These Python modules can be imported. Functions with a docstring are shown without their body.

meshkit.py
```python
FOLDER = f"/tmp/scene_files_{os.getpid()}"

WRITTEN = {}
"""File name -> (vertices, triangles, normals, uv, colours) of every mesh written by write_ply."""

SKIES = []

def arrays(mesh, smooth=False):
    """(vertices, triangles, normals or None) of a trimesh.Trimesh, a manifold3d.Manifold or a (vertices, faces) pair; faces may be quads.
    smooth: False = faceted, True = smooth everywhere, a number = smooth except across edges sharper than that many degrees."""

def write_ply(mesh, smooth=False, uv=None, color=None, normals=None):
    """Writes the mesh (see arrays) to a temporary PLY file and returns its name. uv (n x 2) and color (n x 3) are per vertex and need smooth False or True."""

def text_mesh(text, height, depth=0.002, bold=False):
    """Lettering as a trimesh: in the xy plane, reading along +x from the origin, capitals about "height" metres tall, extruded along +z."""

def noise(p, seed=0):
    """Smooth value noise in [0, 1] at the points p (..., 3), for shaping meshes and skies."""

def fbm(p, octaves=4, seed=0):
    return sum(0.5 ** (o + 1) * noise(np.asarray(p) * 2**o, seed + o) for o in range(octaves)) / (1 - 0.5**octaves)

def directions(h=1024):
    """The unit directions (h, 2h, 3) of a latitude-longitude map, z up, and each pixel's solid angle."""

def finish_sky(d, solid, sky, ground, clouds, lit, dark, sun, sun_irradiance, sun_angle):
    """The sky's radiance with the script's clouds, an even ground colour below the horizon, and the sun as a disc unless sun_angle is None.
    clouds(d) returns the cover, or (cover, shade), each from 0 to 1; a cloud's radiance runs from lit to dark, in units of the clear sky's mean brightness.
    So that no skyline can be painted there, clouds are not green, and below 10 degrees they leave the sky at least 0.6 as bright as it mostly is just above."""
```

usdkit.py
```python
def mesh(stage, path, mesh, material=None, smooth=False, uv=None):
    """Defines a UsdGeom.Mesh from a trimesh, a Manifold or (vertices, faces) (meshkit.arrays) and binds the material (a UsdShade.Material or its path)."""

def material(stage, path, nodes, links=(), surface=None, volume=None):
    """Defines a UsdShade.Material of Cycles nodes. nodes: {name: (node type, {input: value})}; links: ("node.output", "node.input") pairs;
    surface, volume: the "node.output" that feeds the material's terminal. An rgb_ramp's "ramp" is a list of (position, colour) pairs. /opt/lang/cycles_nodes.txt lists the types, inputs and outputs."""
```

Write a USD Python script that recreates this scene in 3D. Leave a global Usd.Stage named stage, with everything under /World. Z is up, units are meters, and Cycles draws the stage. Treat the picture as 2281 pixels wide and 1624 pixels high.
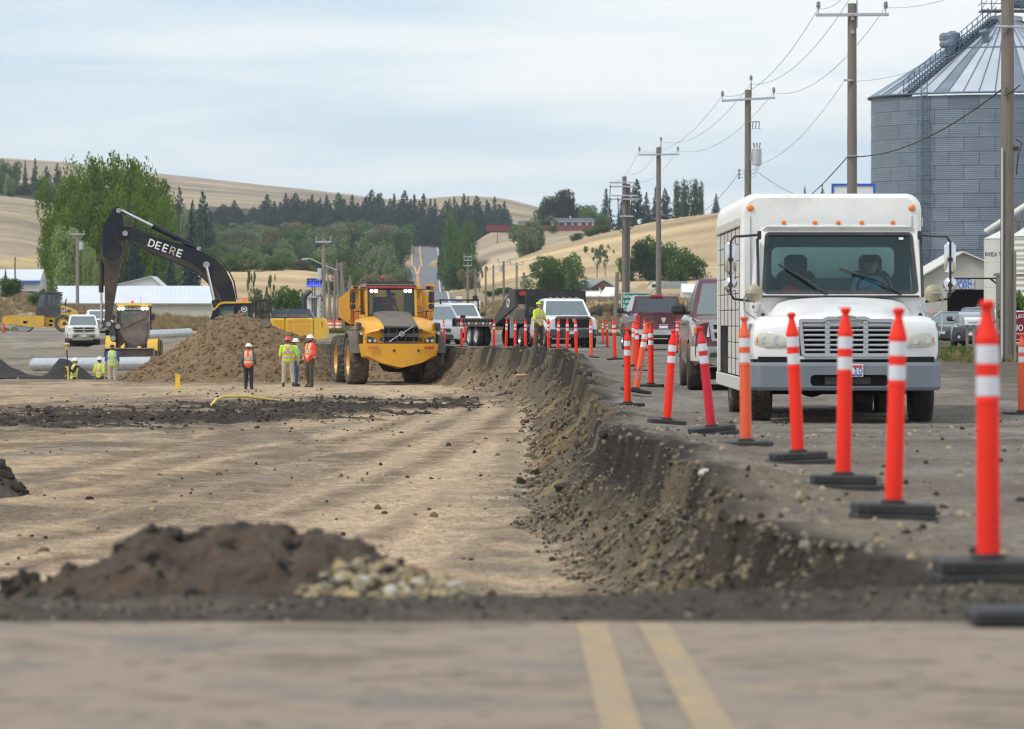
import math, random, numpy as np, trimesh, usdkit, meshkit, shapely
import manifold3d as m3
from scipy.interpolate import RBFInterpolator
from scipy.spatial import cKDTree
from shapely.geometry import Polygon, LineString
from pxr import Usd, UsdGeom, UsdLux, UsdShade, Gf, Sdf, Vt

stage = Usd.Stage.CreateInMemory()
UsdGeom.SetStageUpAxis(stage, 'Z')
UsdGeom.Xform.Define(stage, '/World')
UsdGeom.Scope.Define(stage, '/World/Looks')
random.seed(7); RNG = np.random.default_rng(7)

# ---------------------------------------------------------------- camera, sky, sun
F, CX, HY, H = 11000.0, 1140.5, 712.0, 1.1        # focal length in units of 1/2281 of the picture's width, axis, horizon, eye height
cam = UsdGeom.Camera.Define(stage, '/World/camera')
cam.CreateFocalLengthAttr(36.0 * F / 2281); cam.CreateHorizontalApertureAttr(36.0)
cam.CreateVerticalApertureOffsetAttr(-100.0 / 2281 * 36.0)
cam.CreateFStopAttr(5.6); cam.CreateFocusDistanceAttr(105.0)
cam.CreateExposureAttr(0.50)
cam.AddTranslateOp().Set(Gf.Vec3d(0, 0, H)); cam.AddRotateXOp().Set(90.0)

SUN_EL, SUN_AZ = math.radians(52), math.radians(-125)   # azimuth = atan2(x, y) of the direction towards the sun
SKY = 0.1
usdkit.material(stage, '/World/Looks/sky', {
    'sky': ('sky_texture', {'sky_type': 'single_scattering', 'sun_disc': False, 'sun_elevation': SUN_EL, 'sun_rotation': SUN_AZ, 'altitude': 700.0}),
    'tc': ('texture_coordinate', {}),
    'mp': ('mapping', {'scale': (9.0, 9.0, 95.0), 'rotation': (0.0, 0.018, 0.0)}),
    'n1': ('noise_texture', {'scale': 1.0, 'detail': 7.0, 'roughness': 0.52, 'distortion': 0.5}),
    'mp2': ('mapping', {'scale': (5.0, 5.0, 34.0), 'location': (3.1, 0.4, 0.7)}),
    'n2': ('noise_texture', {'scale': 1.0, 'detail': 4.0, 'roughness': 0.5}),
    'add': ('math', {'math_type': 'multiply_add', 'value2': 0.55}),
    'r1': ('rgb_ramp', {'ramp': [(0.0, (4.6, 5.65, 6.7)), (0.67, (4.8, 5.8, 6.75)), (0.75, (5.6, 6.3, 6.9)), (0.81, (6.3, 6.8, 7.1)), (0.89, (7.0, 7.2, 7.35)), (1.0, (7.2, 7.35, 7.45))]}),
    'mix': ('mix', {'fac': 0.90}),
    'bg': ('background_shader', {'strength': SKY})},
    [('tc.generated', 'mp.vector'), ('mp.vector', 'n1.vector'), ('tc.generated', 'mp2.vector'), ('mp2.vector', 'n2.vector'),
     ('n1.fac', 'add.value1'), ('n2.fac', 'add.value3'), ('add.value', 'r1.fac'), ('sky.color', 'mix.color1'), ('r1.color', 'mix.color2'), ('mix.color', 'bg.color')],
    surface='bg.background')
dome = UsdLux.DomeLight.Define(stage, '/World/sky')
UsdShade.MaterialBindingAPI.Apply(dome.GetPrim()).Bind(UsdShade.Material.Get(stage, '/World/Looks/sky'))
dome.GetPrim().SetCustomDataByKey('kind', 'structure')
sun = UsdLux.DistantLight.Define(stage, '/World/sun')
sun.CreateNormalizeAttr(True); sun.CreateIntensityAttr(0.40); sun.CreateAngleAttr(16.0); sun.CreateColorAttr(Gf.Vec3f(1.0, 0.95, 0.88))
sun.AddRotateZOp().Set(-math.degrees(SUN_AZ)); sun.AddRotateXOp().Set(-(90 - math.degrees(SUN_EL)))

# ---------------------------------------------------------------- helpers
def W(px, py, k):            # a point of the place seen at (px, py) of the 2281-wide photograph where one metre spans k of its pixels
    return np.array([(px - CX) / k, F / k, H - (py - HY) / k])
COUNT = {}
def path_for(name, parent):
    base = str(parent.GetPath()) if parent is not None else '/World'
    n = COUNT.get((base, name), 0); COUNT[(base, name)] = n + 1
    return f'{base}/{name}' if n == 0 else f'{base}/{name}_{n:03d}'
def info(p, label=None, cat=None, group=None, kind=None):
    for k, v in (('label', label), ('category', cat), ('group', group), ('kind', kind)):
        if v: p.SetCustomDataByKey(k, v)
    return p
def thing(name, label, cat, loc=(0, 0, 0), rz=0.0, group=None, kind=None, scale=None, tilt=None):
    x = UsdGeom.Xform.Define(stage, path_for(name, None))
    x.AddTranslateOp().Set(Gf.Vec3d(*map(float, loc)))
    if rz: x.AddRotateZOp().Set(float(rz))
    if tilt: x.AddRotateXYZOp().Set(Gf.Vec3f(*map(float, tilt)))
    if scale is not None: x.AddScaleOp().Set(Gf.Vec3f(*map(float, np.broadcast_to(scale, 3))))
    return info(x.GetPrim(), label, cat, group, kind)
def copy_of(root, label, loc, rz=0.0, scale=None, group=None, tilt=None, name=None, cat=None):
    cd = root.GetCustomData()
    r = thing(name or root.GetName().rstrip('0123456789').rstrip('_'), label, cat or cd['category'], loc, rz, group or cd.get('group'), None, scale, tilt)
    r.GetReferences().AddInternalReference(root.GetPath()); r.SetInstanceable(True)
    return r
def klass(name):             # a class prim: a kind of thing, drawn only through its copies
    p = stage.CreateClassPrim(f'/Kinds_{name}')
    return p

class G:                     # collects triangles that become one mesh
    def __init__(s): s.v, s.f, s.n = [], [], 0
    def add(s, v, f):
        v = np.asarray(v, float); f = np.asarray(f, int)
        if f.shape[1] == 4: f = np.vstack([f[:, [0, 1, 2]], f[:, [0, 2, 3]]])
        s.v.append(v); s.f.append(f + s.n); s.n += len(v); return s
    def tm(s, m): return s.add(m.vertices, m.faces)
    def mf(s, m):
        a = m.to_mesh(); return s.add(a.vert_properties[:, :3], a.tri_verts)
    def hull(s, pts):
        m = trimesh.convex.convex_hull(np.asarray(pts, float)); return s.add(m.vertices, m.faces)
    def box(s, c, size, bev=0.0, R=None):
        h = np.asarray(size, float) / 2; pts = []
        sg = np.array([[a, b, d] for a in (-1, 1) for b in (-1, 1) for d in (-1, 1)], float)
        if bev <= 0:
            v = sg * h; f = [[0, 1, 3, 2], [4, 6, 7, 5], [0, 4, 5, 1], [2, 3, 7, 6], [0, 2, 6, 4], [1, 5, 7, 3]]
            if R is not None: v = v @ np.asarray(R).T
            return s.add(v + np.asarray(c, float), f)
        bev = min(bev, h.min() * .95)
        for a in range(3):
            q = sg * (h - bev); q[:, a] = sg[:, a] * h[a]; pts.append(q)
        v = np.vstack(pts)
        if R is not None: v = v @ np.asarray(R).T
        return s.hull(v + np.asarray(c, float))
    def b2(s, a, b, bev=0.0):    # box from corner to corner
        a, b = np.asarray(a, float), np.asarray(b, float); return s.box((a + b) / 2, np.abs(b - a), bev)
    def cyl(s, p0, p1, r0, r1=None, n=16):
        r1 = r0 if r1 is None else r1; p0, p1 = np.asarray(p0, float), np.asarray(p1, float); d = p1 - p0; d = d / np.linalg.norm(d)
        a = np.cross(d, [0, 0, 1.0] if abs(d[2]) < .9 else [1.0, 0, 0]); a /= np.linalg.norm(a); b = np.cross(d, a)
        t = np.arange(n) * 2 * np.pi / n; c = np.cos(t)[:, None] * a + np.sin(t)[:, None] * b
        v = np.vstack([p0 + r0 * c, p1 + r1 * c, [p0], [p1]]); i = np.arange(n); j = (i + 1) % n
        f = np.vstack([np.stack([i, j, n + j], 1), np.stack([i, n + j, n + i], 1), np.stack([j, i, np.full(n, 2 * n)], 1), np.stack([n + i, n + j, np.full(n, 2 * n + 1)], 1)])
        return s.add(v, f)
    def tube(s, pts, r, n=6):
        p = np.asarray(pts, float); t = np.gradient(p, axis=0); t /= np.linalg.norm(t, axis=1, keepdims=True) + 1e-12
        ref = np.array([0, 0, 1.0]) if np.abs(t[:, 2]).max() < .92 else np.array([.23, .97, 0.05])
        a = np.cross(t, ref); a /= np.linalg.norm(a, axis=1, keepdims=True) + 1e-12; b = np.cross(t, a)
        g = np.arange(n) * 2 * np.pi / n; r = np.broadcast_to(r, (len(p),))
        v = (p[:, None] + r[:, None, None] * (np.cos(g)[None, :, None] * a[:, None] + np.sin(g)[None, :, None] * b[:, None])).reshape(-1, 3)
        i, j = np.meshgrid(np.arange(len(p) - 1), np.arange(n), indexing='ij'); k = (j + 1) % n
        f = np.stack([i * n + j, i * n + k, (i + 1) * n + k, (i + 1) * n + j], -1).reshape(-1, 4)
        m = (len(p) - 1) * n
        caps = np.array([[0, q + 1, q] for q in range(1, n - 1)] + [[m, m + q, m + q + 1] for q in range(1, n - 1)])
        s.add(v, f); s.f.append(caps + s.n - len(v)); return s
    def lathe(s, prof, n=24, c=(0, 0, 0), axis='z'):     # prof: (radius, height along the axis)
        pr = np.asarray(prof, float); t = np.arange(n) * 2 * np.pi / n
        v = np.stack([np.outer(pr[:, 0], np.cos(t)), np.outer(pr[:, 0], np.sin(t)), np.repeat(pr[:, 1:2], n, 1)], -1).reshape(-1, 3)
        i, j = np.meshgrid(np.arange(len(pr) - 1), np.arange(n), indexing='ij'); k = (j + 1) % n
        f = np.stack([i * n + j, i * n + k, (i + 1) * n + k, (i + 1) * n + j], -1).reshape(-1, 4)
        if axis == 'x': v = v[:, [2, 0, 1]]
        if axis == 'y': v = v[:, [1, 2, 0]]
        return s.add(v + np.asarray(c, float), f)
    def ext(s, poly, d0, d1, axis='x'):                  # a polygon in the other two axes, extruded from d0 to d1
        poly = poly if hasattr(poly, 'exterior') else Polygon(poly)
        m = trimesh.creation.extrude_polygon(poly.buffer(0), d1 - d0, engine='earcut'); v = np.array(m.vertices); v[:, 2] += d0
        f = np.array(m.faces)
        if axis == 'x': v = v[:, [2, 0, 1]]
        if axis == 'y': v = v[:, [0, 2, 1]]; f = f[:, ::-1]
        return s.add(v, f)
    def loft(s, secs, cap=True):                         # rings of equal length
        S = np.asarray(secs, float); m, n = S.shape[:2]; v = S.reshape(-1, 3)
        i, j = np.meshgrid(np.arange(m - 1), np.arange(n), indexing='ij'); k = (j + 1) % n
        f = np.stack([i * n + j, i * n + k, (i + 1) * n + k, (i + 1) * n + j], -1).reshape(-1, 4); s.add(v, f)
        if cap:
            for row, flip in ((0, 1), (m - 1, 0)):
                c = S[row].mean(0); idx = np.arange(n); tri = np.stack([idx, (idx + 1) % n, np.full(n, n)], 1)
                s.add(np.vstack([S[row], c]), tri[:, ::-1] if flip else tri)
        return s
    def ell(s, c, r, n=2):
        m = trimesh.creation.icosphere(n, 1.0); return s.add(m.vertices * np.asarray(r, float) + np.asarray(c, float), m.faces)
    def quad(s, a, b, c, d): return s.add([a, b, c, d], [[0, 1, 2, 3]])
    def slab(s, pts, t, nrm=None):                       # a flat polygon (list of 3d points) given a thickness
        p = np.asarray(pts, float); n = np.cross(p[1] - p[0], p[2] - p[0]); n /= np.linalg.norm(n)
        if nrm is not None and np.dot(n, nrm) < 0: n = -n
        m = len(p); v = np.vstack([p, p + n * t]); f = [[0, q, q + 1] for q in range(1, m - 1)] + [[m, m + q + 1, m + q] for q in range(1, m - 1)]
        for q in range(m): r = (q + 1) % m; f += [[q, r, m + r], [q, m + r, m + q]]
        return s.add(v, f)
    def text(s, t, height, o, right=(1, 0, 0), up=(0, 0, 1), depth=.01, bold=True, width=None, center=False, ls=1.0):
        m = meshkit.text_mesh(t, height, depth, bold); v = np.array(m.vertices)
        if width: v[:, 0] *= width / (v[:, 0].max() - v[:, 0].min())
        if center: v[:, 0] -= (v[:, 0].max() + v[:, 0].min()) / 2
        r, u = np.asarray(right, float), np.asarray(up, float); nn = np.cross(r, u)
        return s.add(np.asarray(o, float) + v[:, :1] * r + v[:, 1:2] * u + v[:, 2:] * nn, m.faces)
    def plane(s, poly, o, right, up, d0, d1):            # a polygon laid in the plane (o, right, up), from depth d0 to d1 along right x up
        poly = poly if hasattr(poly, 'exterior') else Polygon(poly)
        m = trimesh.creation.extrude_polygon(poly, d1 - d0, engine='earcut'); v = np.array(m.vertices); r, u = np.asarray(right, float), np.asarray(up, float)
        r = r / np.linalg.norm(r); u = u / np.linalg.norm(u); n = np.cross(r, u)
        return s.add(np.asarray(o, float) + v[:, :1] * r + v[:, 1:2] * u + (v[:, 2:] + d0) * n, m.faces)
    def get(s): return np.vstack(s.v), np.vstack(s.f)
    def man(s):
        v, f = s.get(); t = trimesh.Trimesh(v, f, process=True); t.fix_normals()
        return m3.Manifold(m3.Mesh(np.asarray(t.vertices, np.float32), np.asarray(t.faces, np.uint32)))
    def xf(s, R=None, t=None, sc=None):
        v, f = s.get()
        if sc is not None: v = v * np.asarray(sc, float)
        if R is not None: v = v @ np.asarray(R).T
        if t is not None: v = v + np.asarray(t, float)
        s.v, s.f, s.n = [v], [f], len(v); return s
    def put(s, name, mat, parent=None, smooth=35, label=None, **kw):
        v, f = s.get()
        if smooth and len(f) < 40000: t = trimesh.Trimesh(v, f, process=True, validate=False); v, f = t.vertices, t.faces
        p = usdkit.mesh(stage, path_for(name, parent), (v, f), MAT[mat], smooth=smooth if smooth else False).GetPrim()
        return info(p, label, **kw)
def rotz(a): c, s = math.cos(math.radians(a)), math.sin(math.radians(a)); return np.array([[c, -s, 0], [s, c, 0], [0, 0, 1.0]])
def rotx(a): c, s = math.cos(math.radians(a)), math.sin(math.radians(a)); return np.array([[1.0, 0, 0], [0, c, -s], [0, s, c]])
def roty(a): c, s = math.cos(math.radians(a)), math.sin(math.radians(a)); return np.array([[c, 0, s], [0, 1.0, 0], [-s, 0, c]])
def arc(c, r, a0, a1, n=8): return [(c[0] + r * math.cos(math.radians(a)), c[1] + r * math.sin(math.radians(a))) for a in np.linspace(a0, a1, n)]

# ---------------------------------------------------------------- materials
MAT = {}
def mat(name, col, rough=.55, metal=0.0, var=.12, vs=3.0, dirt=None, damt=0.0, ds=1.5, dlow=.45, bump=0.0, bs=30.0, coat=0.0, emit=0.0, rvar=.1, spec=.5, stretch=(1, 1, 1), low=None):
    """col varied by noise; dirt: a second colour laid on in patches, and on upward faces when low is given as (z0, z1) object heights below which it settles"""
    col = np.array(col, float)
    nodes = {'tc': ('texture_coordinate', {}), 'mp': ('mapping', {'scale': stretch}), 'n': ('noise_texture', {'scale': vs, 'detail': 5.0, 'roughness': .6}),
             'r': ('rgb_ramp', {'ramp': [(.25, tuple(col * (1 - var))), (.75, tuple(np.minimum(col * (1 + var), 1)))]}),
             'p': ('principled_bsdf', {'metallic': metal, 'roughness': rough, 'specular_ior_level': spec, 'coat_weight': coat, 'coat_roughness': .08}),
             'rr': ('map_range', {'clamp': True, 'from_min': .3, 'from_max': .7, 'to_min': max(rough - rvar, .03), 'to_max': min(rough + rvar, 1)})}
    links = [('tc.object', 'mp.vector'), ('mp.vector', 'n.vector'), ('n.fac', 'r.fac'), ('n.fac', 'rr.value'), ('rr.result', 'p.roughness')]
    out = 'r.color'
    if dirt is not None:
        nodes |= {'dn': ('noise_texture', {'scale': ds, 'detail': 7.0, 'roughness': .68}), 'dr': ('map_range', {'clamp': True, 'from_min': dlow, 'from_max': dlow + .25, 'to_min': 0.0, 'to_max': damt}),
                  'dm': ('mix', {'color2': dirt})}
        links += [('mp.vector', 'dn.vector'), ('dn.fac', 'dr.value'), (out, 'dm.color1')]
        fac = 'dr.result'
        if low is not None:
            nodes |= {'sx': ('separate_xyz', {}), 'lr': ('map_range', {'clamp': True, 'from_min': low[0], 'from_max': low[1], 'to_min': low[2] if len(low) > 2 else .8, 'to_max': 0.0}), 'la': ('math', {'math_type': 'maximum'}),
                      'lm': ('math', {'math_type': 'multiply'}), 'ln': ('map_range', {'clamp': True, 'from_min': .25, 'from_max': .6, 'to_min': .35, 'to_max': 1.0})}
            links += [('tc.object', 'sx.vector'), ('sx.z', 'lr.value'), ('dn.fac', 'ln.value'), ('lr.result', 'lm.value1'), ('ln.result', 'lm.value2'), ('lm.value', 'la.value1'), (fac, 'la.value2')]
            fac = 'la.value'
        links += [(fac, 'dm.fac')]; out = 'dm.color'
    links += [(out, 'p.base_color')]
    if bump:
        nodes |= {'bn': ('noise_texture', {'scale': bs, 'detail': 6.0, 'roughness': .65}), 'b': ('bump', {'strength': 1.0, 'distance': bump})}
        links += [('mp.vector', 'bn.vector'), ('bn.fac', 'b.height'), ('b.normal', 'p.normal')]
    if emit: nodes['p'][1].update({'emission_color': tuple(col), 'emission_strength': emit})
    MAT[name] = usdkit.material(stage, f'/World/Looks/{name}', nodes, links, surface='p.BSDF')
    return name
def pane(name, tint=(.75, .85, .85), refl=1.0, ior=1.5, rough=.02):      # window glass: sunlight passes
    MAT[name] = usdkit.material(stage, f'/World/Looks/{name}', {'t': ('transparent_bsdf', {'color': tint}), 'g': ('glossy_bsdf', {'roughness': rough, 'color': (refl, refl, refl)}), 'f': ('fresnel', {'IOR': ior}), 'm': ('mix_closure', {})},
                                [('f.fac', 'm.fac'), ('t.BSDF', 'm.closure1'), ('g.BSDF', 'm.closure2')], surface='m.closure')
def leafmat(name, a, b, trans=.3):
    MAT[name] = usdkit.material(stage, f'/World/Looks/{name}', {
        'g': ('geometry', {}), 'oi': ('object_info', {}), 'tc': ('texture_coordinate', {}), 'n': ('noise_texture', {'scale': 4.0, 'detail': 3.0}),
        'ad': ('math', {'math_type': 'multiply_add', 'value2': .55}), 'ms': ('math', {'math_type': 'multiply', 'value2': .45}), 'r': ('rgb_ramp', {'ramp': [(.1, a), (.9, b)]}),
        'hv': ('map_range', {'clamp': True, 'to_min': .8, 'to_max': 1.25}), 'hs': ('hsv', {}),
        'd': ('diffuse_bsdf', {}), 't': ('translucent_bsdf', {}), 'm': ('mix_closure', {'fac': trans})},
        [('tc.object', 'n.vector'), ('n.fac', 'ms.value1'), ('g.random_per_island', 'ad.value1'), ('ms.value', 'ad.value3'), ('ad.value', 'r.fac'), ('oi.random', 'hv.value'), ('hv.result', 'hs.value'), ('r.color', 'hs.color'),
         ('hs.color', 'd.color'), ('hs.color', 't.color'), ('d.BSDF', 'm.closure1'), ('t.BSDF', 'm.closure2')], surface='m.closure')
DUST = (.30, .235, .165); MUD = (.10, .078, .058)
mat('white_paint', (.78, .78, .77), .35, var=.03, dirt=(.42, .38, .32), damt=.25, dlow=.55, coat=.3)
mat('truck_white', (.82, .82, .82), .33, var=.03, dirt=(.46, .41, .34), damt=.32, dlow=.50, coat=.3, low=(.7, 1.5, .28))
mat('box_white', (.80, .795, .775), .5, var=.05, dirt=(.36, .33, .28), damt=.32, dlow=.5, ds=2.5, bump=.002, bs=6)
mat('box_panel', (.56, .54, .50), .55, var=.06, dirt=(.28, .25, .21), damt=.5, dlow=.5, ds=3)
mat('chipped_white', (.62, .62, .57), .5, var=.08, dirt=(.30, .29, .25), damt=.85, dlow=.52, ds=6)
mat('silver_paint', (.55, .56, .57), .3, metal=.4, var=.05, dirt=DUST, damt=.25, coat=.5)
mat('maroon_paint', (.085, .012, .018), .28, var=.1, dirt=(.25, .19, .15), damt=.35, dlow=.5, coat=.6, low=(.3, 1.0, .65))
mat('dark_paint', (.03, .035, .045), .25, var=.1, dirt=DUST, damt=.2, coat=.6)
mat('blue_paint', (.03, .16, .62), .3, var=.1, coat=.5)
mat('red_paint', (.45, .03, .03), .35, var=.1, coat=.4)
mat('bumper_gray', (.165, .19, .22), .55, var=.08, dirt=(.30, .27, .23), damt=.25, dlow=.5, bump=.002, bs=60)
mat('grille_gray', (.42, .44, .47), .4, var=.06, dirt=DUST, damt=.25)
mat('chrome', (.72, .73, .74), .14, metal=1.0, var=.05, dirt=DUST, damt=.2)
mat('steel', (.42, .42, .42), .4, metal=.8, var=.12)
mat('tan_steel', (.36, .32, .22), .55, metal=.2, var=.12)
mat('black_plastic', (.022, .022, .024), .5, var=.2, dirt=DUST, damt=.18)
mat('black_metal', (.018, .018, .02), .45, var=.2, dirt=DUST, damt=.12)
mat('void', (.006, .006, .007), .9, var=.1)
mat('rubber', (.026, .025, .025), .8, var=.25, dirt=DUST, damt=.45, dlow=.45, bump=.004, bs=40)
mat('base_rubber', (.014, .014, .015), .65, var=.3, dirt=(.12, .10, .08), damt=.35, dlow=.5, bump=.003, bs=30)
mat('dusty_rubber', (.05, .045, .04), .9, var=.25, dirt=(.21, .165, .12), damt=.75, dlow=.40, ds=3, bump=.01, bs=20)
mat('amber', (.75, .20, .02), .3, var=.05, coat=.5)
mat('red_lens', (.5, .015, .02), .25, var=.05, coat=.5)
mat('lamp_lens', (.55, .54, .46), .18, var=.1, coat=.8)
mat('clear_lens', (.50, .53, .56), .12, var=.1, coat=1.0)
mat('interior', (.10, .105, .11), .8, var=.2)
mat('interior_light', (.42, .45, .45), .8, var=.1)
mat('lamp_on', (1.0, .97, .90), .3, emit=2.6, var=0)
mat('screen_blue', (.05, .10, .75), .4, emit=.8, var=.35, vs=3)
mat('plate_white', (.75, .76, .80), .4, var=.05)
mat('plate_blue', (.05, .08, .35), .4, var=.05)
mat('plate_red', (.55, .05, .06), .4, var=.05)
mat('post_orange', (.88, .036, .020), .55, var=.05, vs=6, dirt=(.40, .06, .04), damt=.35, dlow=.52, ds=9, spec=.2)
mat('post_faded', (.80, .12, .05), .55, var=.06, vs=6, dirt=(.45, .12, .08), damt=.4, dlow=.5, ds=9, spec=.3)
mat('post_scuffed', (.62, .025, .045), .5, var=.10, vs=6, dirt=(.05, .02, .025), damt=.75, dlow=.52, ds=5, stretch=(2.5, 2.5, .5), spec=.3)
mat('band_white', (.66, .66, .70), .45, var=.05, dirt=(.45, .42, .4), damt=.3, dlow=.55, ds=14)
mat('yellow_paint', (.70, .33, .028), .42, var=.06, dirt=(.42, .30, .16), damt=.65, dlow=.44, ds=1.2, coat=.2)
mat('hauler_yellow', (.74, .36, .018), .42, var=.06, dirt=(.48, .31, .12), damt=.42, dlow=.45, ds=1.1, coat=.15)
mat('hauler_dark', (.13, .115, .10), .7, var=.15, dirt=(.20, .16, .12), damt=.6, dlow=.4)
mat('charcoal', (.045, .047, .05), .55, var=.15, dirt=(.16, .125, .09), damt=.5, dlow=.48)
mat('deere_blue', (.010, .014, .024), .42, var=.2, dirt=(.10, .072, .045), damt=.6, dlow=.50, ds=.7, spec=.35)
mat('muddy_arm', (.035, .029, .023), .75, var=.2, dirt=(.11, .078, .046), damt=.85, dlow=.40, ds=.9, bump=.01, bs=9)
mat('navy_panel', (.055, .085, .13), .5, var=.12, dirt=DUST, damt=.35)
mat('bucket_steel', (.16, .11, .09), .6, metal=.3, var=.2, dirt=(.26, .235, .21), damt=.8, dlow=.42, ds=1.3, bump=.01, bs=8)
mat('cat_yellow', (.70, .40, .045), .5, var=.08, dirt=(.34, .25, .14), damt=.5, dlow=.46, ds=1.2)
mat('gold_panel', (.74, .45, .04), .45, var=.05, dirt=(.48, .36, .16), damt=.4, dlow=.45, ds=1)
mat('orange_beacon', (.95, .16, .01), .3, var=0, coat=.5)
mat('skin', (.52, .30, .21), .5, var=.06, vs=8)
mat('hair_dark', (.05, .03, .02), .7, var=.3, vs=30)
mat('hair_brown', (.16, .085, .045), .7, var=.3, vs=30)
mat('hat_white', (.82, .82, .80), .3, var=.02, coat=.4)
mat('hat_red', (.72, .055, .06), .35, var=.04, coat=.4)
mat('lime_cloth', (.50, .80, .035), .8, var=.07, vs=12, bump=.006, bs=14)
mat('lime_pale', (.55, .68, .18), .8, var=.08, vs=12, bump=.006, bs=14)
mat('orange_cloth', (.92, .11, .03), .8, var=.07, vs=12, bump=.006, bs=14)
mat('red_cloth', (.75, .045, .03), .8, var=.08, vs=12, bump=.008, bs=12)
mat('stripe_silver', (.42, .43, .47), .5, var=.08)
mat('stripe_orange', (.95, .30, .12), .7, var=.05)
mat('stripe_yellow', (.80, .78, .30), .7, var=.05)
mat('navy_cloth', (.014, .017, .034), .85, var=.2, bump=.008, bs=10)
mat('gray_cloth', (.085, .088, .115), .85, var=.15, bump=.008, bs=10)
mat('khaki_cloth', (.48, .41, .31), .85, var=.08, bump=.01, bs=9)
mat('jeans', (.035, .09, .21), .85, var=.18, bump=.008, bs=10)
mat('olive_cloth', (.062, .055, .042), .85, var=.2, bump=.01, bs=9)
mat('brown_cloth', (.085, .055, .042), .85, var=.2, bump=.01, bs=9)
mat('lightblue_cloth', (.30, .52, .78), .85, var=.08, bump=.008, bs=10)
mat('blue_cloth', (.02, .10, .33), .85, var=.1, bump=.008, bs=10)
mat('black_cloth', (.012, .012, .013), .9, var=.2)
mat('boot', (.05, .042, .036), .8, var=.2, dirt=DUST, damt=.5)
mat('galvanised', (.55, .57, .59), .32, metal=.55, var=.1, vs=1.5, dirt=(.34, .31, .27), damt=.35, dlow=.5)
mat('silo_steel', (.175, .215, .262), .5, metal=.3, var=.16, vs=.35, stretch=(1, 1, 3))
mat('silo_light', (.19, .23, .276), .5, metal=.3, var=.16, vs=.4, stretch=(1, 1, 3))
mat('silo_dark', (.135, .165, .205), .55, metal=.3, var=.15, vs=.4, stretch=(1, 1, 3))
mat('silo_roof', (.50, .535, .60), .42, metal=.35, var=.09, vs=.5)
mat('silo_cream', (.60, .60, .54), .6, var=.08)
mat('silo_rib', (.12, .17, .23), .5, metal=.3, var=.1)
mat('wood_pole', (.20, .172, .145), .85, var=.25, vs=6, stretch=(5, 5, .25), dirt=(.08, .065, .05), damt=.7, dlow=.52, ds=4, bump=.01, bs=10)
mat('wood_gray', (.24, .215, .19), .85, var=.22, vs=6, stretch=(5, 5, .25), bump=.008, bs=10)
mat('crossarm', (.42, .46, .50), .6, var=.1)
mat('wire', (.20, .21, .22), .6, var=.1)
mat('wire_dark', (.03, .03, .032), .6, var=.1)
mat('porcelain', (.20, .21, .22), .35, var=.1)
mat('transformer', (.48, .51, .54), .45, var=.06)
mat('roof_white', (.64, .68, .73), .45, metal=.1, var=.05, vs=.6)
mat('metal_wall', (.54, .52, .45), .6, var=.06, vs=.7)
mat('wall_beige', (.46, .45, .40), .65, var=.06)
mat('wall_white', (.68, .68, .66), .7, var=.06)
mat('roof_gray', (.27, .28, .29), .8, var=.12, vs=2, bump=.01, bs=6)
mat('roof_dark', (.085, .10, .125), .8, var=.12)
mat('brick_brown', (.15, .075, .055), .85, var=.15)
mat('barn_gray', (.19, .185, .18), .85, var=.2, vs=3)
mat('fence_red', (.20, .028, .034), .8, var=.15)
mat('window_dark', (.03, .036, .042), .15, var=.2, spec=.6)
mat('sign_green', (.0, .20, .115), .4, var=.04)
mat('sign_white', (.78, .79, .78), .45, var=.03)
mat('sign_blue', (.02, .12, .55), .4, var=.04)
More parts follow.
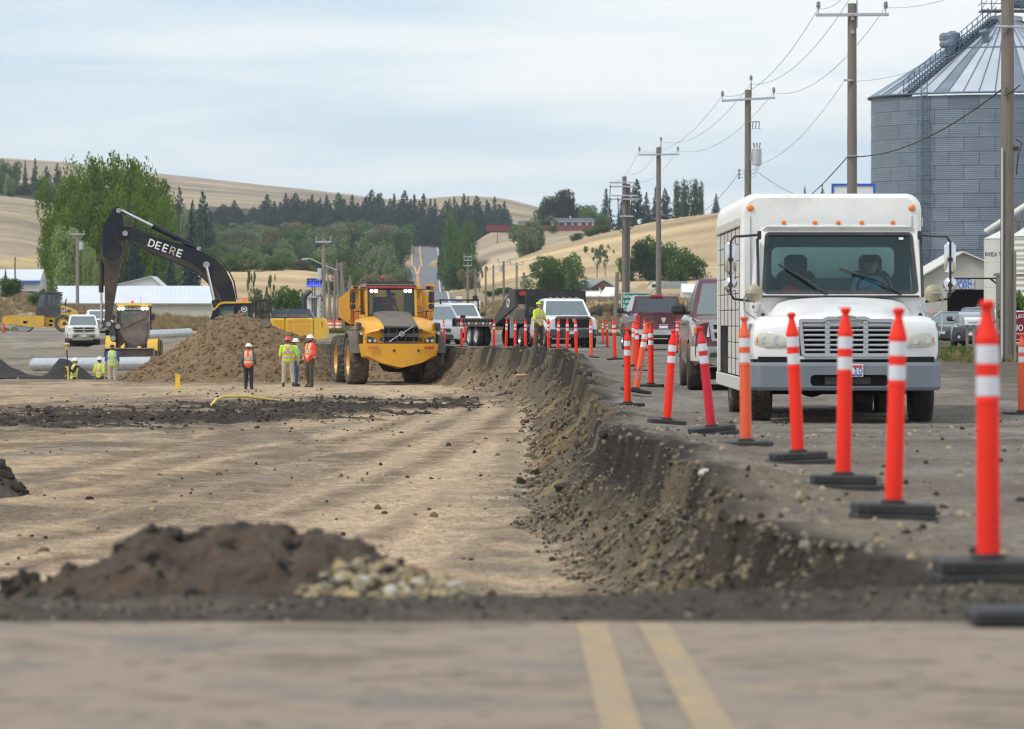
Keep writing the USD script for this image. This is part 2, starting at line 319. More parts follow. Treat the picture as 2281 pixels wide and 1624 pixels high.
mat('sign_maroon', (.22, .012, .035), .5, var=.06)
mat('sign_black', (.015, .015, .015), .5, var=.1)
mat('trailer_wood', (.13, .105, .085), .85, var=.25, vs=8, stretch=(6, 1, 1))
mat('hose_yellow', (.72, .50, .05), .5, var=.06)
mat('stake_yellow', (.85, .52, .05), .6, var=.06)
mat('pink_pipe', (.62, .30, .24), .6, var=.08)
mat('bus_yellow', (.75, .33, .02), .4, var=.05)
mat('barrel_orange', (.85, .12, .03), .5, var=.06)
mat('dark_red_box', (.13, .02, .02), .5, var=.4, vs=4)
mat('rubble_white', (.52, .50, .45), .8, var=.12)
mat('bark', (.085, .07, .055), .9, var=.3, vs=8)
pane('glass', (.66, .76, .75)); pane('glass_dark', (.28, .33, .34)); pane('glass_sky', (.50, .58, .60), 1.0, 1.9)
pane('glass_truck', (.64, .77, .76), 1.0, 1.45)
leafmat('leaf_cotton', (.085, .155, .022), (.29, .40, .065))
leafmat('leaf_light', (.18, .25, .09), (.44, .50, .21))
leafmat('leaf_green', (.065, .13, .036), (.19, .28, .075))
leafmat('leaf_sage', (.13, .17, .085), (.32, .37, .19))
leafmat('leaf_brownish', (.17, .155, .085), (.34, .31, .18))
leafmat('leaf_dark', (.045, .090, .036), (.125, .19, .07))
leafmat('leaf_purple', (.035, .036, .040), (.085, .08, .075))
leafmat('needle_blue', (.030, .062, .064), (.095, .145, .14), .18)
leafmat('needle_green', (.032, .064, .044), (.10, .145, .095), .18)
leafmat('needle_brown', (.085, .075, .05), (.17, .145, .095), .15)
leafmat('grass_dry', (.26, .19, .095), (.46, .36, .20), .3)
leafmat('grass_green', (.05, .10, .015), (.14, .20, .045), .3)
leafmat('weed_brown', (.17, .125, .075), (.36, .28, .17), .2)
# ---------------------------------------------------------------- the ground
KINDS = stage.CreateClassPrim('/World/kinds')
def fb(x, y, s, o=4, seed=0, z=0.0): return meshkit.fbm(np.stack([np.asarray(x) * s, np.asarray(y) * s, np.full(np.shape(x), z)], -1), o, seed) - .5
PIT = Polygon([(1.9, 20.4), (1.74, 21.2), (1.66, 22.2), (1.41, 23.9), (1.16, 25.4), (1.28, 28.2), (1.36, 33.3), (1.22, 41), (1.0, 46), (1.05, 55), (1.2, 68), (1.3, 82), (1.4, 110), (1.5, 135), (1.15, 148), (.75, 158), (.2, 166), (-.75, 175), (-2.15, 186), (-3.0, 203), (-6.5, 212),
               (-9.5, 222), (-12, 262), (-20, 300), (-40, 330), (-120, 360), (-120, 24), (-8, 19.4), (-2, 19.3), (.6, 19.5)])
FLOOR = ([18, 19.3, 23, 30, 40, 78, 120, 165, 190, 215, 240, 270, 288, 308, 345, 400], [-.06, -.10, -.45, -.72, -.78, -.98, -1.18, -1.33, -1.33, -1.38, -1.45, -1.5, -.95, -.42, -.15, 0])
ROADZ = ([0, 46, 52, 62, 74, 86, 130, 172, 300, 420], [0, 0, -.12, -.20, -.17, -.07, -.01, .02, 0, 0])
CP = [  # px, py, Y, kind of land
 # level ground and yard
 (-500, 745, 400, 'yard'), (0, 742, 400, 'yard'), (160, 741, 400, 'yard'), (330, 738, 440, 'grass'), (560, 735, 440, 'grass'), (760, 737, 430, 'grass'), (935, 738, 420, 'road'), (1060, 738, 420, 'grass'), (1250, 738, 420, 'grass'), (1500, 739, 420, 'grass'), (1800, 739, 420, 'yard'), (2281, 739, 420, 'yard'), (2700, 739, 420, 'yard'),
 (-500, 690, 520, 'grass'), (0, 688, 520, 'grass'), (110, 715, 500, 'grass'), (330, 716, 560, 'grass'), (560, 712, 620, 'grass'), (760, 706, 640, 'grass'), (935, 700, 700, 'road'), (1060, 697, 640, 'grass'), (1250, 697, 620, 'grass'), (1500, 697, 620, 'grass'), (1900, 712, 600, 'yard'), (2600, 712, 600, 'yard'),
 (-500, 645, 640, 'grass'), (0, 646, 640, 'grass'), (110, 660, 680, 'grass'), (330, 664, 800, 'grass'), (515, 663, 780, 'stubble'), (690, 662, 780, 'stubble'), (830, 668, 900, 'grass'), (935, 664, 1236, 'road'), (1010, 664, 1150, 'grass'), (1060, 655, 900, 'grass'), (1150, 650, 860, 'grass'), (1300, 655, 800, 'grass'), (1500, 655, 800, 'grass'), (1900, 690, 820, 'grass'), (2600, 690, 820, 'grass'),
 (-500, 600, 830, 'gold'), (0, 601, 830, 'gold'), (100, 603, 860, 'gold'), (300, 625, 1000, 'forest'), (515, 608, 1050, 'stubble'), (690, 608, 1050, 'stubble'), (830, 628, 1150, 'forest'), (938, 600, 1650, 'road'), (1000, 628, 1400, 'forest'), (1085, 612, 1080, 'stubble'), (1200, 612, 980, 'stubble'), (1350, 612, 930, 'stubble'), (1500, 605, 930, 'stubble'), (1700, 610, 930, 'stubble'), (2400, 650, 1000, 'grass'),
 (-500, 556, 960, 'gold'), (0, 556, 960, 'fallow'), (100, 560, 980, 'fallow'),
 (1080, 588, 1130, 'stubble'), (1200, 560, 1180, 'stubble'), (1330, 522, 1200, 'stubble'), (1450, 499, 1200, 'stubble'), (1600, 474, 1200, 'stubble'), (1750, 455, 1200, 'stubble'), (2300, 560, 1300, 'grass'),
 (1350, 560, 1060, 'stubble'), (1500, 540, 1060, 'stubble'), (1650, 520, 1060, 'stubble'),
 (-500, 446, 1500, 'fallow'), (0, 444, 1500, 'fallow'), (110, 462, 1450, 'fallow'), (60, 500, 1200, 'fallow'),
 (300, 590, 1250, 'forest'), (515, 590, 1300, 'forest'), (690, 590, 1300, 'forest'), (850, 580, 1500, 'forest'), (930, 545, 1980, 'road'), (975, 533, 2100, 'road'), (905, 537, 2080, 'road'), (1040, 560, 1900, 'forest'),
 (1080, 560, 1500, 'fallow'), (1200, 558, 1420, 'fallow'), (1330, 530, 1400, 'fallow'), (1090, 516, 1620, 'fallow'), (1200, 514, 1620, 'fallow'), (1320, 512, 1620, 'fallow'), (1500, 510, 1620, 'forest'), (1750, 520, 1620, 'forest'), (2300, 580, 1700, 'grass'),
 (-500, 430, 1800, 'forest'), (0, 432, 1800, 'forest'), (150, 450, 1800, 'forest'), (400, 520, 1750, 'forest'), (600, 520, 1850, 'forest'), (800, 520, 1900, 'forest'), (880, 535, 1950, 'forest'), (1050, 525, 2150, 'forest'),
 (930, 520, 2300, 'forest'), (600, 480, 2200, 'forest'), (800, 485, 2300, 'forest'), (1100, 500, 2300, 'fallow'),
 (-500, 340, 3600, 'ridge'), (-200, 344, 3600, 'ridge'), (0, 352, 3600, 'ridge'), (150, 362, 3600, 'ridge'), (340, 388, 3600, 'ridge'), (450, 398, 3600, 'ridge'), (560, 410, 3600, 'ridge'), (700, 424, 3600, 'ridge'), (820, 440, 3600, 'ridge'), (890, 452, 3600, 'ridge'), (960, 442, 3600, 'ridge2'), (1050, 435, 3600, 'ridge2'), (1120, 441, 3600, 'ridge2'), (1200, 461, 3600, 'ridge2'), (1300, 500, 3600, 'ridge2'), (1500, 520, 3600, 'ridge2'), (2300, 560, 3600, 'ridge2'), (2700, 560, 3600, 'ridge2'),
 (0, 410, 2700, 'ridge'), (340, 440, 2700, 'ridge'), (600, 455, 2700, 'ridge'), (850, 470, 2700, 'ridge'), (1050, 470, 2800, 'ridge2'), (1180, 490, 2800, 'ridge2'), (1500, 530, 2700, 'ridge2'), (2300, 570, 2700, 'ridge2'),
 (0, 380, 5200, 'ridge'), (560, 440, 5200, 'ridge'), (1120, 480, 5200, 'ridge2'), (2300, 600, 5200, 'ridge2'), (-500, 370, 5200, 'ridge')]
_u = np.array([[c[0] / 300.0, 3.2 * math.log(c[2])] for c in CP]); _py = np.array([c[1] for c in CP], float)
RBF = RBFInterpolator(_u, _py, kernel='linear', smoothing=0.002)
def zfar(x, y):
    px = x * F / y + CX
    py = RBF(np.stack([np.ravel(px) / 300.0, 3.2 * np.log(np.ravel(y))], 1)).reshape(np.shape(x))
    return H - (py - HY) * y / F + fb(x, y, .012, 3, 5) * np.clip((y - 500) / 300, 0, 1) * 1.6
def pit_depth(x, y):
    pts = shapely.points(np.ravel(x), np.ravel(y)); near = np.ravel((x > -14) | (y < 24) | (y > 190))
    d = np.full(len(pts), 9.0); q = pts[near]; inside = shapely.contains(PIT, q); dd = shapely.distance(PIT.exterior, q); d[near] = np.where(inside, dd, -dd)
    return d.reshape(np.shape(x))
def band(x, y):               # the strip of dark turned soil across the pit
    px = x * F / y + CX; py = HY + 2.3 * F / y
    c = np.interp(px, [-200, 0, 300, 600, 800, 1010], [960, 948, 938, 926, 910, 893]) + 60 * fb(x, y, .35, 3, 21)
    h = np.interp(px, [-200, 0, 300, 600, 800, 1030, 1080], [34, 31, 30, 27, 21, 7, 1])
    return np.clip(1.35 - np.abs(py - c) / np.maximum(h, 1), 0, 1) * (px < 1070)
TRACKS = [[(-1.2, 24), (-.8, 40), (-.4, 60), (-.5, 85), (-1.2, 120), (-3, 160), (-4.5, 183)], [(-6, 30), (-3.2, 50), (-2.2, 75), (-1.6, 100), (-1.0, 130), (-1.1, 165)], [(-9, 60), (-5, 70), (-2.5, 88), (-1.6, 115), (-2.2, 150), (-4.2, 180)],
          [(-7, 40), (-5.2, 60), (-4.6, 85), (-6.5, 110), (-10, 140)], [(-3.2, 24), (-2.4, 34), (-1.5, 46), (-.9, 62), (-.6, 90)], [(-14, 105), (-8, 125), (-3, 145), (-1, 160)], [(-5, 26), (-4.4, 36), (-3.0, 52), (-2.4, 70)]]
def tracks(x, y, par=2):
    out = np.zeros(np.shape(x)); pts = shapely.points(np.ravel(x), np.ravel(y)); near = np.ravel((y < 190) & (y > 22) & (np.abs(x) < 16))
    q = pts[near]; acc = np.zeros(near.sum())
    for i, t in enumerate(TRACKS):
        if par < 2 and i % 2 != par: continue
        p = np.array(t); s = np.linspace(0, 1, 40); k = np.linspace(0, 1, len(p)); ln = LineString(np.stack([np.interp(s, k, p[:, 0]), np.interp(s, k, p[:, 1])], 1))
        d = shapely.distance(ln, q)
        for o in (.0, 1.05): acc += np.exp(-((np.abs(d - o)) / .30) ** 2)
    r = np.zeros(len(pts)); r[near] = np.clip(acc, 0, 1); return r.reshape(np.shape(x))
def ground(x, y):
    x = np.asarray(x, float); y = np.asarray(y, float)
    zr = np.interp(y, *ROADZ) + .03 * fb(x, y, .8, 3, 1) + .022 * fb(x, y, 5, 3, 2) * np.clip((90 - y) / 40, 0, 1)
    zf = np.interp(y, *FLOOR) + .05 * fb(x, y, .3, 3, 3) + .06 * fb(x, y, 2.6, 4, 4) + .02 * fb(x, y, 9, 2, 6) * np.clip((80 - y) / 40, 0, 1)
    b = band(x, y); zf = zf + b * (.04 + .22 * fb(x, y, 2.6, 4, 9) + .16 * fb(x, y, 7, 3, 10)); t = tracks(x, y); zf = zf - .04 * t + .02 * t * np.sin(y * 9 + x * 3)
    tr = np.clip(1 - np.hypot((x + 18.5) / 5.0, (y - 210) / 7.5) ** 4, 0, 1); zf = zf - .75 * np.clip(tr * 3, 0, 1)
    shallow = np.clip((x - .5) / .5, 0, 1) * np.clip((24.5 - y) / 2.5, 0, 1); zf = zf * (1 - shallow) + shallow * (-.15)
    d = pit_depth(x, y); rag = fb(x, y, .7, 4, 7); d = d + .50 * rag + .12 * fb(x, y, 3, 2, 17) * np.clip((110 - y) / 60, .25, 1)
    wide = np.interp(y, [18, 24, 37, 80, 150, 200, 260], [.6, .68, .74, .98, 1.05, 1.0, 6]); q = np.clip(d / wide, 0, 1)
    prof = np.interp(q, [0, .10, .2, .55, .8, 1], [0, .40, .50, .78, .95, 1]); wall = np.clip(1 - np.abs(q - .45) / .5, 0, 1)
    z = zr + (zf - zr) * prof + wall * ((.16 + .25 * np.clip((y - 55) / 60, 0, 1)) * fb(x, y, 2.0, 4, 12) + .25 * fb(x, y, 7, 4, 13) * np.clip((140 - y) / 80, .4, 1))
    fy = np.clip((y - 55) / 60, 0, 1); lip = np.exp(-((d + .15 - .35 * fy) / (.45 + .3 * fy)) ** 2); z = z + lip * ((.05 + .10 * fy) + (.15 + .5 * fy) * fb(x, y, 2.1 - .9 * fy, 4, 14) + .08 * (1 - fy) * fb(x, y, 9, 2, 15)) * np.clip((y - 24) / 4, .25, 1) * np.clip((190 - y) / 30, .2, 1)
    z = np.where(y < 18.6, z - .05 * np.clip((18.6 - y) / .5, 0, 1), z)
    w = np.clip((y - 330) / 80, 0, 1); w = w * w * (3 - 2 * w)
    return np.where(w > 0, z * (1 - w) + (zfar(x, np.maximum(y, 300)) if np.max(w) > 0 else 0) * w, z)
def gz(x, y): return float(ground(np.array([x]), np.array([y]))[0])
LAND = {'yard': (.235, .205, .17), 'grass': (.33, .25, .135), 'road': (.12, .12, .125), 'stubble': (.50, .365, .20), 'gold': (.50, .375, .19), 'fallow': (.40, .315, .21), 'forest': (.055, .06, .03), 'ridge': (.37, .285, .19), 'ridge2': (.36, .28, .175)}
TREE_CP = cKDTree(np.array([[c[0] / 110.0, 9.0 * math.log(c[2])] for c in CP])); CPC = np.array([LAND[c[3] if c[3] != 'road' else 'grass'] for c in CP])
def mixc(a, b, t): t = t[..., None]; return a * (1 - t) + np.asarray(b) * t
def soil(x, y):
    n1, n2, n3 = fb(x, y, .22, 5, 31), fb(x, y, 1.3, 4, 32), fb(x, y, .6, 4, 33)
    c = np.broadcast_to(np.array([.455, .340, .228]), x.shape + (3,)).copy()
    xb = x + .0009 * (y - 60) ** 2 * np.sign(60 - y) * .4; w1, w2 = fb(xb * .8, y * .055, 1, 4, 35), fb(xb * 1.3, y * .09, 1, 4, 36); c = mixc(c, (.19, .145, .105), np.clip((w1 + .01) * 7 + n2 * .6, 0, .85)); c = mixc(c, (.25, .22, .18), np.clip((w2 - .02) * 8 + n3 * 2, 0, .8)); c = mixc(c, (.13, .10, .075), np.clip((n1 - .05) * 7, 0, .7)); c = mixc(c, (.50, .38, .265), np.clip(-n2 * 1.5, 0, .35))
    c = mixc(c, (.58, .455, .31), np.clip((y - 150) / 25, 0, 1) * np.clip((188 - y) / 10, 0, 1) * .6)
    st = np.clip(fb(x * .8, y * .7, 2.4, 4, 48) * 5 - .3, 0, .45); c = mixc(c, (.15, .115, .085), st)
    c = mixc(c, (.53, .41, .29), tracks(x, y, 0) * .95 * np.clip(.85 + 1.5 * n2, 0, 1)); c = mixc(c, (.20, .152, .11), tracks(x, y, 1) * .95 * np.clip(.8 + 2 * n2, 0, 1))
    b = np.clip(band(x, y) * 1.3 + 1.6 * n2 - .1, 0, 1) * (band(x, y) > 0); c = mixc(c, (.040, .030, .023), b * .97)
    g = np.clip(1.25 - np.hypot((x - .1 + .5 * n3) / .8, (y - 52) / 26), 0, 1) * np.clip(.6 + 4 * n2, 0, 1); c = mixc(c, (.17, .15, .125), g * .9)
    road = np.broadcast_to(np.array([.190, .170, .150]), x.shape + (3,)); nr = fb(x, y, .5, 4, 34); nr2 = fb(x * 2.2, y * .5, .5, 4, 39)
    road = mixc(road, (.12, .098, .080), np.clip(nr * 4.5, 0, .7)); road = mixc(road, (.27, .255, .24), np.clip(nr2 * 4, 0, .65)); road = mixc(road, (.105, .085, .066), np.clip((x - 7.3 - .02 * (y - 60)) * .5 + 2 * n2, 0, .75))
    road = mixc(road, (.185, .155, .12), np.clip((46 - y) / 12, 0, 1) * np.clip((3.4 - x) / 1.5, 0, 1) * .8)
    d = pit_depth(x, y) + .50 * fb(x, y, .7, 4, 7); wide = np.interp(y, [18, 24, 37, 80, 150, 200, 260], [.6, .68, .74, .98, 1.05, 1.0, 6]); q = d / wide
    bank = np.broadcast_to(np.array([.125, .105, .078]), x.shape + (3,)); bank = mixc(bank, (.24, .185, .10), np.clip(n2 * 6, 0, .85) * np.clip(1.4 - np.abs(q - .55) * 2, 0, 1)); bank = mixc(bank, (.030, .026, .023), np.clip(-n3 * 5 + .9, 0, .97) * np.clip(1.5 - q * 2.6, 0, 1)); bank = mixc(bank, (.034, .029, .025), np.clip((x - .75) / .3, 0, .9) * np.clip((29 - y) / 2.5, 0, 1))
    bank = mixc(bank, (.25, .185, .12), np.clip((y - 140) / 40, 0, 1) * np.clip(q, 0, .8))
    out = np.where((q > .98)[..., None], c, np.where((q > -.12)[..., None], bank, road))
    e = np.clip((q - .78) / .35, 0, 1); out = np.where(((q > .78) & (q < 1.13))[..., None], mixc(bank, (0, 0, 0), e * 0) * (1 - e[..., None]) + c * e[..., None], out)
    s = np.clip((q + .45) / .33, 0, 1); out = np.where(((q > -.45) & (q < -.12))[..., None], road * (1 - s[..., None]) + bank * s[..., None], out)
    lipm = np.clip((20.6 - y) / .8, 0, 1) * np.clip((x + 30) / 1, 0, 1); out = mixc(out, (.066, .055, .046), lipm * np.clip(.82 + n2 * 1.2, 0, 1))
    yard = np.broadcast_to(np.array([.25, .22, .18]), x.shape + (3,)); yard = mixc(yard, (.15, .13, .11), np.clip(n1 * 5 + .1, 0, .7)); yard = mixc(yard, (.36, .30, .22), np.clip(-n3 * 4, 0, .6)); wy = np.clip((y - 215 + 20 * n1) / 25, 0, 1) * (x < -3)
    out = out * (1 - wy[..., None]) + yard * wy[..., None]
    far = np.clip((y - 395 + 60 * n1) / 8, 0, 1)
    if np.max(far) > 0:
        px = x * F / y + CX; j = fb(x, y, .02, 3, 41); cc = CPC[TREE_CP.query(np.stack([px / 110 + j * .8, 9 * np.log(y) + j * 1.2], -1))[1]]
        g = fb(x, y, .03, 4, 42); rows = np.sin((y + 30 * fb(x, y, .006, 2, 43)) * .16) * .05 + np.sin((x * .8 + y * .25) * .5) * .03
        cc = cc * (1 + (1.1 * fb(x, y, .010, 4, 46) + .9 * g + rows)[..., None]); gg = np.clip(fb(x, y, .04, 4, 44) * 5 - .3, 0, .6) * ((y < 800) & (px > 950)) ; cc = mixc(cc, (.15, .17, .06), gg); wv = np.clip(fb(x, y, .06, 4, 45) * 6 - .2, 0, .7) * (y < 760); cc = mixc(cc, (.17, .12, .075), wv)
        out = out * (1 - far[..., None]) + cc * far[..., None]
    wm = np.clip((330 - y) / 60, 0, 1)[..., None]; return np.clip(out * (1 + wm * np.array([.02, -.02, -.09])), .01, .8)
def sheet(name, us, ys, m, label=None):
    U, Y = np.meshgrid(us, ys); X = U * Y; Z = ground(X, Y); C = soil(X, Y); n, c = Y.shape
    i, j = np.meshgrid(np.arange(n - 1), np.arange(c - 1), indexing='ij'); a = i * c + j
    f = np.stack([a, a + 1, a + c + 1, a + c], -1).reshape(-1, 4)
    p = usdkit.mesh(stage, path_for(name, None), (np.stack([X, Y, Z], -1).reshape(-1, 3), f), MAT[m], smooth=True)
    UsdGeom.PrimvarsAPI(p).CreatePrimvar('soil', Sdf.ValueTypeNames.Color3fArray, 'vertex').Set(Vt.Vec3fArray.FromNumpy(C.reshape(-1, 3).astype(np.float32)))
    return info(p.GetPrim(), label, kind='structure')
def soil_mat(name, scales, bump, amp):
    s1, s2, s3 = scales
    MAT[name] = usdkit.material(stage, f'/World/Looks/{name}', {
        'a': ('attribute', {'attribute': 'soil'}), 'g': ('geometry', {}), 'n1': ('noise_texture', {'scale': s1, 'detail': 8.0, 'roughness': .7}), 'n2': ('noise_texture', {'scale': s2, 'detail': 4.0, 'roughness': .6}),
        'v': ('voronoi_texture', {'scale': s3, 'feature': 'f1'}), 'vr': ('map_range', {'clamp': True, 'from_min': .0, 'from_max': .6, 'to_min': 1.12, 'to_max': .80}),
        'r': ('map_range', {'clamp': True, 'from_min': .30, 'from_max': .70, 'to_min': 1 - amp, 'to_max': 1 + amp}), 'r2': ('map_range', {'clamp': True, 'from_min': .3, 'from_max': .7, 'to_min': .88, 'to_max': 1.12}),
        'm1': ('math', {'math_type': 'multiply'}), 'm2': ('math', {'math_type': 'multiply'}), 'sc': ('vector_math', {'math_type': 'scale'}),
        'h': ('math', {'math_type': 'multiply_add', 'value2': .6}), 'b': ('bump', {'distance': bump, 'strength': .7}), 'p': ('principled_bsdf', {'roughness': .93, 'specular_ior_level': .2})},
        [('g.position', 'n1.vector'), ('g.position', 'n2.vector'), ('g.position', 'v.vector'), ('n1.fac', 'r.value'), ('n2.fac', 'r2.value'), ('v.distance', 'vr.value'), ('r.result', 'm1.value1'), ('r2.result', 'm1.value2'), ('m1.value', 'm2.value1'), ('vr.result', 'm2.value2'),
         ('a.color', 'sc.vector1'), ('m2.value', 'sc.scale'), ('sc.vector', 'p.base_color'), ('n1.fac', 'h.value1'), ('v.distance', 'h.value3'), ('h.value', 'b.height'), ('b.normal', 'p.normal')], surface='p.BSDF')
soil_mat('soil_near', (8.0, .9, 22.0), .028, .46); soil_mat('soil_far', (.35, .04, 1.2), .15, .16)
ys_near = np.concatenate([np.geomspace(17.4, 60, 200), np.linspace(60, 205, 420)[1:], np.geomspace(205, 300, 60)[1:]])
sheet('ground', np.linspace(-.150, .150, 640), ys_near, 'soil_near', 'excavated earth and gravel road surface')
sheet('far_land', np.linspace(-.20, .20, 330), np.geomspace(300, 5200, 330), 'soil_far', 'dry grass, stubble fields and tan hills')
# the wide plain to both sides and the paved road under the camera
g = G(); s = 2650.0
g.add([[-s, -100, -1.9], [s, -100, -1.9], [s, 5400, -1.9], [-s, 5400, -1.9]], [[0, 1, 2, 3]]); mat('plain', (.33, .25, .15), .95, var=.2, vs=.02); g.put('plain', 'plain', kind='structure', smooth=False)
for sg in (-1, 1):
    yy = np.geomspace(17.4, 5200, 60); e = sg * np.interp(yy, [17, 299, 301, 5200], [.1495, .1495, .1995, .1995]) * yy
    zz = ground(e, yy); g = G(); m = len(yy); v = np.vstack([np.stack([e, yy, zz], 1), np.stack([e + sg * (12 + yy * .29), yy, zz * 1.0], 1)]); i = np.arange(m - 1)
    f = np.stack([i, i + 1, m + i + 1, m + i], 1); g.add(v, f if sg < 0 else f[:, ::-1]); g.put('field', 'plain', kind='structure', smooth=False)
MAT['asphalt'] = usdkit.material(stage, '/World/Looks/asphalt', {
    'g': ('geometry', {}), 'n': ('noise_texture', {'scale': 1.1, 'detail': 6.0, 'roughness': .65}), 'f': ('noise_texture', {'scale': 45.0, 'detail': 4.0, 'roughness': .7}), 'r': ('rgb_ramp', {'ramp': [(.36, (.19, .15, .115)), (.48, (.305, .24, .18)), (.64, (.205, .175, .15))]}),
    's': ('voronoi_texture', {'scale': 5.0}), 'sr': ('map_range', {'clamp': True, 'from_min': .06, 'from_max': .24, 'to_min': .3, 'to_max': 1.0}), 'fr': ('map_range', {'clamp': True, 'from_min': .3, 'from_max': .7, 'to_min': .75, 'to_max': 1.2}), 'm': ('math', {'math_type': 'multiply'}), 'sc': ('vector_math', {'math_type': 'scale'}),
    'b': ('bump', {'distance': .006}), 'p': ('principled_bsdf', {'roughness': .9, 'specular_ior_level': .25})},
    [('g.position', 'n.vector'), ('g.position', 'f.vector'), ('g.position', 's.vector'), ('n.fac', 'r.fac'), ('s.distance', 'sr.value'), ('f.fac', 'fr.value'), ('sr.result', 'm.value1'), ('fr.result', 'm.value2'), ('r.color', 'sc.vector1'), ('m.value', 'sc.scale'), ('sc.vector', 'p.base_color'), ('f.fac', 'b.height'), ('b.normal', 'p.normal')], surface='p.BSDF')
g = G(); xs = np.linspace(-30, 30, 900); edge = 17.97 + .05 * fb(xs, xs * 0, 1.3, 3, 51) + .02 * fb(xs, xs * 0, 7, 2, 52)
g.ext(Polygon(list(zip(xs, edge)) + [(30, -60), (-30, -60)]), -.07, 0.0, 'z'); g.put('paved_road', 'asphalt', kind='structure', smooth=False)
mat('line_yellow', (.42, .285, .125), .85, var=.18, vs=5, dirt=(.26, .21, .16), damt=.9, dlow=.34, ds=7)
for a, b in (((1283, 1387), (1337, 1624)), ((1418, 1387), (1543, 1624))):
    k0, k1 = (a[1] - HY) / H, (b[1] - HY) / H; x0, x1 = (a[0] - CX) / k0, (b[0] - CX) / k1
    sl = (x1 - x0) / (F / k1 - F / k0); yy = np.linspace(17.9, -20, 40); xc = x0 + sl * (yy - F / k0)
    g = G(); i = np.arange(39); v = np.vstack([np.stack([xc, yy, yy * 0 + .004], 1), np.stack([xc + .112, yy, yy * 0 + .004], 1)]); g.add(v, np.stack([i, 40 + i, 41 + i, i + 1], 1)); g.put('lane_marking', 'line_yellow', kind='structure', smooth=False)
# the highway climbing the far hill, with its painted lines
RP = [(930, 742, 330), (932, 739, 420), (944, 700, 700), (946, 664, 1236), (939, 640, 1400), (937, 600, 1650), (933, 570, 1820), (934, 548, 1960), (952, 536, 2060), (985, 531, 2120), (1030, 528, 2150)]
def road_pt(t, off):
    s = np.linspace(0, 1, len(RP)); px = np.interp(t, s, [r[0] for r in RP]); Y = np.exp(np.interp(t, s, [math.log(r[2]) for r in RP])); return px, Y
tt = np.linspace(0, 1, 260); px, YY = road_pt(tt, 0); px = np.convolve(np.pad(px, 12, 'edge'), np.ones(25) / 25, 'valid'); YY = np.exp(np.convolve(np.pad(np.log(YY), 12, 'edge'), np.ones(25) / 25, 'valid')); XX = (px - CX) * YY / F
ctr = np.stack([XX, YY], 1); tg = np.gradient(ctr, axis=0); tg /= np.linalg.norm(tg, axis=1, keepdims=True); nr = np.stack([tg[:, 1], -tg[:, 0]], 1); ZC = ground(XX, YY)
HW = np.interp(YY, [330, 1300, 1450, 1650, 1850, 2050, 2150], [5.2, 5.2, 6.0, 7.6, 7.8, 6.5, 6.0])
def strip(name, o0, o1, dz, m):
    a, b = ctr + nr * np.broadcast_to(o0, len(ctr))[:, None], ctr + nr * np.broadcast_to(o1, len(ctr))[:, None]; z = ZC + dz; n = len(ctr); i = np.arange(n - 1)
    G().add(np.vstack([np.column_stack([a, z]), np.column_stack([b, z])]), np.stack([i, n + i, n + i + 1, i + 1], 1)).put(name, m, kind='structure', smooth=False)
mat('far_asphalt', (.135, .14, .15), .75, var=.12, vs=.2, stretch=(1, .1, 1)); mat('far_white', (.55, .55, .54), .7, var=.1); mat('far_orange', (.62, .33, .10), .7, var=.1)
G().add(*(lambda a, b, z: (np.vstack([np.column_stack([a, z]), np.column_stack([b, z])]), np.stack([np.arange(len(a) - 1), len(a) + np.arange(len(a) - 1), len(a) + np.arange(1, len(a)), np.arange(1, len(a))], 1)))(ctr - nr * HW[:, None], ctr + nr * HW[:, None], ZC + .45)).put('highway', 'far_asphalt', kind='structure', smooth=False)
gap = np.interp(YY, [330, 1420, 1650, 1900, 2150], [.12, .12, 1.6, 1.5, .2])
strip('lane_marking', -gap - 1.2 - .28, -gap - 1.2 + .28, .62, 'far_orange'); strip('lane_marking', gap - 1.2 - .28, gap - 1.2 + .28, .62, 'far_orange')
strip('lane_marking', -HW + .7, -HW + 1.05, .62, 'far_white'); strip('lane_marking', HW - 1.05, HW - .7, .62, 'far_white')
# ---------------------------------------------------------------- people
def rrect(x0, y0, x1, y1, r): return shapely.box(x0 + r, y0 + r, x1 - r, y1 - r).buffer(r, quad_segs=4)
def ball(p, r, n=12): return m3.Manifold.sphere(r, n).translate([float(a) for a in p])
def bones(chain, n=12):      # chain: [(point, radius), ...] hulled one to the next
    return [m3.Manifold.batch_hull([ball(*chain[i], n), ball(*chain[i + 1], n)]) for i in range(len(chain) - 1)]
def union(ms): return m3.Manifold.batch_boolean(ms, m3.OpType.Add)
def soft(m, edge=.03, it=8):
    a = m.refine_to_length(edge).to_mesh(); t = trimesh.Trimesh(a.vert_properties[:, :3], a.tri_verts, process=True)
    trimesh.smoothing.filter_taubin(t, iterations=it); return t
def hand(wrist, direc, palm_n, side, curl=.5, k=1.0):
    d = np.asarray(direc, float); d /= np.linalg.norm(d); n = np.asarray(palm_n, float); n = n - d * (n @ d); n /= np.linalg.norm(n) + 1e-9; b = np.cross(d, n) * side
    w = np.asarray(wrist, float); out = [m3.Manifold.batch_hull([ball(w, .024 * k, 8), ball(w + d * .075 * k + b * .028 * k, .014 * k, 8), ball(w + d * .08 * k - b * .028 * k, .014 * k, 8)])]
    for i, (o, L) in enumerate(((.030, .062), (.011, .074), (-.009, .070), (-.028, .054))):
        p0 = w + d * .075 * k + b * o * k; p1 = p0 + (d * (1 - .45 * curl) + n * curl * .7) * L * .55 * k; p2 = p1 + (d * (1 - curl) + n * curl) * L * .5 * k
        out += bones([(p0, .0095 * k), (p1, .0088 * k), (p2, .0075 * k)], 8)
    p0 = w + d * .025 * k + b * .026 * k; p1 = p0 + (b * .75 + d * .5 + n * .25) * .042 * k; out += bones([(p0, .013 * k), (p1, .011 * k), (p1 + (d * .8 + n * .5) * .03 * k, .009 * k)], 8)
    return out
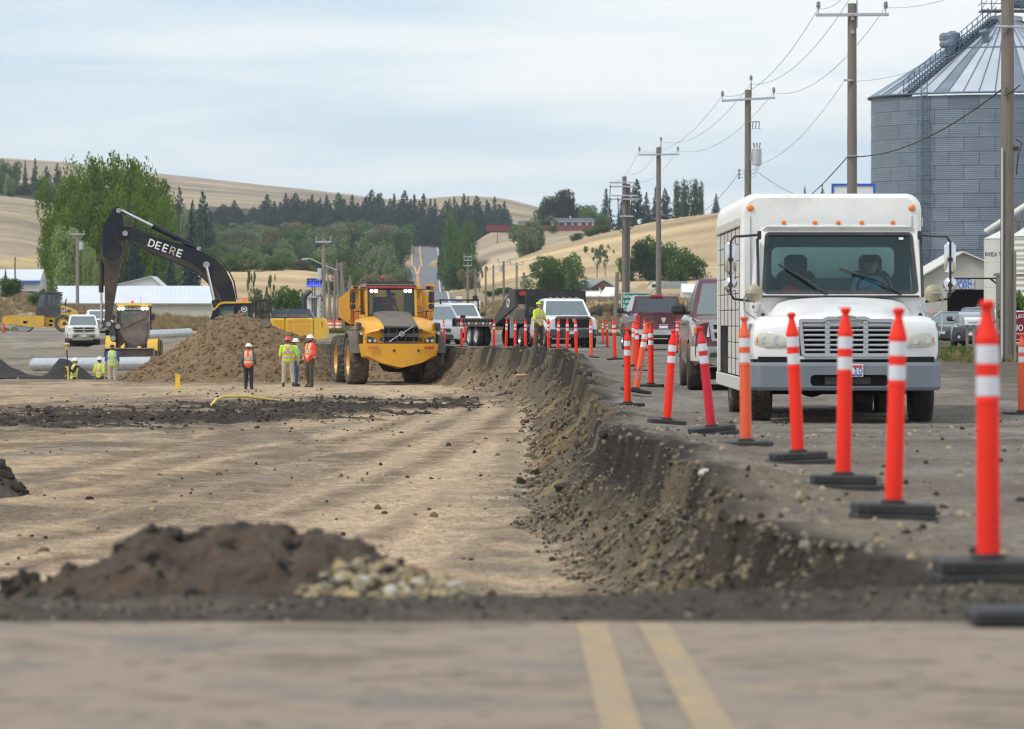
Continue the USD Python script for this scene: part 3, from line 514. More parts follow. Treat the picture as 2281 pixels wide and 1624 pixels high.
def person(label, loc, rz, height=1.75, arms=None, legs=None, top='lime_cloth', vest=None, stripe='stripe_silver', trim=None, trousers='jeans', hat='hat_white', sleeve=.62, hair='hair_brown', head_turn=0, head_tilt=0, seated=False, xback=False, group=None, shoes='boot', beard=False, glasses=False, cap=False, lean=0.0, build=1.0, long_tail=True, hands=True, parent=None, under=None):
    """faces -y at rz 0. arms: {side: (elbow, wrist)} relative to the shoulder; legs: {side: (knee, ankle)} relative to the hip."""
    s = height / 1.75; t = parent if parent is not None else thing('person', label, 'person', loc, rz, group)
    L = np.array([0, 0, 0.0]); B = build
    hipz = .93 if not seated else .12; up = np.array([0, math.sin(math.radians(lean)), math.cos(math.radians(lean))])
    def sp(z, x=0.0, y=0.0): return np.array([x, y, 0]) + np.array([0, 0, hipz]) + up * (z - .93)       # a point z metres up an upright spine
    sh = {q: sp(1.42, q * .185 * B, .01) for q in (-1, 1)}; hp = {q: np.array([q * .095 * B, 0, hipz]) for q in (-1, 1)}
    arms = arms or {}; legs = legs or {}
    A = {q: [sh[q]] + [sh[q] + np.asarray(v) for v in arms.get(q, ((q * .05, .03, -.29), (q * .06, -.03, -.545)))] for q in (-1, 1)}
    K = {q: [hp[q]] + [hp[q] + np.asarray(v) for v in legs.get(q, ((q * .01, -.015, -.43), (q * .02, .02, -.845)))] for q in (-1, 1)}
    hc = sp(1.635, 0, -.015); Rh = rotz(head_turn) @ rotx(-head_tilt)
    def hd(p): return hc + Rh @ np.asarray(p, float)
    # the body: one continuous surface under the clothes
    ms = bones([(hp[-1], .085 * B), (hp[1], .085 * B)]) + bones([(sp(.98), .115 * B), (sp(1.12), .11 * B), (sp(1.3), .12 * B), (sp(1.44), .07), (sp(1.53), .052)])
    ms += bones([(sh[-1], .06 * B), (sp(1.36, -.07), .09 * B), (sp(1.36, .07), .09 * B), (sh[1], .06 * B)])
    for q in (-1, 1):
        ms += bones([(A[q][0], .052), (A[q][1], .041), (A[q][2], .028)]); d = A[q][2] - A[q][1]
        if hands: ms += hand(A[q][2], d, (-q * .6, -.6, 0.1) if abs(d[2]) > abs(d[1]) else (-q * .4, 0, -1), q, .45)
        ms += bones([(K[q][0], .085 * B), (K[q][1], .052), (K[q][2], .038)])
    ms += [m3.Manifold.batch_hull([ball(hd((0, .012, .035)), .093), ball(hd((0, -.028, -.03)), .072), ball(hd((0, -.048, -.075)), .045), ball(hd((0, .03, .0)), .088)])]
    ms += [m3.Manifold.batch_hull([ball(hd((0, -.098, .005)), .010, 8), ball(hd((0, -.122, -.028)), .014, 8), ball(hd((0, -.088, -.03)), .018, 8)])] + [ball(hd((q * .090, .015, -.01)), .022, 8) for q in (-1, 1)]
    m = soft(union(ms), .028, 5); G().tm(m).xf(sc=(s, s, s)).put('body', 'skin', t, True)
    for q in (-1, 1): G().ell(hd((q * .033, -.094, .012)) * s, (.012 * s, .008 * s, .008 * s), 1).put('eye', 'black_plastic', t, True)
    G().hull([hd(p) * s for p in ((-.024, -.097, -.062), (.024, -.097, -.062), (0, -.103, -.056), (0, -.102, -.068), (0, -.08, -.062))]).put('mouth', 'stripe_orange' if False else 'pink_pipe', t)
    # trousers, shirt, vest
    tr = bones([(hp[-1] + [0, 0, .01], .112 * B), (hp[1] + [0, 0, .01], .112 * B)]) + bones([(sp(.97), .128 * B), (sp(1.04), .125 * B)])
    for q in (-1, 1): tr += bones([(K[q][0], .108 * B), (K[q][1], .078), (K[q][2] + (K[q][1] - K[q][2]) * .04, .068)])
    G().tm(soft(union(tr), .04, 5)).xf(sc=(s, s, s)).put('trousers', trousers, t, True)
    def trunk(g_, low): return bones([(sp(low, -.05 * B), .118 * B + g_), (sp(low, .05 * B), .118 * B + g_), (sp(1.14, .05 * B), .112 * B + g_), (sp(1.14, -.05 * B), .112 * B + g_), (sp(low, -.05 * B), .118 * B + g_)]) + [m3.Manifold.batch_hull([ball(sp(1.14, q * .05 * B), .112 * B + g_) for q in (-1, 1)] + [ball(sp(low, q * .05 * B), .118 * B + g_) for q in (-1, 1)]), m3.Manifold.batch_hull([ball(sp(1.14, q * .05 * B), .112 * B + g_) for q in (-1, 1)] + [ball(sp(1.32, q * .075 * B), .112 * B + g_) for q in (-1, 1)]),
        m3.Manifold.batch_hull([ball(sp(1.32, q * .075 * B), .112 * B + g_) for q in (-1, 1)] + [ball(sp(1.415, q * .12 * B), .062 * B + g_) for q in (-1, 1)] + [ball(sp(1.47), .065 + g_)])]
    shirt = trunk(.012, .97 if not seated else 1.0)
    for q in (-1, 1):
        a = A[q]; shirt += bones([(a[0], .070 * B), (a[0] + (a[1] - a[0]) * min(sleeve * 1.6, 1), .060)]) + (bones([(a[1], .058), (a[1] + (a[2] - a[1]) * (sleeve - .62) / .38 * .95, .045)]) if sleeve > .63 else [])
    G().tm(soft(union(shirt), .035, 4)).xf(sc=(s, s, s)).put('shirt', under or top, t, True)
    if vest or stripe:
        vg = .024 if vest else .020; body = union(trunk(vg, .95 if not seated else 1.02))
        if vest: v = soft(body, .035, 4); vm = G().tm(v).xf(sc=(s, s, s)).put('vest', vest, t, True)
        else: vm = t
        if stripe:
            big = union(trunk(vg + .007, .95 if not seated else 1.02)); wide = union(trunk(vg + .0045, .95 if not seated else 1.02)); sg, tg = G(), G()
            def cut(bm, c, size, R=None):
                bx = m3.Manifold.cube([float(a) for a in size], True)
                if R is not None: bx = bx.transform(np.hstack([R, np.zeros((3, 1))]))
                return bm ^ bx.translate([float(a) for a in c])
            for z in (1.06, 1.20):
                sg.mf(cut(big, sp(z), (1, 1, .05)))
                if trim: tg.mf(cut(wide, sp(z), (1, 1, .085)))
            for q in (-1, 1):
                sg.mf(cut(big, sp(1.34, q * .10), (.05, 1, .30))) if not xback else None
                if trim and not xback: tg.mf(cut(wide, sp(1.34, q * .10), (.085, 1, .30)))
                if xback: sg.mf(cut(big, sp(1.34, 0, .2), (.05, .38, .36), roty(q * 38))); tg.mf(cut(wide, sp(1.34, 0, .2), (.085, .38, .36), roty(q * 38)) if trim else cut(big, sp(1.34, q * .1, -.2), (.05, .38, .3)))
            par = t
            sg.xf(sc=(s, s, s)).put('reflective_stripe', stripe, par, 30)
            if trim: tg.xf(sc=(s, s, s)).put('stripe_trim', trim, par, 30)
    for q in (-1, 1):
        a = K[q][2]; f = np.array([q * .02, -.16, -.055]); G().tm(soft(union([m3.Manifold.batch_hull([ball(a + [0, .03, -.045], .042), ball(a + f, .036), ball(a + [0, -.02, .0], .047), ball(a + [0, .03, .05], .05)])]), .03, 3)).xf(sc=(s, s, s)).put('shoe', shoes, t, True)
    # hair and hat
    G().tm(soft(union([m3.Manifold.batch_hull([ball(hd((0, .022, .035)), .098), ball(hd((0, .040, -.02)), .080), ball(hd((0, -.02, .065)), .075)])]), .03, 2)).xf(sc=(s, s, s)).put('hair', hair, t, True)
    if beard: G().tm(soft(union([m3.Manifold.batch_hull([ball(hd((0, -.055, -.085)), .048), ball(hd((0, -.015, -.055)), .080), ball(hd((0, -.06, -.12)), .025)])]), .025, 2)).xf(sc=(s, s, s)).put('beard', 'hair_dark', t, True)
    if glasses: G().add(*G().box((0, 0, 0), (.14, .02, .035), .008).get()).xf(R=Rh, t=hd((0, -.1, .014))).xf(sc=(s, s, s)).put('sunglasses', 'black_plastic', t)
    if hat:
        hb = .052; prof = [(.0, .108), (.035, .106), (.07, .094), (.098, .066), (.113, .03), (.118, 0.0), (.158, -.012), (.160, -.018), (.115, -.010), (.0, -.008)] if not cap else [(0, .085), (.05, .078), (.085, .055), (.104, .015), (.106, -.01), (.0, -.01)]
        g = G(); g.lathe(prof, 22)
        if cap: g.hull([(a * .075, -.09 - .085 * c, z) for a in (-1, 1) for c in (0, .8) for z in (.002, -.01)] + [(0, -.2, -.006)])
        else: g.box((0, 0, .095), (.03, .17, .025), .01)
        hm = G().add(*g.get()).xf(R=Rh, t=hd((0, .008, hb))).xf(sc=(s, s, s)).put('cap' if cap else 'hard_hat', hat, t, 40)
    return t
# ---------------------------------------------------------------- wheels and small vehicle parts
def wheel(parent, c, r, w, rim='chrome', side=-1, tyre='rubber', dual=False, lugs=8, tread=True):
    """axle along x; side = which way the outer face looks"""
    t = G(); hw = w / 2; rr = r * .62
    t.lathe([(rr, -hw * .8), (r * .80, -hw), (r * .93, -hw * .97), (r * .985, -hw * .8), (r, -hw * .55), (r, hw * .55), (r * .985, hw * .8), (r * .93, hw * .97), (r * .80, hw), (rr, hw * .8), (rr, -hw * .8)], 36, (0, 0, 0), 'x')
    if tread:
        n = int(2 * math.pi * r / .11)
        for i in range(n):
            a = 2 * math.pi * i / n
            for o in (-.62, -.2, .2, .62): t.box((o * hw, 0, r * 1.0), (w * .15, .07, r * .035), 0, None) if False else t.add(*G().box((o * hw, 0, r * .998), (w * .16, .072, .022)).xf(R=rotx(math.degrees(a) + o * 4)).get())
    wh = t.xf(t=c).put('wheel', tyre, parent, 40)
    g = G(); s = side
    g.lathe([(rr * 1.02, s * hw * .82), (rr * .95, s * hw * .86), (rr * .86, s * hw * .55), (rr * .55, s * hw * .30), (rr * .42, s * hw * .34), (rr * .40, s * hw * .62), (rr * .22, s * hw * .72), (.001, s * hw * .72)], 28, c, 'x')
    for i in range(lugs): a = 2 * math.pi * i / lugs; g.cyl(np.add(c, (s * hw * .32, rr * .62 * math.cos(a), rr * .62 * math.sin(a))), np.add(c, (s * hw * .42, rr * .62 * math.cos(a), rr * .62 * math.sin(a))), rr * .055, n=6)
    g.put('rim', rim, wh, 30); return wh
def cutm(g, cutters):        # boolean: take the cutters out of the solid
    m = g.man()
    for c in cutters: m = m - (c if isinstance(c, m3.Manifold) else c.man())
    return G().mf(m)
def licence(parent, c, w=.305, h=.155, text='', facing=-1, red=True, tx=0.0):
    g = G().box(c, (w, .008, h), .002); p = g.put('number_plate', 'plate_white', parent)
    if red: G().b2(np.add(c, (-w * .46, facing * .005 - .001, h * .22)), np.add(c, (w * .46, facing * .005 + .001, h * .42))).put('red_band', 'plate_red', p); G().b2(np.add(c, (-w * .46, facing * .005 - .001, -h * .44)), np.add(c, (w * .46, facing * .005 + .001, -h * .30))).put('blue_band', 'plate_blue', p)
    if text: G().text(text, h * .42, np.add(c, (tx, facing * .005, -h * .22)), (-facing, 0, 0), depth=.002, center=True).put('lettering', 'plate_blue', p, False)
    return p
# ---------------------------------------------------------------- the white delivery truck
TX, TY, TZ = (1886 - CX) / 178, F / 178, -.235
tk = thing('delivery_truck', 'big white bonneted delivery truck with gray bumper driving towards the viewer', 'truck', (TX, TY, TZ))
wellF = [G().cyl((q * 1.5, 1.32, .50), (q * .80, 1.32, .50), .62, n=28) for q in (-1, 1)]
pl = np.array([(-1.19, .52), (-1.15, .30), (-1.02, .16), (-.72, .06), (-.3, .025), (.3, .025), (.72, .06), (1.02, .16), (1.15, .30), (1.19, .52), (1.19, 1.75), (-1.19, 1.75)])
def lay(z, s, dy=0): return np.column_stack([pl[:, 0] * s, pl[:, 1] + dy, np.full(len(pl), z)])
low = G().hull(np.vstack([lay(.84, .985), lay(.92, 1.0), lay(1.18, 1.0), lay(1.30, .975, .03), lay(1.365, .91, .09), lay(1.385, .82, .2)]))
cutm(low, wellF + [G().b2((-.60, -.2, .88), (.60, .10, 1.335))]).put('hood', 'truck_white', tk, 30)
secs = []
for y, hw, zt, zb in ((.045, .60, 1.345, 1.30), (.10, .64, 1.39, 1.30), (.35, .70, 1.455, 1.32), (.8, .82, 1.55, 1.34), (1.2, .95, 1.635, 1.36), (1.42, 1.02, 1.665, 1.36)):
    x = np.concatenate([np.linspace(-1, 1, 15)]); top = zt - (zt - zb) * .30 * np.abs(x) ** 2.4 - (zt - zb) * .7 * np.clip((np.abs(x) - .8) / .2, 0, 1) ** 1.5
    secs.append(np.vstack([np.column_stack([x * hw, np.full(15, y), top]), [[hw, y, zb - .06], [-hw, y, zb - .06]]]))
G().loft(secs).put('hood_crown', 'truck_white', tk, 40)
G().plane(rrect(-.09, 0, .09, .022, .01), (0, .42, 1.486), (1, 0, 0), (0, .95, .27), .0, .006).put('hood_scoop', 'grille_gray', tk)
for q in (-1, 1): G().plane(rrect(-.09, -.06, .09, .06, .02), (q * 1.06, 1.12, 1.48), (q * .25, .97, 0), (-q * .5, 0, .86), -.01, .012).put('hood_vent', 'grille_gray', tk)
for q in (-1, 1):
    for i in range(5): G().box((q * (1.075 - .012 * i), 1.12, 1.435 + .022 * i), (.02, .15, .008)).put('vent_slat', 'charcoal', tk)
# grille
G().b2((-.58, .10, .88), (.58, .14, 1.33)).put('radiator', 'void', tk)
ring = Polygon([(-.60, 1.325), (-.57, 1.345), (-.30, 1.345), (-.24, 1.375), (.24, 1.375), (.30, 1.345), (.57, 1.345), (.60, 1.325), (.565, .90), (.53, .872), (-.53, .872), (-.565, .90)])
gr = G().ext(ring.difference(ring.buffer(-.042)), -.02, .05, 'y').put('grille', 'grille_gray', tk)
for i, z in enumerate(np.linspace(.955, 1.265, 6)):
    w = np.interp(z, [.9, 1.33], [.535, .57]); G().box((0, .012, z), (2 * w, .05, .026), .008).put('grille_bar', 'grille_gray', gr)
for x in (-.24, .24):
    for z in np.linspace(.925, 1.297, 7): G().box((x, .008, z), (.062, .045, .036), .006).put('grille_bracket', 'grille_gray', gr)
oval = lambda a, b: shapely.Point(0, 0).buffer(1, 16); G().plane(shapely.affinity.scale(shapely.Point(0, 0).buffer(1, 16), .135, .032), (0, -.025, 1.358), (1, 0, 0), (0, .0, 1), 0, .02).put('badge', 'chrome', tk)
G().plane(shapely.affinity.scale(shapely.Point(0, 0).buffer(1, 16), .118, .022), (0, -.046, 1.358), (1, 0, 0), (0, 0, 1), 0, .004).put('badge_plate', 'dark_paint', tk); G().text('FREIGHTLINER', .022, (0, -.050, 1.347), depth=.003, center=True, width=.2).put('badge_lettering', 'chrome', tk, False)
# headlights
for q in (-1, 1):
    poly = Polygon([(.70, 1.00), (.78, .985), (1.02, .985), (1.135, 1.02), (1.15, 1.09), (1.08, 1.165), (.98, 1.178), (.82, 1.15), (.735, 1.09)]).buffer(.012)
    ys = np.interp(0, [0], [0]); v = []
    def front(x): return float(np.interp(abs(x), [.3, .72, 1.02, 1.15, 1.19], [.025, .06, .16, .30, .52]))
    xy = np.array(poly.exterior.coords)[:-1]; inn = np.array(poly.buffer(-.02).exterior.coords)[:-1]
    hl = G().hull(np.vstack([[(q * a, front(a) + .03, b) for a, b in xy], [(q * a, front(a) - .022, b) for a, b in inn]])).put('headlight', 'lamp_lens', tk, 30)
    for a, rr in ((.86, .055), (1.02, .045)): G().cyl((q * a, front(a) - .028, 1.08), (q * a, front(a) + .01, 1.08), rr, n=14).put('reflector', 'chrome', hl, 30)
    G().box((q * 1.10, front(1.10) - .012, 1.08), (.03, .03, .08), .01).put('turn_signal', 'amber', hl)
# bumper with its slot
bp = np.array([(-1.205, .42), (-1.19, .12), (-1.08, -.06), (-.6, -.115), (.6, -.115), (1.08, -.06), (1.19, .12), (1.205, .42), (1.0, .42), (-1.0, .42)])
bh = G().hull(np.vstack([np.column_stack([bp[:, 0] * s, bp[:, 1] + o, np.full(10, z)]) for z, s, o in ((.45, .975, .03), (.49, 1, 0), (.76, 1, 0), (.80, .985, .02))]))
cutm(bh, [G().ext(rrect(-.46, .505, .52, .645, .05), -.4, -.03, 'y')]).put('bumper', 'bumper_gray', tk, 25)
G().b2((-.45, -.04, .50), (.51, -.028, .65)).put('bumper_slot', 'void', tk); G().b2((-.28, -.075, .52), (.30, -.045, .625), .01).put('tow_plate', 'black_plastic', tk)
licence(tk, (.045, -.128, .70), text='10', tx=.09)
G().b2((-1.1, .05, .79), (1.1, .4, .87)).put('bumper_gap', 'void', tk)
# the cab: pillars, roof, back wall, glass
B0, T0 = (1.18, 1.645), (1.55, 2.46)                    # (y, z) of the windshield's foot and head
sl = np.array([0, T0[0] - B0[0], T0[1] - B0[1]]); LS = np.linalg.norm(sl); upw = sl / LS; o = np.array([0, B0[0], B0[1]])
outer = Polygon([(-1.065, -.02), (1.065, -.02), (.995, LS + .03), (-.995, LS + .03)]); hole = Polygon([(-1.0, .02), (1.0, .02), (.945, LS - .01), (-.945, LS - .01)]).buffer(-.07).buffer(.07)
G().plane(outer.difference(hole.buffer(-.02)), o, (1, 0, 0), upw, -.05, .0).put('windshield_surround', 'truck_white', tk)
gask = hole.difference(hole.buffer(-.042)); G().plane(gask, o, (1, 0, 0), upw, -.02, .012).put('gasket', 'black_plastic', tk)
G().plane(hole.buffer(-.03), o, (1, 0, 0), upw, -.012, -.006).put('windshield', 'glass_truck', tk, False)
low2 = G().hull([(q * 1.085, y, z) for q in (-1, 1) for y, z in ((1.30, .55), (2.70, .55), (2.70, 1.60), (1.22, 1.60))] + [(q * 1.06, y, 1.66) for q in (-1, 1) for y in (1.2, 2.7)])
cutm(low2, wellF + [G().b2((-1.0, 1.35, .9), (1.0, 2.62, 1.8))]).put('cab', 'truck_white', tk, 25)
roof = [(q * a, y, z) for q in (-1, 1) for a, y, z in ((.99, 1.56, 2.475), (.93, 1.50, 2.525), (.80, 1.60, 2.565), (.99, 2.70, 2.475), (.93, 2.70, 2.54), (.8, 2.70, 2.58), (1.0, 1.6, 2.44), (1.0, 2.7, 2.44))]
G().hull(roof).put('roof', 'chipped_white', tk, 30)
for q in (-1, 1):
    g = G().slab([(q * 1.075, 1.26, 1.62), (q * 1.075, 2.70, 1.62), (q * 1.0, 2.70, 2.46), (q * 1.0, 1.62, 2.46)], .03, (-q, 0, 0)); win = G().slab([(q * 1.2, 1.42, 1.70), (q * 1.2, 2.35, 1.70), (q * 1.2, 2.35, 2.38), (q * 1.2, 1.72, 2.38)], .4, (-q, 0, 0))
    cutm(g, [win]).put('door_frame', 'truck_white', tk); G().slab([(q * 1.055, 1.40, 1.68), (q * 1.055, 2.37, 1.68), (q * 1.0, 2.37, 2.40), (q * 1.0, 1.70, 2.40)], .006, (-q, 0, 0)).put('side_window', 'glass', tk, False)
    G().b2((q * 1.085, 1.55, 1.48), (q * 1.10, 1.70, 1.52), .005).put('door_handle', 'black_plastic', tk)
    G().box((q * 1.045, 1.30, 2.0), (.035, .06, .80), 0, rotx(-24)).put('pillar_trim', 'black_plastic', tk)
bw = Polygon([(-1.06, 1.0), (1.06, 1.0), (.98, 2.47), (-.98, 2.47)]).difference(rrect(-.80, 1.88, .80, 2.28, .08))
G().ext(bw, 2.66, 2.70, 'y').put('back_wall', 'interior_light', tk); G().ext(rrect(-.80, 1.88, .80, 2.28, .08), 2.675, 2.681, 'y').put('rear_window', 'glass', tk, False)
G().hull([(q * 1.0, y, z) for q in (-1, 1) for y, z in ((1.25, 1.60), (1.62, 1.60), (1.25, 1.655), (1.50, 1.70), (1.62, 1.62))]).put('dashboard', 'interior', tk)
G().b2((-.95, 1.4, .9), (.95, 2.6, 1.0)).put('cab_floor', 'interior', tk)
for x in (-.50, .47):
    st = G().box((x, 2.15, 1.25), (.52, .5, .16), .05).box((x, 2.40, 1.62), (.50, .14, .70), .06).put('seat', 'interior', tk); G().box((x, 2.42, 2.06), (.30, .11, .24), .05).put('headrest', 'interior', st)
t_ = np.linspace(0, 2 * np.pi, 25); G().tube(np.column_stack([.47 + .21 * np.cos(t_), 1.78 + .10 * np.sin(t_), 1.74 + .18 * np.sin(t_)]), .016, 6).put('steering_wheel', 'black_plastic', tk, True)
G().ell((-.62, 1.50, 1.70), (.12, .09, .07)).put('hard_hat_on_dash', 'orange_cloth', tk, True); G().box((.52, 1.46, 1.69), (.2, .12, .06), .01).put('paper_box', 'khaki_cloth', tk)
for a, b, c in (((-.78, .43), (-.40, .17), (-.17, .005)), ((.0, .37), (.45, .20), (.78, .0))):
    w3 = lambda p, d=.02: o + np.array([p[0], 0, 0]) + upw * p[1] + np.array([0, -.9, .42]) * d
    wp = G().tube([w3(a, .02), w3(((a[0] + b[0]) / 2, (a[1] + b[1]) / 2), .025), w3(b, .02)], .013, 5).put('wiper', 'black_plastic', tk); G().tube([w3(((a[0] * .45 + b[0] * .55), (a[1] * .45 + b[1] * .55)), .035), w3(b, .05), w3(c, .03)], .014, 5).put('wiper_arm', 'black_plastic', wp)
for x in (-.70, -.30, 0, .30, .70): ml = G().box((x, 1.60, 2.585), (.07, .09, .05), .02).put('marker_light', 'amber', tk)
G().plane(rrect(-.03, -.015, .03, .015, .005), o + [.80, 0, 0] + upw * .80, (1, 0, 0), upw, .001, .003).put('window_sticker', 'plate_white', tk)
G().b2((-1.0, 1.12, 1.615), (1.0, 1.2, 1.645)).put('cowl', 'black_plastic', tk)
for q in (-1, 1): G().b2((q * 1.06 - .006, 3.008, .62), (q * 1.06 + .006, 3.022, 2.70)).put('corner_trim', 'grille_gray', tk); G().box((q * 1.0, .95, 1.385), (.05, .10, .07), .015).put('hood_latch', 'rubber', tk); G().b2((q * 1.1 - .1, .5, .86), (q * 1.1 + .095, .515, 1.28)).put('fender_seam', 'bumper_gray', tk)
# mirrors
for q in (-1, 1):
    xm = q * 1.40; ar = [(q * 1.02, 1.36, 2.42), (q * 1.25, 1.22, 2.40), (xm - q * .05, 1.18, 2.395), (xm, 1.17, 2.33), (xm, 1.17, 1.66), (xm - q * .04, 1.17, 1.60), (q * 1.25, 1.2, 1.585), (q * 1.05, 1.28, 1.56)]
    ma = G().tube(ar, .017, 7).put('mirror_arm', 'black_metal', tk, True)
    G().box((xm, 1.215, 2.12), (.15, .10, .42), .05).put('mirror', 'chrome', tk, 40); G().box((xm, 1.225, 1.775), (.17, .11, .20), .06).put('wide_mirror', 'chrome', tk, 40)
    for z in (2.10, 1.77): G().cyl((xm, 1.14, z), (xm, 1.18, z), .034, n=12).put('mirror_clamp', 'black_metal', ma, 30)
    G().b2((q * 1.0, 1.33, 2.36), (q * 1.05, 1.40, 2.47), .01).put('arm_bracket', 'black_plastic', ma)
    cx, cy, cz = q * 1.13, .62, 1.665; d = np.array([0, -1.0, .05]); cm = G().lathe([(.0, .05), (.05, .045), (.09, .025), (.112, .0), (.105, -.012), (0, -.012)], 24, (0, 0, 0), 'y').xf(R=rotz(0), sc=(1, -1, 1)).xf(t=(cx, cy, cz)).put('convex_mirror', 'tan_steel', tk, 40)
    for i in range(5): a = math.radians(90 + 72 * i); G().tube([(cx, cy - .052, cz), (cx + .10 * math.cos(a), cy - .018, cz + .10 * math.sin(a))], .004, 4).put('mirror_rib', 'steel', cm)
    G().tube([(cx, cy - .055, cz), (cx + q * .10, cy - .07, cz + .01), (cx + q * .125, cy - .02, cz - .06), (cx + q * .12, cy + .02, cz - .22), (cx - q * .02, cy - .04, cz - .32)], .010, 6).put('mirror_stalk', 'steel', tk, True); G().tube([(cx + q * .12, cy, cz - .1), (cx + q * .11, cy - .05, cz - .45), (cx + q * .06, cy - .1, cz - .55)], .008, 5).put('mirror_brace', 'steel', tk, True)
# the box: rounded roof, front wall, roll-up side bays
BY0, BY1, ZB, ZT = 3.02, 10.4, .42, 2.99
prof = shapely.box(-1.19, ZB + .1, 1.19, ZT - .30).union(rrect(-1.19, ZT - .6, 1.19, ZT, .20))
sh = G().loft([np.array([(x * s, y, (z - 1.7) * s2 + 1.7) for x, z in np.array(prof.exterior.coords)[:-1]]) for y, s, s2 in ((BY0, .955, .955), (BY0 + .03, .985, .985), (BY0 + .10, 1, 1), (BY1, 1, 1))])
cutm(sh, [G().b2((q * 1.12, BY0 + .22, ZB + .16), (q * 1.4, BY1 - .15, 2.56)) for q in (-1, 1)]).put('box_body', 'box_white', tk, 30)
for q in (-1, 1):
    G().b2((q * 1.185, BY0 + .10, 2.56), (q * 1.215, BY1, 2.68), .01).put('top_rail', 'box_panel', tk); G().b2((q * 1.10, BY0 + .1, ZB - .02), (q * 1.205, BY1, ZB + .16), .01).put('sill_rail', 'box_panel', tk)
    n = 6; bl = (BY1 - .15 - BY0 - .22) / n
    for i in range(n):
        y0 = BY0 + .22 + i * bl
        G().b2((q * 1.12, y0 - .03, ZB + .16), (q * 1.196, y0 + .03, 2.56)).put('door_rail', 'black_plastic', tk)
        zs = np.linspace(ZB + .17, 2.55, 10); bay = None
        for j in range(9):
            if i in (3, 4) and j < 3: continue               # the rear wheel arch
            G().b2((q * 1.12, y0 + .035, zs[j] + .004), (q * 1.190, y0 + bl - .035, zs[j + 1] - .004), .008).put('door_slat', 'box_panel', tk)
    G().ell((q * 1.06, BY0 - .005, 2.80), (.045, .03, .045)).put('corner_lamp', 'amber', tk, True)
cutm(G().b2((-.9, 2.75, .75), (.9, 10.3, .95)), []).put('box_floor', 'black_metal', tk)
for q in (-1, 1): G().b2((q * .42 - .05, .3, .55), (q * .42 + .05, 10.2, .78)).put('frame_rail', 'black_metal', tk)
G().b2((-.35, .35, .42), (.35, 1.8, .9), .05).put('engine', 'void', tk); G().cyl((-.95, 1.32, .45), (.95, 1.32, .45), .07).put('front_axle', 'black_metal', tk); G().cyl((-.95, 7.2, .5), (.95, 7.2, .5), .09).ell((0, 7.2, .5), (.25, .22, .25)).put('rear_axle', 'black_metal', tk)
for q in (-1, 1):
    wheel(tk, (q * 1.03, 1.32, .50), .50, .29, 'grille_gray', q)
    wheel(tk, (q * 1.02, 7.2, .50), .50, .27, 'grille_gray', q); wheel(tk, (q * .70, 7.2, .50), .50, .27, 'grille_gray', q)
    G().b2((q * .82, 7.85, .30), (q * 1.14, 7.87, .95)).put('mud_flap', 'rubber', tk)
person('driver in blue shirt and dark cap at the wheel of the white delivery truck', (TX + .47, TY + 2.22, TZ + 1.22), 0, 1.74, arms={-1: ((-.06, -.22, -.18), (.06, -.44, -.10)), 1: ((.06, -.22, -.18), (-.05, -.44, -.08))}, legs={-1: ((-.05, -.42, .02), (-.05, -.52, -.38)), 1: ((.05, -.42, .02), (.05, -.52, -.38))}, top='lightblue_cloth', stripe=None, trousers='jeans', hat='navy_cloth', cap=True, seated=True, hair='hair_brown')
# ---------------------------------------------------------------- the orange delineator posts
def post_kind(name, m, broken=False, double=0, bw=.43):
    r = UsdGeom.Xform.Define(stage, f'/World/kinds/{name}').GetPrim(); info(r, 'orange delineator post', 'traffic post', 'delineator posts along the edge of the dig')
    z0 = .055 + (.05 if double else 0); L = 1.07
    P = lambda f: z0 + L * (1 - f)
    pr = [(.0, P(1.0)), (.049, P(1.0)), (.050, P(.97)), (.047, P(.40)), (.050, P(.398)), (.050, P(.388)), (.047, P(.382)), (.0455, P(.372)), (.0455, P(.293)), (.048, P(.290)), (.048, P(.280)), (.046, P(.270)), (.048, P(.26)), (.048, P(.250)), (.0455, P(.247)), (.0455, P(.172)), (.050, P(.165)), (.050, P(.150)), (.046, P(.138)), (.036, P(.105)), (.026, P(.07)), (.021, P(.045)), (.023, P(.034)), (.031, P(.026)), (.033, P(.012)), (.026, P(.003)), (.0, P(0))]
    g = G().lathe(pr, 26)
    if broken: g = cutm(g, [G().b2((-.02, -.2, .20), (.022, .2, .42)), G().b2((-.1, -.2, .30), (-.015, -.02, .36))])
    g.put('tube', m, r, 40)
    for a, b in ((.246, .174), (.371, .295)): G().lathe([(.0458, P(a)), (.0474, P(a) + .001), (.0474, P(b) - .001), (.0458, P(b))], 26).put('reflective_band', 'band_white', r, 40)
    oc = lambda w, d: Polygon([(-w + .05, -d), (w - .05, -d), (w, -d + .05), (w, d - .05), (w - .05, d), (-w + .05, d), (-w, d - .05), (-w, -d + .05)])
    b = G(); w = bw / 2; b.hull(np.vstack([np.column_stack([np.array(oc(w * s, w * s).exterior.coords)[:-1], np.full(8, z)]) for s, z in ((.97, 0), (1, .008), (1, .04), (.96, .05))])); b.put('base', 'base_rubber', r, 25)
    if double: b = G(); w = bw / 2 * double; b.hull(np.vstack([np.column_stack([np.array(oc(w * s, w * s).exterior.coords)[:-1], np.full(8, z)]) for s, z in ((.97, .051), (1, .058), (1, .095), (.96, .104))])); b.put('base', 'base_rubber', r, 25)
    G().lathe([(.0, z0 - .006), (.075, z0 - .006), (.072, z0 + .012), (.052, z0 + .022)], 20).put('collar', 'base_rubber', r, 40)
    return r
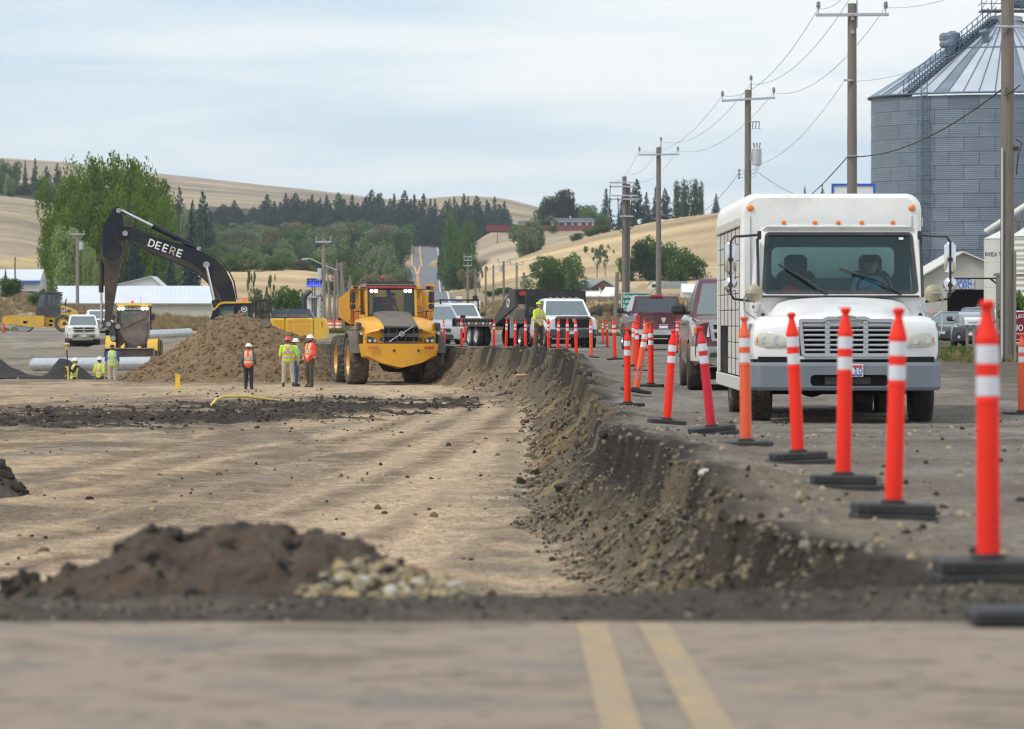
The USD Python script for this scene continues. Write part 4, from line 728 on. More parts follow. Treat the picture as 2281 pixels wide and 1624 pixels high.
PK = {'a': post_kind('post_plain', 'post_orange'), 'b': post_kind('post_stacked', 'post_orange', double=.8, bw=.50), 'f': post_kind('post_faded', 'post_faded'), 's': post_kind('post_scuffed', 'post_scuffed', double=.9, bw=.50), 'x': post_kind('post_broken', 'post_faded', True), 'd': post_kind('post_deep', 'post_orange', double=.97, bw=.44)}
def post(px, pyb, pyt, kind, label, lean=0.0, turn=0.0):
    k = (pyb - pyt) / 1.07 / math.cos(math.radians(lean)); p = W(px, pyb, k); dz = .055 + (.05 if kind in 'bsd' else 0)
    z = p[2] - dz; z = min(z, gz(p[0], p[1]) + .05); z = max(z, gz(p[0], p[1]) - .02)
    copy_of(PK[kind], label, (p[0], p[1], z), turn, None, 'delineator posts along the edge of the dig', tilt=(0, lean, 0) if lean else None, name='delineator_post')
for a in [(2202, 1245, 668, 'd', 'largest orange post at the right edge with black writing at its foot', -.3, 3), (1989, 1140, 704, 'd', 'orange post on a thick black block, second nearest, in front of the right headlamp', 1.6, 4),
          (1878, 1076, 703, 'b', 'orange post on two stacked black slabs in front of the grille and number plate', .8, 2), (1779, 1021, 710, 'b', 'orange post leaning slightly left in front of the grille\'s left edge', -2.8, 8),
          (1662, 990, 713, 'f', 'pale faded orange post with a slot cut in its foot, by the truck\'s left headlamp', -.9, 5), (1587, 961, 738, 's', 'dirty scuffed dark red post leaning left beside the truck\'s left front wheel', -6.5, 10),
          (1485, 934, 734, 'a', 'orange post leaning right on a wide slab left of the scuffed leaning post', 4.2, 6), (1398, 897, 730, 'a', 'upright orange post standing alone at the crumbling edge, left of the group', -.4, 12),
          (1416, 866, 719, 'x', 'broken orange post tilting far to the right with its foot torn open', 9.5, 14), (1420, 824, 717, 'a', 'upright orange post just behind the broken tilted post', -.8, 5), (1410, 822, 722, 'f', 'dull orange post half hidden behind the broken tilted post', 1.0, 25),
          (1450, 855, 718, 'a', 'upright orange post to the right of the broken tilted post', -.3, 3), (1438, 778, 709, 'a', 'small distant orange post in front of the maroon tailgate\'s left end', -2, 3), (1507, 784, 711, 'a', 'small orange post before the right rear wheel of the maroon pickup', 1.5, 4),
          (1370, 797, 708, 'a', 'orange post on the track left of the maroon pickup, leaning slightly left', -2.0, 6), (1317, 794, 711, 'f', 'faded orange post in front of the right end of the white pickup\'s grille', -1, 9), (1353, 773, 712, 'a', 'thin distant orange post behind the white pickup\'s right fender', -1, 5), (1343, 768, 716, 'a', 'farthest thin orange post in the dry grass right of the white pickup', 0, 5),
          (1284, 793, 713, 'a', 'orange post in front of the white pickup\'s badge', -1.6, 4), (1263, 789, 713, 'a', 'orange post before the white pickup\'s grille, next left of the badge', .8, 3), (1242, 787, 715, 'a', 'orange post in front of the white pickup\'s left headlamp', 2.2, 6), (1222, 785, 715, 'a', 'orange post just right of the worker in the lime shirt', -.5, 3),
          (1191, 780, 715, 'a', 'orange post behind the left leg of the worker in the lime shirt', 1.0, 4), (1171, 781, 713, 'a', 'orange post next left of the worker in the lime shirt', -.6, 5), (1147, 779, 713, 'a', 'orange post under the black gooseneck of the flat trailer', .8, 7), (1127, 778, 713, 'a', 'orange post before the middle of the flat trailer\'s deck', 1.6, 3),
          (1100, 773, 711, 'a', 'orange post beside the flat trailer\'s twin wheels', .6, 4), (1028, 776, 713, 'a', 'orange post at the rear end of the flat trailer', -.3, 3), (991, 774, 719, 'a', 'orange post leaning left in front of the white minivan\'s headlamp', -3.2, 3), (1036, 760, 709, 'a', 'orange post on the far side of the flat trailer\'s tail', 0, 3), (1058, 760, 710, 'a', 'orange post top seen above the flat trailer deck', 0, 5),
          (2276, 918, 743, 'f', 'orange post with worn white bands cut off by the right picture edge', 0, 8)]: post(*a)
# writing on the feet of the two nearest posts (paint marker, letters turned on their side)
for px, pyb, k, t_, o_ in ((2202, 1245, 539, 'WSDM', .025), (1989, 1140, 405.6, 'HTC', -.01)):
    p = W(px, pyb, k); 
    for i, ch in enumerate(t_): mk = G().text(ch, .030, (p[0] + o_, p[1] - .0512, p[2] + .02 + .042 * i), (0, 0, 1), (-1, 0, 0), depth=.0012); info(mk.put('paint_writing', 'black_plastic', None, False), f'black letter {"first second third fourth".split()[i]} from the bottom written on the foot of the {"largest" if px > 2100 else "second nearest"} orange post', 'writing', 'black letters on the orange posts')
p = W(2285, 1385, 620); g = G().box((0, 0, .03), (.45, .45, .06), .015); info(g.xf(t=(p[0] + .03, p[1] + .1, 0.0)).put('loose_base', 'base_rubber'), 'loose black rubber post base at the lower right picture edge', 'post base')
for k_, (px, pyb, kk) in enumerate(((1262, 812, 95), (1340, 1190, 0))):
    pass
# ---------------------------------------------------------------- the articulated dump truck
hx = W(894, 850, 59.7); hz = gz(hx[0] - .3, hx[1] + 1.7)
ht = thing('dump_truck', 'dusty yellow articulated dump truck with lit roof lamps coming head on', 'dump truck', (hx[0], hx[1], hz + .0), 10.0, scale=1.05)
def hp_(*a, m='hauler_yellow', n='cowl', s=30): return G().hull(np.array(a)).put(n, m, ht, s)
ch = np.array([(-1.36, .55, 1.0), (-1.20, .05, 1.05), (-.75, -.10, .80), (0, -.12, .62), (.75, -.10, .80), (1.20, .05, 1.05), (1.36, .55, 1.0)])
up_ = np.array([(-1.44, .60, 1.47), (-1.30, .06, 1.47), (-.8, -.12, 1.47), (.8, -.12, 1.47), (1.30, .06, 1.47), (1.44, .60, 1.47)])
hp_(*ch, *up_, (-1.3, .75, 1.0), (1.3, .75, 1.0), (-1.4, .8, 1.47), (1.4, .8, 1.47), (0, .9, .56), n='bumper')
G().hull([(q * a, y, z) for q in (-1, 1) for a, y, z in ((.75, .7, 1.2), (.5, .9, .62), (.25, 1.2, .45), (.6, 2.6, 1.0), (.3, 2.4, .5))]).put('belly_plate', 'void', ht)
secs = []
for y, hw, zt in ((.02, 1.22, 2.02), (.12, 1.32, 2.12), (.6, 1.40, 2.24), (1.1, 1.43, 2.34), (1.7, 1.42, 2.42), (2.35, 1.36, 2.46)):
    zb = 1.475 if y < 1 else 1.95; x = np.linspace(-1, 1, 13); top = zt - .16 * np.abs(x) ** 4 - (.0 if y > .5 else .06) * np.abs(x)
    secs.append(np.vstack([np.column_stack([x * hw, np.full(13, y) + .35 * np.abs(x) ** 3 * (y < 1), top]), [[hw * .985, y + .35 * (y < 1), zb], [-hw * .985, y + .35 * (y < 1), zb]]]))
hood = G().loft(secs); cutm(hood, [G().b2((-.62, -1, 1.44), (.62, .10, 2.10))]).put('hood', 'hauler_yellow', ht, 35)
st = []
for y, zt in ((-.01, 2.085), (.10, 2.15), (.35, 2.24), (.9, 2.36), (1.6, 2.52), (2.4, 2.64)):
    x = np.linspace(-1, 1, 9); hw = .60 + .03 * y; st.append(np.vstack([np.column_stack([x * hw, np.full(9, y), zt - .07 * np.abs(x) ** 3]), [[hw, y, zt - (.02 if y < .05 else .05 if y < .2 else .3)], [-hw, y, zt - (.02 if y < .05 else .05 if y < .2 else .3)]]]))
G().loft(st).put('hood_cover', 'hauler_dark', ht, 40)
G().b2((-.61, .04, 1.475), (.61, .09, 2.10)).put('radiator', 'void', ht)
for z in (1.52, 1.76, 2.02) : pass
for z0, z1 in ((1.475, 1.56), (1.70, 1.84), (2.02, 2.09)): G().b2((-.61, -.03, z0), (.61, .05, z1), .015).put('grille_bar', 'charcoal', ht)
for x in (-.45, -.15, .15, .45):
    for z0, z1 in ((1.56, 1.70), (1.84, 2.02)): G().b2((x - .02, .0, z0), (x + .02, .045, z1)).put('grille_rib', 'charcoal', ht)
for q in (-1, 1):
    for z in (1.63, 1.93): G().box((q * .69, .0, z), (.15, .10, .13), .02).put('grille_tab', 'black_plastic', ht)
    G().plane(Polygon([(-.18, 0), (.17, .0), (.17, .12), (.02, .20), (-.18, .24)]) if q < 0 else Polygon([(.18, 0), (-.17, .0), (-.17, .12), (-.02, .20), (.18, .24)]), (q * 1.03, .10, 1.50), (1, q * .32, 0), (0, .05, 1), -.03, .04).put('headlight_recess', 'black_plastic', ht)
    for dx in (-.09, .09): G().cyl((q * 1.03 + dx, .045 + dx * q * .3, 1.575), (q * 1.03 + dx, .10 + dx * q * .3, 1.575), .055, n=14).put('headlight', 'clear_lens', ht, 30)
    G().plane(Polygon([(0, 0), (.40, -.02), (.40, .36), (.0, .36)]).buffer(-.03).buffer(.03), (q * 1.385 - (.0 if q > 0 else .0), .35 + .1, 1.50), (0, 1, 0) if q > 0 else (0, 1, 0), (0, 0, 1), -.06 if q < 0 else -.01, .012 if q < 0 else .06).put('side_intake', 'black_plastic', ht)
    G().plane(Polygon([(0, .05), (.75, 0), (.75, .30), (.1, .27)]), (q * 1.42, .35, 1.93), (0, 1, 0), (0, 0, 1), -.05, .05).put('model_panel', 'black_plastic', ht)
    G().cyl((q * 1.36, .36, 1.83), (q * 1.40, .30, 1.83), .05, n=14).put('side_lamp', 'chrome', ht, 30)
    # fender
    fa = arc((1.75, .86), 1.08, 15, 165, 12); fb_ = arc((1.75, .86), .99, 165, 15, 12)
    G().ext(Polygon(fa + fb_), min(q * 1.0, q * 1.72), max(q * 1.0, q * 1.72), 'x').put('fender', 'hauler_dark', ht, 30)
bar = G(); bar.tube([(-.42, -.055, 1.555), (.42, -.055, 2.085)], .018, 6); bar.put('badge_bar', 'chrome', ht, True)
bd = G().lathe([(.062, -.02), (.095, -.02), (.095, .03), (.062, .03), (.062, -.02)], 24, (0, -.08, 1.82), 'y').put('badge_ring', 'chrome', ht, 30); G().cyl((0, -.055, 1.82), (0, -.04, 1.82), .06, n=20).put('badge_disc', 'charcoal', bd); G().text('VOLVO', .030, (0, -.060, 1.805), depth=.004, center=True).put('badge_lettering', 'chrome', bd, False)
G().cyl((-.66, -.07, 1.62), (-.66, -.03, 1.62), .048, n=14).put('blue_sticker', 'sign_blue', ht)
for x, r_ in ((-1.02, (1, -.0, 0)), (.98, (1, .0, 0))): G().text('27.4532', .085, (x - .0, -.075 - .03, 1.29), (1, -.25 if x < 0 else .25, 0), (0, 0, 1), depth=.05, center=True, width=.36).put('fleet_number', 'plate_red', ht, False)
for x in (-.28, .60): G().cyl((x, -.16, 1.22), (x, -.05, 1.26), .045, n=10).put('tow_pin', 'charcoal', ht, 30)
# cab
cy0, cy1, cw, cz0, cz1 = 2.35, 4.0, .86, 2.30, 3.50
sc_ = Polygon([(-.90, -.08), (.90, -.08), (.86, 1.30), (-.86, 1.30)]); ho = Polygon([(-.80, .0), (.80, .0), (.76, 1.0), (-.76, 1.0)]).buffer(-.05).buffer(.05); wu = np.array([0, .16, 1.0]); wo = (0, cy0, 2.42)
G().plane(sc_.difference(ho), wo, (1, 0, 0), wu, -.06, 0).put('cab_front', 'black_plastic', ht); G().plane(ho.buffer(.01), wo, (1, 0, 0), wu, -.05, -.044).put('windshield', 'glass', ht, False)
G().hull([(q * a, y, z) for q in (-1, 1) for a, y, z in ((.93, 2.50, 3.50), (.88, 2.46, 3.58), (.93, 4.1, 3.50), (.85, 4.1, 3.62), (.82, 2.6, 3.63))]).put('cab_roof', 'hauler_dark', ht, 30)
G().b2((-.94, 2.44, 3.455), (.94, 2.52, 3.515), .01).put('roof_edge', 'red_paint', ht)
for q in (-1, 1):
    G().box((q * .90, 2.46, 2.95), (.09, .10, 1.05), .02, rotx(-9)).put('cab_pillar', 'hauler_yellow', ht); G().b2((q * .84, 3.95, 2.3), (q * .93, 4.1, 3.5)).put('cab_pillar', 'hauler_yellow', ht)
    G().slab([(q * .90, 2.5, 2.5), (q * .90, 3.95, 2.5), (q * .90, 3.95, 3.46), (q * .90, 2.62, 3.46)], .008, (q, 0, 0)).put('side_window', 'glass', ht, False)
    G().b2((q * .80, 2.40, 1.9), (q * .95, 4.1, 2.5), .02).put('cab_side', 'hauler_yellow', ht)
    for dx in (-.08, .08): G().cyl((q * .62 + dx, 2.46, 3.36), (q * .62 + dx, 2.54, 3.36), .062, n=14).put('work_lamp', 'lamp_on', ht, 30)
    # mirror frames and hand rails
    xm = q * 1.46; G().tube([(q * .92, 2.48, 3.42), (q * 1.30, 2.3, 3.42), (xm + q * .03, 2.2, 3.40), (xm + q * .06, 2.2, 3.30), (xm + q * .06, 2.2, 2.72), (xm, 2.2, 2.64), (q * 1.2, 2.3, 2.62), (q * .9, 2.42, 2.56)], .018, 6).put('mirror_frame', 'black_metal', ht, True)
    G().box((xm - q * .05, 2.2, 3.14), (.17, .10, .42), .04).put('mirror', 'black_plastic', ht, 30); G().box((xm - q * .05, 2.2, 2.80), (.17, .10, .19), .04).put('wide_mirror', 'black_plastic', ht, 30); G().box((q * 1.32, 2.25, 3.49), (.18, .12, .10), .03).put('camera_box', 'black_plastic', ht)
    G().tube([(q * 1.0, 2.5, 2.45), (q * 1.05, 2.45, 3.35)], .015, 5).tube([(q * .95, 2.5, 3.4), (q * 1.25, 2.3, 2.62)], .012, 5)
    rl = [(q * 1.38, 2.0, 1.7), (q * 1.38, 2.0, 2.60), (q * 1.36, 2.2, 2.66), (q * 1.34, 2.7, 2.66), (q * 1.3, 2.8, 2.2)]; G().tube(rl, .02, 6).put('hand_rail', 'red_paint', ht, True); G().tube([(q * 1.18, 2.5, 2.2), (q * 1.18, 2.5, 2.75), (q * 1.1, 2.7, 2.8), (q * 1.0, 3.0, 2.8)], .018, 6).put('hand_rail', 'red_paint', ht, True)
G().ext(shapely.box(-.84, 2.3, .84, 3.5).difference(rrect(-.7, 2.55, .7, 3.4, .06)), 3.95, 4.05, 'y').put('cab_back', 'interior_light', ht); G().b2((-.80, 2.5, 1.9), (.80, 4.0, 2.35)).put('cab_floor', 'interior', ht)
G().hull([(q * .78, y, z) for q in (-1, 1) for y, z in ((2.45, 2.36), (2.48, 2.50), (2.85, 2.5), (2.85, 2.36))]).put('dashboard', 'interior', ht); G().b2((-.5, 3.3, 2.35), (.1, 3.75, 2.75), .05).b2((-.48, 3.62, 2.7), (.08, 3.78, 3.15), .05).put('seat', 'interior', ht)
G().tube([(.35, 2.34, 2.42), (.1, 2.46, 2.95)], .014, 5).put('wiper', 'black_plastic', ht); G().tube([(.50, 2.34, 2.42), (.16, 2.40, 2.75)], .014, 5).put('wiper', 'black_plastic', ht)
G().b2((-.10, 2.6, 3.16), (.18, 2.7, 3.30), .03).put('inner_mirror', 'black_plastic', ht)
be = G().cyl((-.18, 3.2, 3.62), (-.18, 3.2, 3.82), .02).put('beacon_stem', 'black_metal', ht); G().lathe([(0, .0), (.08, .0), (.075, .07), (.06, .11), (0, .12)], 14, (-.18, 3.2, 3.82)).put('beacon', 'red_lens', be, 40)
for x, L_ in ((-1.0, .35), (.75, .5)): G().tube([(x * .9, 3.4, 3.6), (x * .9, 3.4, 3.6 + L_)], .008, 4).put('aerial', 'black_metal', ht)
for q in (-1, 1): wheel(ht, (q * 1.36, 1.75, .86), .86, .70, 'hauler_yellow', q, 'dusty_rubber', lugs=12, tread=False)
# chunky tread blocks of the big tyres
def big_tread(parent, c, r, w, a_off=0.0, Rz=None):
    n = 26
    for i in range(n):
        a = 2 * math.pi * i / n + a_off; g = G()
        for sgn in (-1, 1): g.hull([np.array(p) @ rotx(math.degrees(a) + sgn * 3.2).T for p in [(sgn * u * w / 2, v + (.05 if u < .1 else 0), r + h) for u, v, h in ((.04, -.055, -.01), (.04, .055, -.01), (.55, -.045, -.005), (.55, .045, -.005), (.98, -.055, -.05), (.98, .055, -.05), (.06, -.04, .035), (.06, .04, .035), (.55, -.03, .035), (.55, .03, .035), (.93, -.04, -.015), (.93, .04, -.015))]])
        if Rz is not None: g.xf(R=Rz)
        g.xf(t=c).put('tread_lug', 'dusty_rubber', parent, False)
for q, w_ in zip((-1, 1), [p for p in ht.GetChildren() if p.GetName().startswith('wheel')]): big_tread(w_, (q * 1.36, 1.75, .86), .85, .70, q)
# rear frame, turned a little the other way at the hitch
RR = rotz(-8); HT = np.array([0, 3.6, 0])
def rear(g): return g.xf(t=-HT).xf(R=RR).xf(t=HT)
rear(G().b2((-.45, 3.0, .8), (.45, 9.5, 1.5))).put('rear_frame', 'charcoal', ht); rear(G().b2((-.95, 3.9, 1.35), (.95, 4.5, 2.4))).put('hitch_tower', 'hauler_dark', ht)
fr = [(-1.74, 2.42), (-1.74, 3.10), (-1.30, 3.42), (1.30, 3.42), (1.74, 3.10), (1.74, 2.42), (1.3, 2.15), (-1.3, 2.15)]
rear(G().ext(Polygon(fr).buffer(0), 4.55, 4.70, 'y')).put('dump_body_front', 'hauler_yellow', ht)
for q in (-1, 1):
    rear(G().hull([(q * a, y, z) for a, y, z in ((1.74, 4.7, 2.42), (1.74, 4.7, 3.14), (1.62, 4.7, 3.14), (1.62, 4.7, 2.42), (1.74, 9.9, 2.75), (1.74, 9.9, 3.30), (1.62, 9.9, 3.30), (1.62, 9.9, 2.75), (1.74, 7.5, 2.3), (1.62, 7.5, 2.3))])).put('dump_body_side', 'muddy_arm' if q < 0 else 'hauler_yellow', ht)
    rear(G().hull([(q * 1.30, 4.4, 3.40), (q * 1.28, 4.4, 3.56), (q * .6, 4.4, 3.56), (q * .6, 4.4, 3.4), (q * 1.3, 4.7, 3.3), (q * .6, 4.7, 3.3)])).put('canopy_lip', 'hauler_yellow', ht)
    rear(G().ext(Polygon([(min(q * 1.30, q * 1.36), 2.3), (max(q * 1.30, q * 1.36), 2.3), (max(q * 1.22, q * 1.28), 3.40), (min(q * 1.22, q * 1.28), 3.40)]), 4.46, 4.55, 'y')).put('stiffener', 'hauler_yellow', ht)
    for j, yy in enumerate((6.9, 8.8)):
        wh = G(); rr = .86
        sx_ = .26 + .20 * j; w_ = wheel(ht, (q * 1.34 + sx_, yy, .86), .86, .70, 'hauler_yellow', q, 'dusty_rubber', lugs=12, tread=False)
        big_tread(w_, (q * 1.34 + sx_, yy, .86), .85, .70, q + j)
rear(G().b2((-1.5, 4.7, 2.1), (1.5, 9.8, 2.3))).put('dump_body_floor', 'muddy_arm', ht); rear(G().hull([(q * 1.6, y, z) for q in (-1, 1) for y, z in ((4.8, 2.3), (9.7, 2.3), (5.5, 3.2), (8.5, 3.25))])).put('soil_load', 'muddy_arm', ht)
person('dump truck driver in cap and dark red shirt behind the windshield', W(894 - 17, 850, 59.7) + np.array([-.28, 3.35, hz - W(894, 850, 59.7)[2] + 2.62]), 9, 1.75, arms={-1: ((-.06, -.2, -.2), (.1, -.42, -.16)), 1: ((.06, -.2, -.2), (-.04, -.42, -.14))}, legs={-1: ((-.05, -.42, .02), (-.05, -.5, -.36)), 1: ((.05, -.42, .02), (.05, -.5, -.36))}, top='red_cloth', stripe=None, hat='gray_cloth', cap=True, seated=True)
# ---------------------------------------------------------------- the excavator
EK = 46.5; e0 = W(600, 712, EK); EZ = -1.25
ex = thing('excavator', 'large excavator with dark blue boom raised over a muddy bucket arm', 'excavator', (e0[0], e0[1], EZ))
def E(cx, cy): px, py = .2743 * cx, 326.7 + .2743 * cy; return ((px - 600) / EK, H - (py - HY) / EK - EZ)
def poly(*pts): return Polygon([E(*p) for p in pts]).buffer(0)
boom = poly((950, 705), (958, 672), (990, 650), (1060, 652), (1150, 698), (1300, 745), (1500, 800), (1650, 858), (1760, 922), (1830, 1000), (1880, 1100), (1905, 1200), (1925, 1330), (1800, 1330), (1785, 1270), (1740, 1200), (1690, 1110), (1640, 1060), (1560, 1010), (1440, 950), (1250, 880), (1080, 790), (1020, 748), (965, 735))
G().ext(boom.buffer(-.04), -.36, .36, 'y').put('boom', 'deere_blue', ex, 20); 
for y in (-.38, .36): G().ext(boom.difference(boom.buffer(-.075)), y, y + .02, 'y').put('boom_flange', 'deere_blue', ex, 20)
low_ = boom.intersection(poly((950, 735), (1080, 800), (1250, 880), (1440, 950), (1560, 1010), (1640, 1060), (1690, 1110), (1785, 1270), (1800, 1340), (1840, 1340), (1810, 1240), (1750, 1120), (1690, 1040), (1560, 940), (1440, 890), (1250, 830), (1080, 760), (1000, 720))).buffer(-.045)
for g_ in getattr(low_, 'geoms', [low_]): G().ext(g_, -.372, -.362, 'y').put('mud_coat', 'muddy_arm', ex, False)
d_ = np.array(E(1490, 905)) - np.array(E(1195, 800)); d_ /= np.linalg.norm(d_); a_ = E(1195, 803); n3 = (-d_[1], 0, d_[0])
x_ = 0.0
for i, c in enumerate('DEERE'):
    G().text(c, .36, (a_[0] + d_[0] * x_, -.376, a_[1] + d_[1] * x_), (d_[0], 0, d_[1]), n3, depth=.006).put('letter', 'sign_white' if i != 3 else 'khaki_cloth', ex, False); x_ += .36
arm = poly((935, 488), (960, 484), (985, 495), (1000, 540), (1018, 655), (1015, 750), (1000, 850), (985, 930), (960, 1080), (925, 1290), (905, 1400), (880, 1445), (845, 1435), (855, 1350), (850, 1150), (845, 960), (812, 885), (838, 640))
G().ext(arm.buffer(-.02), -.30, .30, 'y').put('arm', 'muddy_arm', ex, 20)
pl_ = poly((935, 488), (960, 484), (985, 495), (1000, 540), (1018, 655), (990, 660), (955, 700), (950, 745), (985, 800), (1000, 850), (985, 900), (940, 925), (870, 915), (835, 880), (838, 640)).buffer(-.02)
for y in (-.33, .30): G().ext(pl_, y, y + .03, 'y').put('arm_plate', 'deere_blue', ex, 20)
def pin(cx, cy, r=.13, hw=.42): x, z = E(cx, cy); G().cyl((x, -hw, z), (x, hw, z), r, n=16).put('pivot_pin', 'steel', ex, 30)
for p_ in ((968, 520, .12, .36), (1022, 705, .13, .42), (1615, 828, .1, .3), (1680, 960, .16, .42)): pin(*p_)
def ram(a, b, c, y, r0=.075, r1=.135, m='deere_blue'):
    A, B_, C = [np.array([E(*q)[0], y, E(*q)[1]]) for q in (a, b, c)]; r = G().cyl(A, B_, r0, n=12).put('cylinder_rod', 'chrome', ex, 30); G().cyl(B_, C, r1, n=14).put('cylinder_barrel', m, ex, 30)
ram((975, 515), (1240, 645), (1610, 828), 0); ram((825, 1435), (822, 1185), (822, 890), 0, .06, .12, 'muddy_arm')
for y in (-.46, .46): ram((1682, 975), (1742, 1245), (1795, 1400), y, .07, .14)
for o_ in (0, 28, 52): G().tube([(E(x, y)[0], -.2 + o_ * .006, E(x, y)[1] + .05) for x, y in ((1000, 655), (1150, 692), (1300, 738), (1500, 792), (1680, 858), (1780, 920), (1850, 1000), (1900, 1100), (1925, 1250))], .028, 5).put('hydraulic_hose', 'black_plastic', ex, True)
t_ = np.linspace(0, 1, 24); hs = [E(960, 700), E(945, 760), E(990, 810), E(1005, 850), E(985, 905), E(930, 935), E(860, 925)]
G().tube([(x, -.40, z) for x, z in hs], .03, 5).put('hydraulic_hose', 'black_plastic', ex, True)
def E5(cx, cy): px, py = .1667 * cx, 623.7 + .1667 * cy; return ((px - 600) / EK, H - (py - HY) / EK - EZ)
bk = [E5(*p) for p in ((1972, 400), (1640, 620), (1622, 690), (1690, 800), (1780, 858), (1860, 876), (1935, 842), (1972, 740), (1985, 560))]
bkt = None
for y in (-.85, .81): bkt = G().ext(Polygon(bk), y, y + .04, 'y').put('bucket_side', 'bucket_steel', ex, False)
sh_ = bk[1:]; bkshell = LineString(sh_).buffer(.035, cap_style=2); G().ext(bkshell, -.81, .81, 'y').put('bucket_shell', 'bucket_steel', ex, 20)
lip_ = Polygon([E5(*p) for p in ((1972, 395), (1640, 612), (1660, 645), (1980, 500))]); 
for y in (-.88, .85): G().ext(lip_, y, y + .03, 'y').put('bucket_edge', 'bucket_steel', ex)
for y in np.linspace(-.7, .7, 5): x, z = E5(1985, 560); G().hull([(x + a, y + b, z + c) for a, b, c in ((0, -.06, .1), (0, .06, .1), (0, -.06, -.1), (0, .06, -.1), (.02, -.03, .42), (.02, .03, .42))]).put('bucket_tooth', 'steel', ex)
lk = [E5(*p) for p in ((1425, 590), (1460, 562), (1640, 585), (1655, 640), (1700, 800), (1620, 880), (1500, 800), (1480, 740))]; G().ext(Polygon(lk), -.34, .34, 'y').put('bucket_ear', 'muddy_arm', ex, 20)
for y in (-.44, .36): G().ext(LineString([E5(1350, 610), E5(1455, 585), E5(1500, 640), E5(1525, 790)]).buffer(.14), y, y + .08, 'y').put('bucket_link', 'charcoal', ex, 20)
for p_ in ((1350, 612), (1460, 590), (1520, 780), (1585, 620)): x, z = E5(*p_); G().cyl((x, -.47, z), (x, .47, z), .12, n=14).put('pivot_pin', 'steel', ex, 30)
def E2(cx, cy): px, py = 415.8 + .1829 * cx, 415.8 + .1829 * cy; return ((px - 600) / EK, H - (py - HY) / EK - EZ)
zc = 1.15
cab = Polygon([(E2(320, 0)[0], zc), (E2(318, 1600)[0], E2(318, 1600)[1]), (E2(345, 1500)[0], E2(345, 1500)[1]), E2(420, 1428), E2(470, 1415), E2(780, 1410), E2(800, 1450), (E2(815, 1600)[0], zc)])
wn = [Polygon([E2(415, 1465), E2(600, 1448), E2(600, 1640), (E2(395, 1640))]), Polygon([E2(665, 1455), E2(765, 1455), E2(780, 1640), E2(665, 1640)])]
side = cab
for w_ in wn: side = side.difference(w_.buffer(-.02))
for y in (-1.5, -.56): G().ext(side, y, y + .06, 'y').put('cab_side', 'deere_blue', ex, 20)
for w_ in wn:
    for y in (-1.475, -.53): G().ext(w_.buffer(.01), y, y + .006, 'y').put('cab_window', 'glass', ex, False)
ro = Polygon([E2(345, 1500), E2(415, 1420), E2(470, 1402), E2(785, 1398), E2(800, 1412), E2(780, 1420), E2(470, 1425), E2(425, 1440), E2(360, 1510)]); G().ext(ro, -1.52, -.5, 'y').put('cab_roof', 'gold_panel', ex, 20)
x0, z0 = E2(800, 1450); G().b2((x0 - .05, -1.45, zc), (x0 + .02, -.55, z0)).put('cab_back', 'deere_blue', ex); G().b2((E2(420, 0)[0], -1.4, zc), (x0, -.6, zc + .3)).put('cab_floor', 'interior', ex); G().b2((E2(600, 0)[0], -1.25, zc + .3), (E2(700, 0)[0], -.8, zc + 1.0), .08).put('seat', 'interior', ex)
lx, lz = E2(720, 1492); lg = G().lathe([(.105, -.004), (.14, -.004), (.14, .004), (.105, .004), (.105, -.004)], 24, (lx, -1.478, lz), 'y').put('round_emblem', 'sign_white', ex, 30); G().ext(Polygon([(lx + a * .1, lz + b * .1) for a, b in ((-.9, -.2), (-.3, .2), (-.45, .75), (-.1, .35), (.5, .25), (.9, -.35), (.3, -.05), (-.2, -.1), (-.6, -.55))]), -1.484, -1.474, 'y').put('emblem_figure', 'sign_white', lg, False)
bx_, bz_ = E2(715, 1380); G().lathe([(0, -.06), (.11, -.06), (.10, .09), (0, .11)], 14, (bx_, -1.0, bz_)).put('beacon', 'orange_beacon', ex, 40)
for y in (-1.45, 1.4):
    G().tube([(*E2(820, 1600)[:1], y, E2(820, 1600)[1]), (E2(820, 1400)[0], y, E2(820, 1400)[1]), (E2(860, 1382)[0], y, E2(860, 1382)[1]), (E2(1000, 1378)[0], y, E2(1000, 1378)[1]), (E2(1028, 1400)[0], y, E2(1028, 1400)[1]), (E2(1010, 1480)[0], y, E2(1010, 1480)[1]), (E2(1028, 1600)[0], y, E2(1028, 1600)[1])], .028, 6).put('guard_rail', 'black_metal', ex, True)
    G().tube([(E2(815, 1512)[0], y, E2(815, 1512)[1]), (E2(1015, 1508)[0], y, E2(1015, 1508)[1])], .024, 6).put('guard_rail', 'black_metal', ex, True); G().tube([(E2(915, 1382)[0], y, E2(915, 1382)[1]), (E2(915, 1600)[0], y, E2(915, 1600)[1])], .024, 6).put('guard_rail', 'black_metal', ex, True)
def E4(cx, cy): px, py = 475.2 + .1302 * cx, 683.1 + .1302 * cy; return ((px - 600) / EK, H - (py - HY) / EK - EZ)
G().ext(Polygon([E4(1000, 200), E4(1040, 60), E4(1150, 40), E4(1640, 35), E4(1730, 190)]), -1.2, 1.3, 'y').put('engine_hood', 'navy_panel', ex, 20)
for a, b in ((1100, 1290), (1310, 1460), (1480, 1650)): G().ext(Polygon([E4(a, 180), E4(a, 125), E4(b, 120), E4(b, 180)]), -1.215, -1.2, 'y').put('hood_grille', 'hauler_dark', ex)
X0, Z0 = E4(720, 226); X1, Z1 = E4(1000, 560); G().b2((X0, -1.5, 1.1), (X1 - .01, 1.5, Z0), .04).put('side_panel', 'navy_panel', ex, 20)
for a, b, m_ in ((1000, 1245, 'gold_panel'), (1255, 1735, 'gold_panel')): G().b2((E4(a, 0)[0], -1.5, 1.1), (E4(b, 0)[0], 1.5, E4(0, 200)[1]), .05).put('side_panel', m_, ex, 20)
